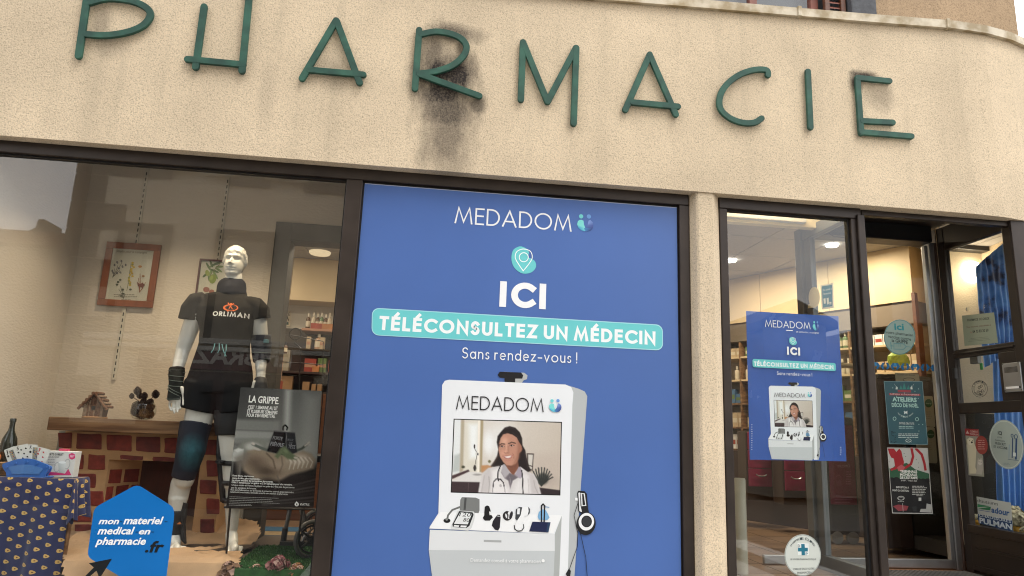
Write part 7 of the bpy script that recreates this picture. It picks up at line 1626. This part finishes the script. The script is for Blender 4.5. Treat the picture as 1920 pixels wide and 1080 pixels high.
# blue rug bands far behind
rg_ = thing('striped_rug', 'blue and sand striped mat on the shop floor behind the doorway', 'rug', (-1, 2, .05))
y_ = atz(540, 1000, .06)
for k, c in enumerate(((.02, .08, .16), (.25, .18, .10), (.02, .08, .16))):
    a, b = atz(480, 1006-7*k, .062), atz(545, 1006-7*k, .062); MB().box(a.x, b.x+.1, a.y-.07, a.y+.16, .051, .057+.002*k).build('stripe', mat(f'rug_stripe_{"blue" if c[0] < .1 else "sand"}', c, .9), rg_)
# ================================================================== SHOP INTERIOR RIGHT
# oblique wall with cabinets above and shelves below
ow = thing('oblique_shelving', 'long cream topped shelving wall running obliquely behind the entrance', 'shelves', (3.6, 2.8, .05))
Q0, Q1 = Vector((4.17, 1.62, 0)), Vector((2.35, 5.2, 0)); dv = (Q1-Q0).normalized(); nv_ = Vector((-dv.y, dv.x, 0)); nv_ = nv_ if nv_.x < 0 else -nv_
LL = (Q1-Q0).length
def ob(s0, s1, d0, d1, z0, z1, m_, name, par=ow):
    a = [Q0+dv*s0+nv_*d0, Q0+dv*s1+nv_*d0, Q0+dv*s1+nv_*d1, Q0+dv*s0+nv_*d1]
    return MB().prism([(p.x, p.y) for p in a], z0, z1, 'z').build(name, m_, par)
CRM = mat('cream_laminate', (.6, .47, .29), .45)
ob(0, LL, -.40, -.36, .05, CH, PLAST, 'back')
k = 0; s = 0
zc_b = 2.10
while s < LL-.01:
    ob(s+.003, min(s+.78, LL)-.003, -.012, .0, zc_b, CH-.003, CRM, 'cupboard_door'); s += .78
ob(0, LL, -.36, -.013, zc_b+.002, CH-.004, CRM, 'cupboard')
ob(0, LL, -.30, -.02, 1.90, zc_b, mat('grey_valance_board', (.16, .13, .10), .7), 'valance')  # grey-brown valance below the cupboards
levels = [1.735, 1.488, 1.24, .99, .76]
for z in levels: ob(.0, LL, -.36, -.02, z-.018, z, CRM if z > 1.3 else WOODL, 'shelf')
ob(-.03, .0, -.06, .03, .05, 1.90, WOODD, 'end_panel'); ob(-.028, 0, -.02, .03, 1.90, 2.16, WOODD, 'end_panel')
ob(0, LL, -.36, .02, .05, .738, mat('dark_cabinet', (.035, .018, .012), .5), 'base_cabinet')
for k in range(5): ob(.62*k+.61, .62*k+.63, -.36, -.02, .765, 1.89, WOODL, 'divider')
# goods on those shelves: boxes and bottles of several kinds
kinds = [(WHB, CAPW, 'white'), (GRB, CAPW, 'green'), (AMB, BLACKP, 'amber')]
protos = {}
random.seed(11)
cols = [CRX, WHITEP, RDX, GNX, ORX, mat('blue_carton', (.05, .14, .28), .5), mat('pink_carton', (.45, .16, .18), .5), mat('mint_carton', (.28, .42, .34), .5)]
bp = None; pb = {}
def put_bottle(p, z, i):
    m_, c_, nm = kinds[i]; lab = f'{nm} product bottle in the rows on the oblique shelving'
    if i not in pb: pb[i] = (bottle(0, 0, 0, .026, .15, m_, c_, lab, f'{nm} bottles on the oblique shelving')); o = pb[i]; o.location = (p.x, p.y, z); return
    copy_tree(pb[i], Vector((p.x, p.y, z))-Vector(pb[i].location))
pbx = {}
cn = ['cream', 'white', 'red', 'green', 'orange', 'blue', 'pink', 'mint']
def put_box(p, z, i, hh):
    key = (i, hh); lab = f'{cn[i]} product carton in the rows on the oblique shelving'
    if key not in pbx:
        o = thing('product_box', lab, 'box', (0, 0, 0), f'{cn[i]} cartons on the oblique shelving'); h = (.10, .15)[hh]; m = MB(); W2 = .035; a = [dv*-W2, dv*W2, dv*W2-nv_*.06, dv*-W2-nv_*.06]
        m.prism([(q.x, q.y) for q in a], 0, h, 'z').build('carton', cols[i], o)
        a = [dv*-(W2-.006)+nv_*.001, dv*(W2-.006)+nv_*.001, dv*(W2-.006)+nv_*.0002, dv*-(W2-.006)+nv_*.0002]; MB().prism([(q.x, q.y) for q in a], h*.3, h*.62, 'z').build('label_print', (MATS['sign_white'], RDX, GNX)[i % 3], o)
        pbx[key] = o; o.location = (p.x, p.y, z); return
    copy_tree(pbx[key], Vector((p.x, p.y, z))-Vector(pbx[key].location))
for z in levels:
    s = .05; i = random.randrange(3); typ = random.random() < .5
    while s < 3.2:
        d = s % .62
        if d > .575 or d < .035: s += .04; i = random.randrange(8); typ = random.random() < .5; continue
        p = Q0+dv*s+nv_*-.06
        if typ: put_bottle(p, z+.001, i % 3)
        else: put_box(p, z+.001, i, random.randrange(2) if z < 1.5 else 0)
        s += .062 if typ else .078
        if random.random() < .12: s += .06
random.seed(5)
# green pouch seen through the sliding door
po = thing('green_pouch', 'crumpled lime green product pouch behind the round flu sticker', 'pouch', (at(1690, 670, 1.55).x, 1.55, 1.3)); c0 = at(1688, 672, 1.5)
m = MB(); m.lathe([(.0, 0), (.085, .0), (.10, .04), (.09, .09), (.05, .13), (.0, .14)], (c0.x, 1.52, c0.z-.07), 18, sy=.35); m.v = [tuple(Vector(v)+Vector((noise.noise(Vector(v)*25), noise.noise(Vector(v)*25+Vector((3, 3, 3))), 0))*.02) for v in m.v]
m.build('bag', mat('lime_film', (.26, .36, .06), .35, var=(20, .3), coat=.3), po)
sb_ = thing('low_counter_shelf', 'pale shelf board behind the sliding door at hexagon height', 'shelf', (4, 1.5, 1.2)); zz = c0.z-.075
MB().bbox(at(1640, 697, 1.4).x-.5, at(1703, 697, 1.5).x, 1.40, 1.60, zz-.02, zz, .004).build('board', CRM, sb_)
# cream rough wall behind the sliding door, dark counter front at its foot
cw0 = at(1705, 600, 1.75).x
MB().box(cw0, 5.6, 1.75, 1.87, .05, 2.9).build('lobby_wall', mat('sand_plaster', (.46, .36, .24), .9, bump=(55, .5, .006), var=(1.2, .06)), kind='structure')
cu = thing('curved_counter', 'dark curved reception counter behind the sliding door', 'counter', (4.1, 1.3, .05))
m = MB(); pts = [(at(1655, 900, 1.6).x-.1+.9*math.sin(R_(a)), 1.95-.75*math.cos(R_(a))) for a in range(-10, 81, 6)]; ht = at(1745, 716, 1.3).z
inn_ = [(x*.97+.1, y+.25) for x, y in pts][::-1]
m.prism(pts+inn_, .10, ht, 'z'); m.build('front', mat('dark_brown_counter', (.028, .016, .013), .45, var=(4, .2)), cu)
m = MB(); m.prism([(x-.0+.02*math.sin(R_(i*6)), y-.02) for i, (x, y) in enumerate(pts)]+inn_, ht+.001, ht+.03, 'z'); m.build('worktop', BLACKP, cu)
for (xa, ya, xb, yb, lab) in ((1730, 742, 1752, 800, 'upper pale leaflet with a green disc on the counter front'), (1716, 800, 1756, 868, 'lower pale leaflet with a green disc on the counter front')):
    lf = thing('leaflet', lab, 'leaflet', tuple(at(xa, yb, 1.12))); pl_ = Plane('y', 1.12 if ya < 780 else 1.11); pr = Print(pl_); F = [(xa, ya), (xb-3, ya+1), (xb+2, yb+1), (xa+4, yb-1)]
    sheet(pr, rounded(F, .1), .0015, 'sheet', mat('leaflet_grey', (.24, .24, .19), .6), lf); pr.h = .0005; pr.ell(xb-11, ya+14, 7, 8, '#1d4a32'); pr.text('merci', (xb-16, ya+15.5), (xb-6, ya+16), 3.4, '#9ab0a0'); pr.lines(xa+6, ya+30, xb-5, ya+31, 4, 4, .9, '#6a6a60'); pr.build('print', INK, lf)
bn_ = thing('behind_notice', 'beige notice with a small drawing behind the top of the teal poster', 'notice', tuple(at(1700, 705, .9))); pl_ = Plane('y', .9); pr = Print(pl_); sheet(pr, [(1678, 699), (1723, 701), (1726, 730), (1681, 729)], .0015, 'sheet', mat('beige_notice', (.30, .26, .18), .6), bn_); pr.h = .0005; pr.text('Tournez avec douceur', (1682, 703.5), (1716, 704.5), 2.6, '#2b2722'); pr.ring(1704, 712, 11, 3.4, .9, '#3b3a30'); pr.build('print', INK, bn_)
# white round post, magenta drawer cabinets, magenta floor display
wpst = thing('white_bin_post', 'white cylindrical post just inside the narrow glass panel', 'post', (at(1388, 970, .5).x, .5, .05))
wpx = at(1388, 970, .4); r5 = (at(1398, 970, .4).x-at(1378, 970, .4).x)/2
MB().lathe([(0, 0), (r5, 0), (r5, at(1388, 897, .4).z-.06), (r5*.86, at(1388, 897, .4).z-.05), (r5*.84, at(1388, 897, .4).z-.14), (0, at(1388, 897, .4).z-.14)], (at(1389, 970, .4).x, .4, .052), 28).build('cylinder', mat('ivory_enamel', (.42, .41, .33), .45, var=(5, .08)), wpst, smooth=True)
MG = mat('magenta_drawer', (.24, .015, .06), .4, var=(3, .12))
for j, (xa, xb, lab) in enumerate(((1404, 1447, 'left magenta drawer unit under the blue poster'), (1472, 1509, 'right magenta drawer unit under the blue poster'))):
    YY = (2.62, 2.30)[j]; dc = thing('drawer_unit', lab, 'drawers', (at(xa, 900, YY).x, YY, .05)); zt5 = at(xa, 858, YY).z; x0_, x1_ = at(xa, 880, YY).x, at(xb, 880, YY).x
    zb5 = at(xa, 913+(8 if j else 0), YY).z
    MB().bbox(x0_-.015, x1_+.015, YY+.022, YY+.2, zb5-.12, zt5+.25, .006).build('carcass', BKX, dc)
    for k in range(3):
        za_ = zt5+.24-(zt5+.24-zb5)*k/3; zb6 = zt5+.24-(zt5+.24-zb5)*(k+1)/3+.006; d_ = MB().bbox(x0_, x1_, YY, YY+.02, zb6, za_, .006).build('drawer', MG, dc)
        MB().tube([((x0_+x1_)/2+.05*math.cos(R_(a)), YY-.02, za_-.05-.018*math.sin(R_(a))) for a in range(0, 181, 30)], .006, 6).build('handle', ALU, d_)
kd = thing('magenta_floor_display', 'tall magenta cardboard floor display with a padlock drawing behind the panel', 'display', (at(1575, 860, 1.6).x, 1.6, .05)); KY = 1.7
kx0, kx1, kzt = at(1553, 880, KY).x, at(1603, 880, KY).x, at(1580, 786, KY).z
MB().bbox(kx0-.02, kx1+.02, KY, KY+.2, .12, kzt+.02, .03).build('housing', BLACKP, kd)
MB().box(kx0+.005, kx1-.005, KY-.008, KY-.001, at(1580, 946, KY).z, kzt-.05).build('front_board', MG, kd)
pr = Print(Plane('y', KY-.008)); pr.h = .001; pr.ring(1572, 898, 5, 7, 1, '#a8506a'); pr.poly([(1567, 901), (1577, 900), (1578, 910), (1569, 911)], '#8f3a58'); pr.text('PROMO', (1571, 877), (1594, 876), 5, '#b98a92'); pr.lines(1586, 884, 1597, 884, 6, 4.5, 1.4, '#b0607a'); pr.lines(1565, 936, 1600, 940, 2, 5, 1.3, '#b0607a'); pr.build('print', INK, kd)
for x in (kx0+.05, kx1-.05): MB().tube([(x, KY-.0, .10), (x, KY+.03, .10)], .05, 18).build('castor', mat('castor_grey', (.3, .3, .3), .5), kd)
# ================================================================== ROOM BEHIND THE SIDE WINDOW
MB().box(4.44, 5.6, 1.60, 1.70, -.1, 2.62).build('side_room_wall', mat('warm_white_wall', (.62, .55, .42), .9, bump=(50, .5, .006), var=(1.2, .05), stretch=(1, 1, 2.5)), kind='structure')
MB().prism([(XQ+.025, YR+.08), (XQ+.075, YR+.08), (4.50, 1.62), (4.45, 1.66)], -.1, 2.62, 'z').build('side_room_partition', MATS['sand_plaster'], kind='structure')
MB().box(5.5, 5.6, .06, 1.60, -.1, 2.62).build('side_room_wall', PLASTW, kind='structure')
MB().box(XQ+.03, 5.6, .06, 1.70, 2.62, 2.7).build('side_room_ceiling', mat('grey_room_ceiling', (.3, .29, .27), .9), kind='structure')
MB().box(XQ+.03, 5.6, .06, 1.70, .10, .20).build('side_room_floor', mat('dark_display_base', (.02, .017, .015), .7), kind='structure')
MB().box(XQ+.03, 5.4, 1.18, 1.22, .2, 1.12).build('dark_backing_board', mat('black_board', (.008, .009, .009), .35), kind='structure')
ac = thing('ceiling_cassette', 'black ceiling grille in the side room above the curtain', 'vent', (4.3, .8, 2.6)); q = atz(1810, 462, 2.6)
MB().bbox(q.x-.15, q.x+.55, q.y-.05, q.y+.18, 2.56, 2.615, .006).build('grille', BLACKP, ac)
dl_ = thing('wall_lamp', 'lit round dome lamp on the side room wall beside the blue drape', 'lamp', tuple(at(1825, 509, 1.58))); q = at(1825, 509, 1.58)
MB().tube([(q.x, 1.598, q.z), (q.x, 1.575, q.z), (q.x, 1.555, q.z-.003), (q.x, 1.55, q.z-.004)], [.09, .09, .06, .01], 28).build('dome', mat('lamp_lit_dome', (.8, .75, .6), .4, emit=((1, .86, .62), 9.0)), dl_)
# curtain: folds between a raised and a low edge
CB = bpy.data.materials.new('blue_satin'); CB.use_nodes = True; nt = CB.node_tree; b = nt.nodes['Principled BSDF']; b.inputs['Roughness'].default_value = .38; b.inputs['Sheen Weight'].default_value = .3
tcn = N(nt, 'ShaderNodeTexCoord'); nz = N(nt, 'ShaderNodeTexNoise'); nz.inputs['Scale'].default_value = 9; nz.inputs['Detail'].default_value = 5; nt.links.new(tcn.outputs['Object'], nz.inputs[0]); rmp = N(nt, 'ShaderNodeValToRGB'); e = rmp.color_ramp.elements
e[0].position = .36; e[0].color = (.010, .018, .055, 1); e[1].position = .47; e[1].color = (.055, .17, .44, 1); x = e.new(.66); x.color = (.12, .28, .55, 1); nt.links.new(nz.outputs['Fac'], rmp.inputs[0]); nt.links.new(rmp.outputs[0], b.inputs['Base Color'])
CB2 = mat('blue_curtain', (.065, .19, .46), .5, var=(3, .2), sheen=.3)
def curtain(name, lab, m_, Y, pa, pb_, pc, pdn, folds, amp, n=90, k=40, swirl=0):
    A_, B_, C_, D_ = [at(x, y, Y) for x, y in (pa, pb_, pc, pdn)]; mb = MB()
    for j in range(k+1):
        for i in range(n+1):
            u_, v_ = i/n, j/k; p = A_.lerp(B_, u_).lerp(D_.lerp(C_, u_), v_); f = math.sin(u_*folds*6.283+.8*math.sin(v_*3+u_*5))*amp*(.5+.6*v_)+noise.noise(Vector((u_*9, v_*3, 1)))*amp
            if swirl: f += noise.noise(Vector((u_*5, v_*6, 4)))*swirl
            mb.v.append((p.x+f*.3, p.y+f, p.z))
    for j in range(k):
        for i in range(n): mb.f.append((j*(n+1)+i, j*(n+1)+i+1, (j+1)*(n+1)+i+1, (j+1)*(n+1)+i)); mb.m.append(0)
    return mb.build(name, m_, smooth=True, recalc=False, label=lab, cat='curtain')
curtain('satin_drape', 'patterned blue satin drape with dark scrolls in the top side pane', CB, .62, (1829, 500), (1890, 448), (1905, 652), (1846, 690), 6, .012, swirl=.016)
curtain('blue_curtain', 'plain blue curtain in folds reaching from the middle pane down to the sill', CB2, .80, (1858, 560), (1935, 520), (1945, 1010), (1873, 1000), 7, .016)
curtain('sheer_curtain', 'pale grey sheer curtain strip behind the intercom side', mat('pale_sheer', (.40, .41, .42), .7, sheen=.3), .86, (1880, 580), (1950, 560), (1960, 1020), (1905, 1010), 6, .010)
# round stamp print and small objects in the middle pane
sg = thing('round_stamp_sign', 'round black line emblem on white in the middle side pane', 'sign', tuple(atx(1832, 735, XQ))); pr = Print(px_); pr.h = .0003
pr.ring(1837, 729, 14.5, 15.5, .7, '#23262c'); pr.ring(1837, 729, 10.5, 11, .5, '#23262c'); arctext(pr, 'LES PHARMACIENS', 1837, 729, 11.6, 12.4, 170, 330, 3.4, '#23262c', .02); arctext(pr, 'ENGAGÉS', 1837, 729, 12.6, 13.4, 150, 60, 3.2, '#23262c', .02, flip=True)
for x, y in ((1836, 727), (1840, 724), (1834, 735), (1838, 736), (1842, 733)): pr.ring(x, y, 2, 2.2, .9, '#23262c')
pr.build('print', INK, sg)
hd = thing('hatch_handle', 'small black handle of the middle side hatch', 'handle', tuple(atx(1785, 700, XQ))); q = atx(1785, 700, XQ-.03); MB().bbox(XQ-.04, XQ-W_ if False else XQ-.02, y_in-.012, y_in+.012, q.z-.04, q.z+.035, .004).build('grip', BLACKP, hd)
gb = thing('grey_switch_box', 'small grey box hanging at the top of the middle side pane', 'box', tuple(atx(1828, 675, XQ+.05))); a, b_ = atx(1820, 668, XQ+.06), atx(1836, 681, XQ+.06); MB().bbox(XQ+.05, XQ+.08, min(a.y, b_.y), max(a.y, b_.y), b_.z, a.z, .004).build('case', mat('box_grey', (.14, .14, .13), .5), gb)
gtag = thing('green_tag', 'small green tag hanging beside the grey switch box', 'tag', tuple(atx(1840, 690, XQ+.05))); a, b_ = atx(1837, 681, XQ+.06), atx(1843, 693, XQ+.06); MB().bbox(XQ+.058, XQ+.064, min(a.y, b_.y), max(a.y, b_.y), b_.z, a.z, .002).build('plate', mat('green_plastic', (.03, .25, .06), .5), gtag)
# slippers on the sill behind the lowest pane
YL = mat('yellow_slipper', (.50, .26, .02), .6, var=(20, .25)); FL_ = mat('cream_fleece', (.36, .33, .22), .95, var=(60, .4), bump=(80, 1, .01))
def slipper(pa, pb_, lab, r):
    a, b_ = atx(*pa, XQ+.10), atx(*pb_, XQ+.10); t = thing('slipper', lab, 'slipper', tuple(a), 'slippers on the sill'); d = b_-a
    pts = [a+d*k/6+Vector((.0, 0, .010*math.sin(k))) for k in range(7)]; MB().tube(pts, [r*.5, r*.9, r, r*.95, r, r*.9, r*.4], 12).build('upper', YL, t, smooth=True)
    m = MB(); petal_ball(m, a+d*.75+Vector((0, 0, r)), r*1.1, 90, 0, .35); m.build('fleece_lining', FL_, t, recalc=False, kind='stuff'); return t
slipper((1815, 973), (1836, 978), 'yellow slipper left of the shoe brand card', .022)
slipper((1898, 990), (1930, 1006), 'yellow and fleece slipper right of the shoe brand card', .024)
fl_ = thing('fleece_bundle', 'cream fleece leaves standing right of the shoe brand card', 'decoration', tuple(atx(1908, 970, XQ+.10))); m = MB(); petal_ball(m, atx(1908, 972, XQ+.11), .05, 160, 0, .5); petal_ball(m, atx(1903, 958, XQ+.11), .03, 60, 0, .6); m.build('leaves', FL_, fl_, recalc=False, kind='stuff')
m = MB(); m.bbox(XQ+.03, XQ+.35, .06, YR, .2, .30, .004); m.build('window_shelf', mat('dark_display_base', (.02, .017, .015), .7), kind='structure')
# ================================================================== ACROSS THE STREET (seen in the reflections)
WO = 9.0
def mir(px, py, Y=WO): q = at(px, py, Y); return q.x, q.z
OW = render_mat('pale_render_across', (.68, .60, .47), scale=.6); QU = mat('grey_quoin', (.10, .09, .08), .85, var=(5, .2)); DW = mat('dark_shop_timber', (.05, .02, .015), .6)
ob_ = thing('house_across_street', 'beige rendered house with grey quoins and shuttered windows across the street', 'house', (0, -WO-.3, ZS))
lx = mir(146, 300)[0]; rx = 3.9; YB = -WO
# window openings as recessed boxes on the wall face
MB().box(lx, rx, YB-6, YB, ZS, 9.5).build('wall', OW, ob_); MB().bbox(lx-.01, rx, YB+.001, YB+.04, ZS, .75, .01).build('plinth', DW, ob_)
z = ZS+.1; k = 0
while z < 9.2:
    wq_ = (.55, .95)[k % 2]; MB().bbox(lx-.02, lx+wq_, YB-.4, YB+.03, z, z+.50, .02).build('quoin_stone', QU, ob_); z += .52; k += 1
MB().box(lx-.45, lx-.0, YB-6.4, YB+.5, 9.5, 9.75).build('eaves', QU, ob_); MB().box(lx, rx, YB-6.4, YB+.5, 9.5, 9.75).build('eaves', QU, ob_)
MB().prism([(lx-.45, 9.75), (rx+.4, 9.75), (rx-1.5, 12), (lx+1.5, 12)], YB-6.4, YB+.4).build('roof', mat('clay_roof', (.22, .10, .06), .9, var=(6, .3)), ob_)
SHC = mat('cream_shutter', (.48, .42, .32), .6); FRM = mat('window_white', (.6, .58, .52), .5)
def oppwin(x0_, x1_, z0_, z1_, shut=True):
    w_ = MB().bbox(x0_-.16, x1_+.16, YB+.001, YB+.05, z0_-.2, z1_+.2, .01).build('window_surround', QU, ob_)
    MB().box(x0_, x1_, YB+.051, YB+.056, z0_, z1_).build('pane', mat('far_pane', (.12, .13, .15), .1), w_)
    m = MB()
    for x in (x0_, (x0_+x1_)/2-.03, x1_-.06): m.box(x, x+.06, YB+.057, YB+.075, z0_, z1_)
    m.box(x0_, x1_, YB+.0575, YB+.0745, (z0_+z1_)/2-.03, (z0_+z1_)/2+.03); m.build('sash', FRM, w_)
    if shut:
        for a, b in ((x0_-.62, x0_-.06), (x1_+.06, x1_+.62)): MB().bbox(a, b, YB+.06, YB+.10, z0_-.05, z1_+.05, .01).build('shutter', SHC, w_)
for (xa, xb, y) in ((260, 305, 322), (445, 490, 340), (585, 640, 352)):
    xa_, z_ = mir(xa, y); xb_, _ = mir(xb, y); oppwin(xa_, xb_, z_+.12, z_+1.7)
oppwin(1.6, 2.6, mir(585, 352)[1]+.12, mir(585, 352)[1]+1.8)
for (xa, xb, yt, yb_) in ((236, 306, 437, 640), (418, 500, 450, 640)):
    (xa_, zt6), (xb_, _), (_, zb7) = mir(xa, yt), mir(xb, yt), mir(xa, yb_)
    w_ = MB().bbox(xa_-.14, xb_+.14, YB+.001, YB+.05, zb7, zt6+.22, .01).build('window_surround', QU, ob_); MB().box(xa_, xb_, YB+.051, YB+.06, zb7, zt6).build('pane', mat('blind_behind', (.34, .30, .23), .5), w_)
# shop front with a wine red fascia board and cream letters
z1_, z2_ = mir(400, 644)[1], mir(400, 692)[1]; xs0, xs1 = mir(295, 660)[0], mir(560, 660)[0]
for y, c in ((640, .05), (654, .04)): zc2 = mir(400, y)[1]; MB().bbox(lx+.6, rx, YB+.001, YB+.12, zc2-c, zc2+c, .01).build('cornice', FRM, ob_)
sg2 = thing('shop_sign_across', 'wine red shop board with cream letters across the street', 'sign', ((xs0+xs1)/2, YB+.05, z2_)); MB().bbox(xs0-.3, xs1+.4, YB+.001, YB+.08, z2_-.02, z1_-.05, .01).build('board', mat('wine_red_board', (.10, .012, .02), .5), sg2)
vs, fs, wd = bfont('EMBRAZZA', .03); L_ = xs1-xs0; m = MB(); hh = (z1_-z2_)*.62
m.add([(xs1-.1-(a/wd)*(L_-.1), YB+.086, z2_+.10+b/CAP*hh) for a, b in vs], fs); m.build('lettering', mat('cream_letters', (.6, .55, .5), .5), sg2, recalc=False)
MB().bbox(xs0-.2, xs1+.3, YB+.001, YB+.06, ZS, z2_-.05, .01).build('shop_front', DW, ob_)
for k in range(3): MB().box(xs0+.1+k*1.1, xs0+1.0+k*1.1, YB+.061, YB+.066, ZS+.6, z2_-.2).build('pane', mat('far_pane_dark', (.015, .017, .02), .08), ob_)
MB().tube([(lx+.12, YB+.10, ZS), (lx+.12, YB+.10, 9.4)], .05, 8).build('downpipe', QU, ob_)
# lower neighbour with a chimney, left
MB().box(-16, mir(140, 440, 13)[0]-.3, -20, -13, ZS, mir(60, 440, 13)[1]-.3).build('neighbour_house_wall', mat('weathered_stone', (.20, .16, .115), .9, var=(2, .25))); o = bpy.data.objects['neighbour_house_wall']; o.name = 'neighbour_house'; tag(o, 'low plain house beyond the left end of the house across the street', 'house')
nb = thing('neighbour_roof_house', 'low house with a chimney further along the far side of the street', 'house', (-12, -16, ZS)); zz = mir(60, 437, 13)[1]; zcp = mir(66, 424, 13)
MB().prism([(-20, zz-.3), (-6.9, zz-.3), (-7.2, zz), (-20, zz+.1)], -20, -12.8).build('roof', mat('clay_roof', (.22, .1, .06), .9), nb)
cxx_ = mir(62, 430, 13)[0]; MB().prism([(cxx_-.26, zz-.3), (cxx_+.26, zz-.3), (cxx_+.24, zz+.12), (cxx_+.10, zz+.2), (cxx_+.07, zz+.42), (cxx_-.07, zz+.42), (cxx_-.10, zz+.2), (cxx_-.24, zz+.12)], -14, -13.2).build('chimney', QU, nb)
# gabled house further right
GW = 15.0; gh = thing('gabled_house', 'white gabled house across the street to the right', 'house', (9, -GW-3, ZS)); ap = mir(1484, 570, GW); el = mir(1420, 610, GW); er = mir(1562, 612, GW)
MB().prism([(el[0]+.2, ZS), (er[0]-.2, ZS), (er[0]-.2, er[1]), (ap[0], ap[1]-.12), (el[0]+.2, el[1])], -GW-7, -GW).build('wall', mat('dim_white_render', (.30, .27, .22), .9), gh)
for e_, s_ in ((el, -1), (er, 1)): MB().prism([(ap[0], ap[1]+.12), (ap[0], ap[1]-.14), (e_[0], e_[1]-.12), (e_[0], e_[1]+.12)], -GW-7.3, -GW+.3).build('roof', DW, gh)
# right side of the street closes with a plain row
tag(MB().box(12.5, 22, -17, -12, ZS, 4.2).build('row_house', OW), 'plain low house at the right end of the far pavement', 'house')
# parked car across the road, reflected as a dark band
# ================================================================== LAMPS, AND FILL LIGHTS ADDED IN THE SHOP
def lamp(name, loc, size, e, col, sy=None, spot=None):
    l = bpy.data.lights.new(name, 'AREA'); l.energy = e; l.color = col; l.shape = 'RECTANGLE'; l.size = size; l.size_y = sy or size; o = bpy.data.objects.new(name, l); COL.objects.link(o); o.location = loc; return o
WARM = (1, .80, .55)
sps = []
for k, (x, y) in enumerate(((-1.7, .42), (-1.05, .36), (-.3, .42))):
    t = thing('display_spot', f'recessed spotlight in the display window ceiling, {("left", "middle", "right")[k]} one', 'lamp', (x, y, 2.6), 'ceiling spots of the display window')
    MB().lathe([(0, -.004), (.05, -.004), (.06, 0), (.06, .0), (0, 0)], (x, y, 2.598), 20).build('lens', mat('spot_lens_lit', (.8, .7, .5), .4, emit=((1, .82, .58), 6)), t)
    l = bpy.data.lights.new('display_spot_light', 'SPOT'); l.energy = 46; l.color = WARM; l.spot_size = R_(112); l.spot_blend = .7; l.shadow_soft_size = .04; o = bpy.data.objects.new('display_spot_light', l); COL.objects.link(o); o.location = (x, y, 2.585)
for (x, y, e) in ((-1.0, 1.8, 9), (-2.1, 3.0, 10), (.9, 4.4, 22), (-.2, 2.0, 12), (.6, 5.2, 20)):  # added area lights with square fixtures, put in to brighten the shop
    lamp('shop_fill_light', (x, y, CH-.01), .35, e, (1, .84, .62))
    t = thing('ceiling_light', 'added square fill light on the shop ceiling, out of view', 'lamp', (x, y, CH), 'lit ceiling lamps of the shop'); MB().bbox(x-.09, x+.09, y-.09, y+.09, CH-.008, CH-.002, .002).build('lens', MATS['spot_lens_lit'], t)
for (px, py) in ((1370, 487), (1560, 458)):
    q = atz(px, py, CH); t = thing('ceiling_light', 'bright small spotlight in the grey suspended ceiling, ' + ('near the left edge of the panel' if px < 1400 else 'right of the side glazing frame'), 'lamp', tuple(q)); MB().lathe([(0, -.02), (.05, -.018), (.055, 0), (0, 0)], (q.x, q.y, CH-.001), 18).build('lens', mat('spot_bright', (1, .95, .85), .4, emit=((1, .95, .85), 12)), t)
q = at(1825, 509, 1.45); pl = bpy.data.lights.new('wall_lamp_light', 'POINT'); pl.energy = 1.8; pl.color = (1, .82, .56); pl.shadow_soft_size = .06; o = bpy.data.objects.new('wall_lamp_light', pl); COL.objects.link(o); o.location = (q.x, q.y-.03, q.z-.05)
lamp('pelmet_light', (2.15, .30, 2.715), .5, 5, (1, .86, .60), .1)
lamp('shop_spot_light', (3.52, 1.75, CH-.03), .09, 15, (1, .82, .56)); lamp('shop_spot_light', (2.92, 2.5, CH-.03), .09, 15, (1, .84, .60))
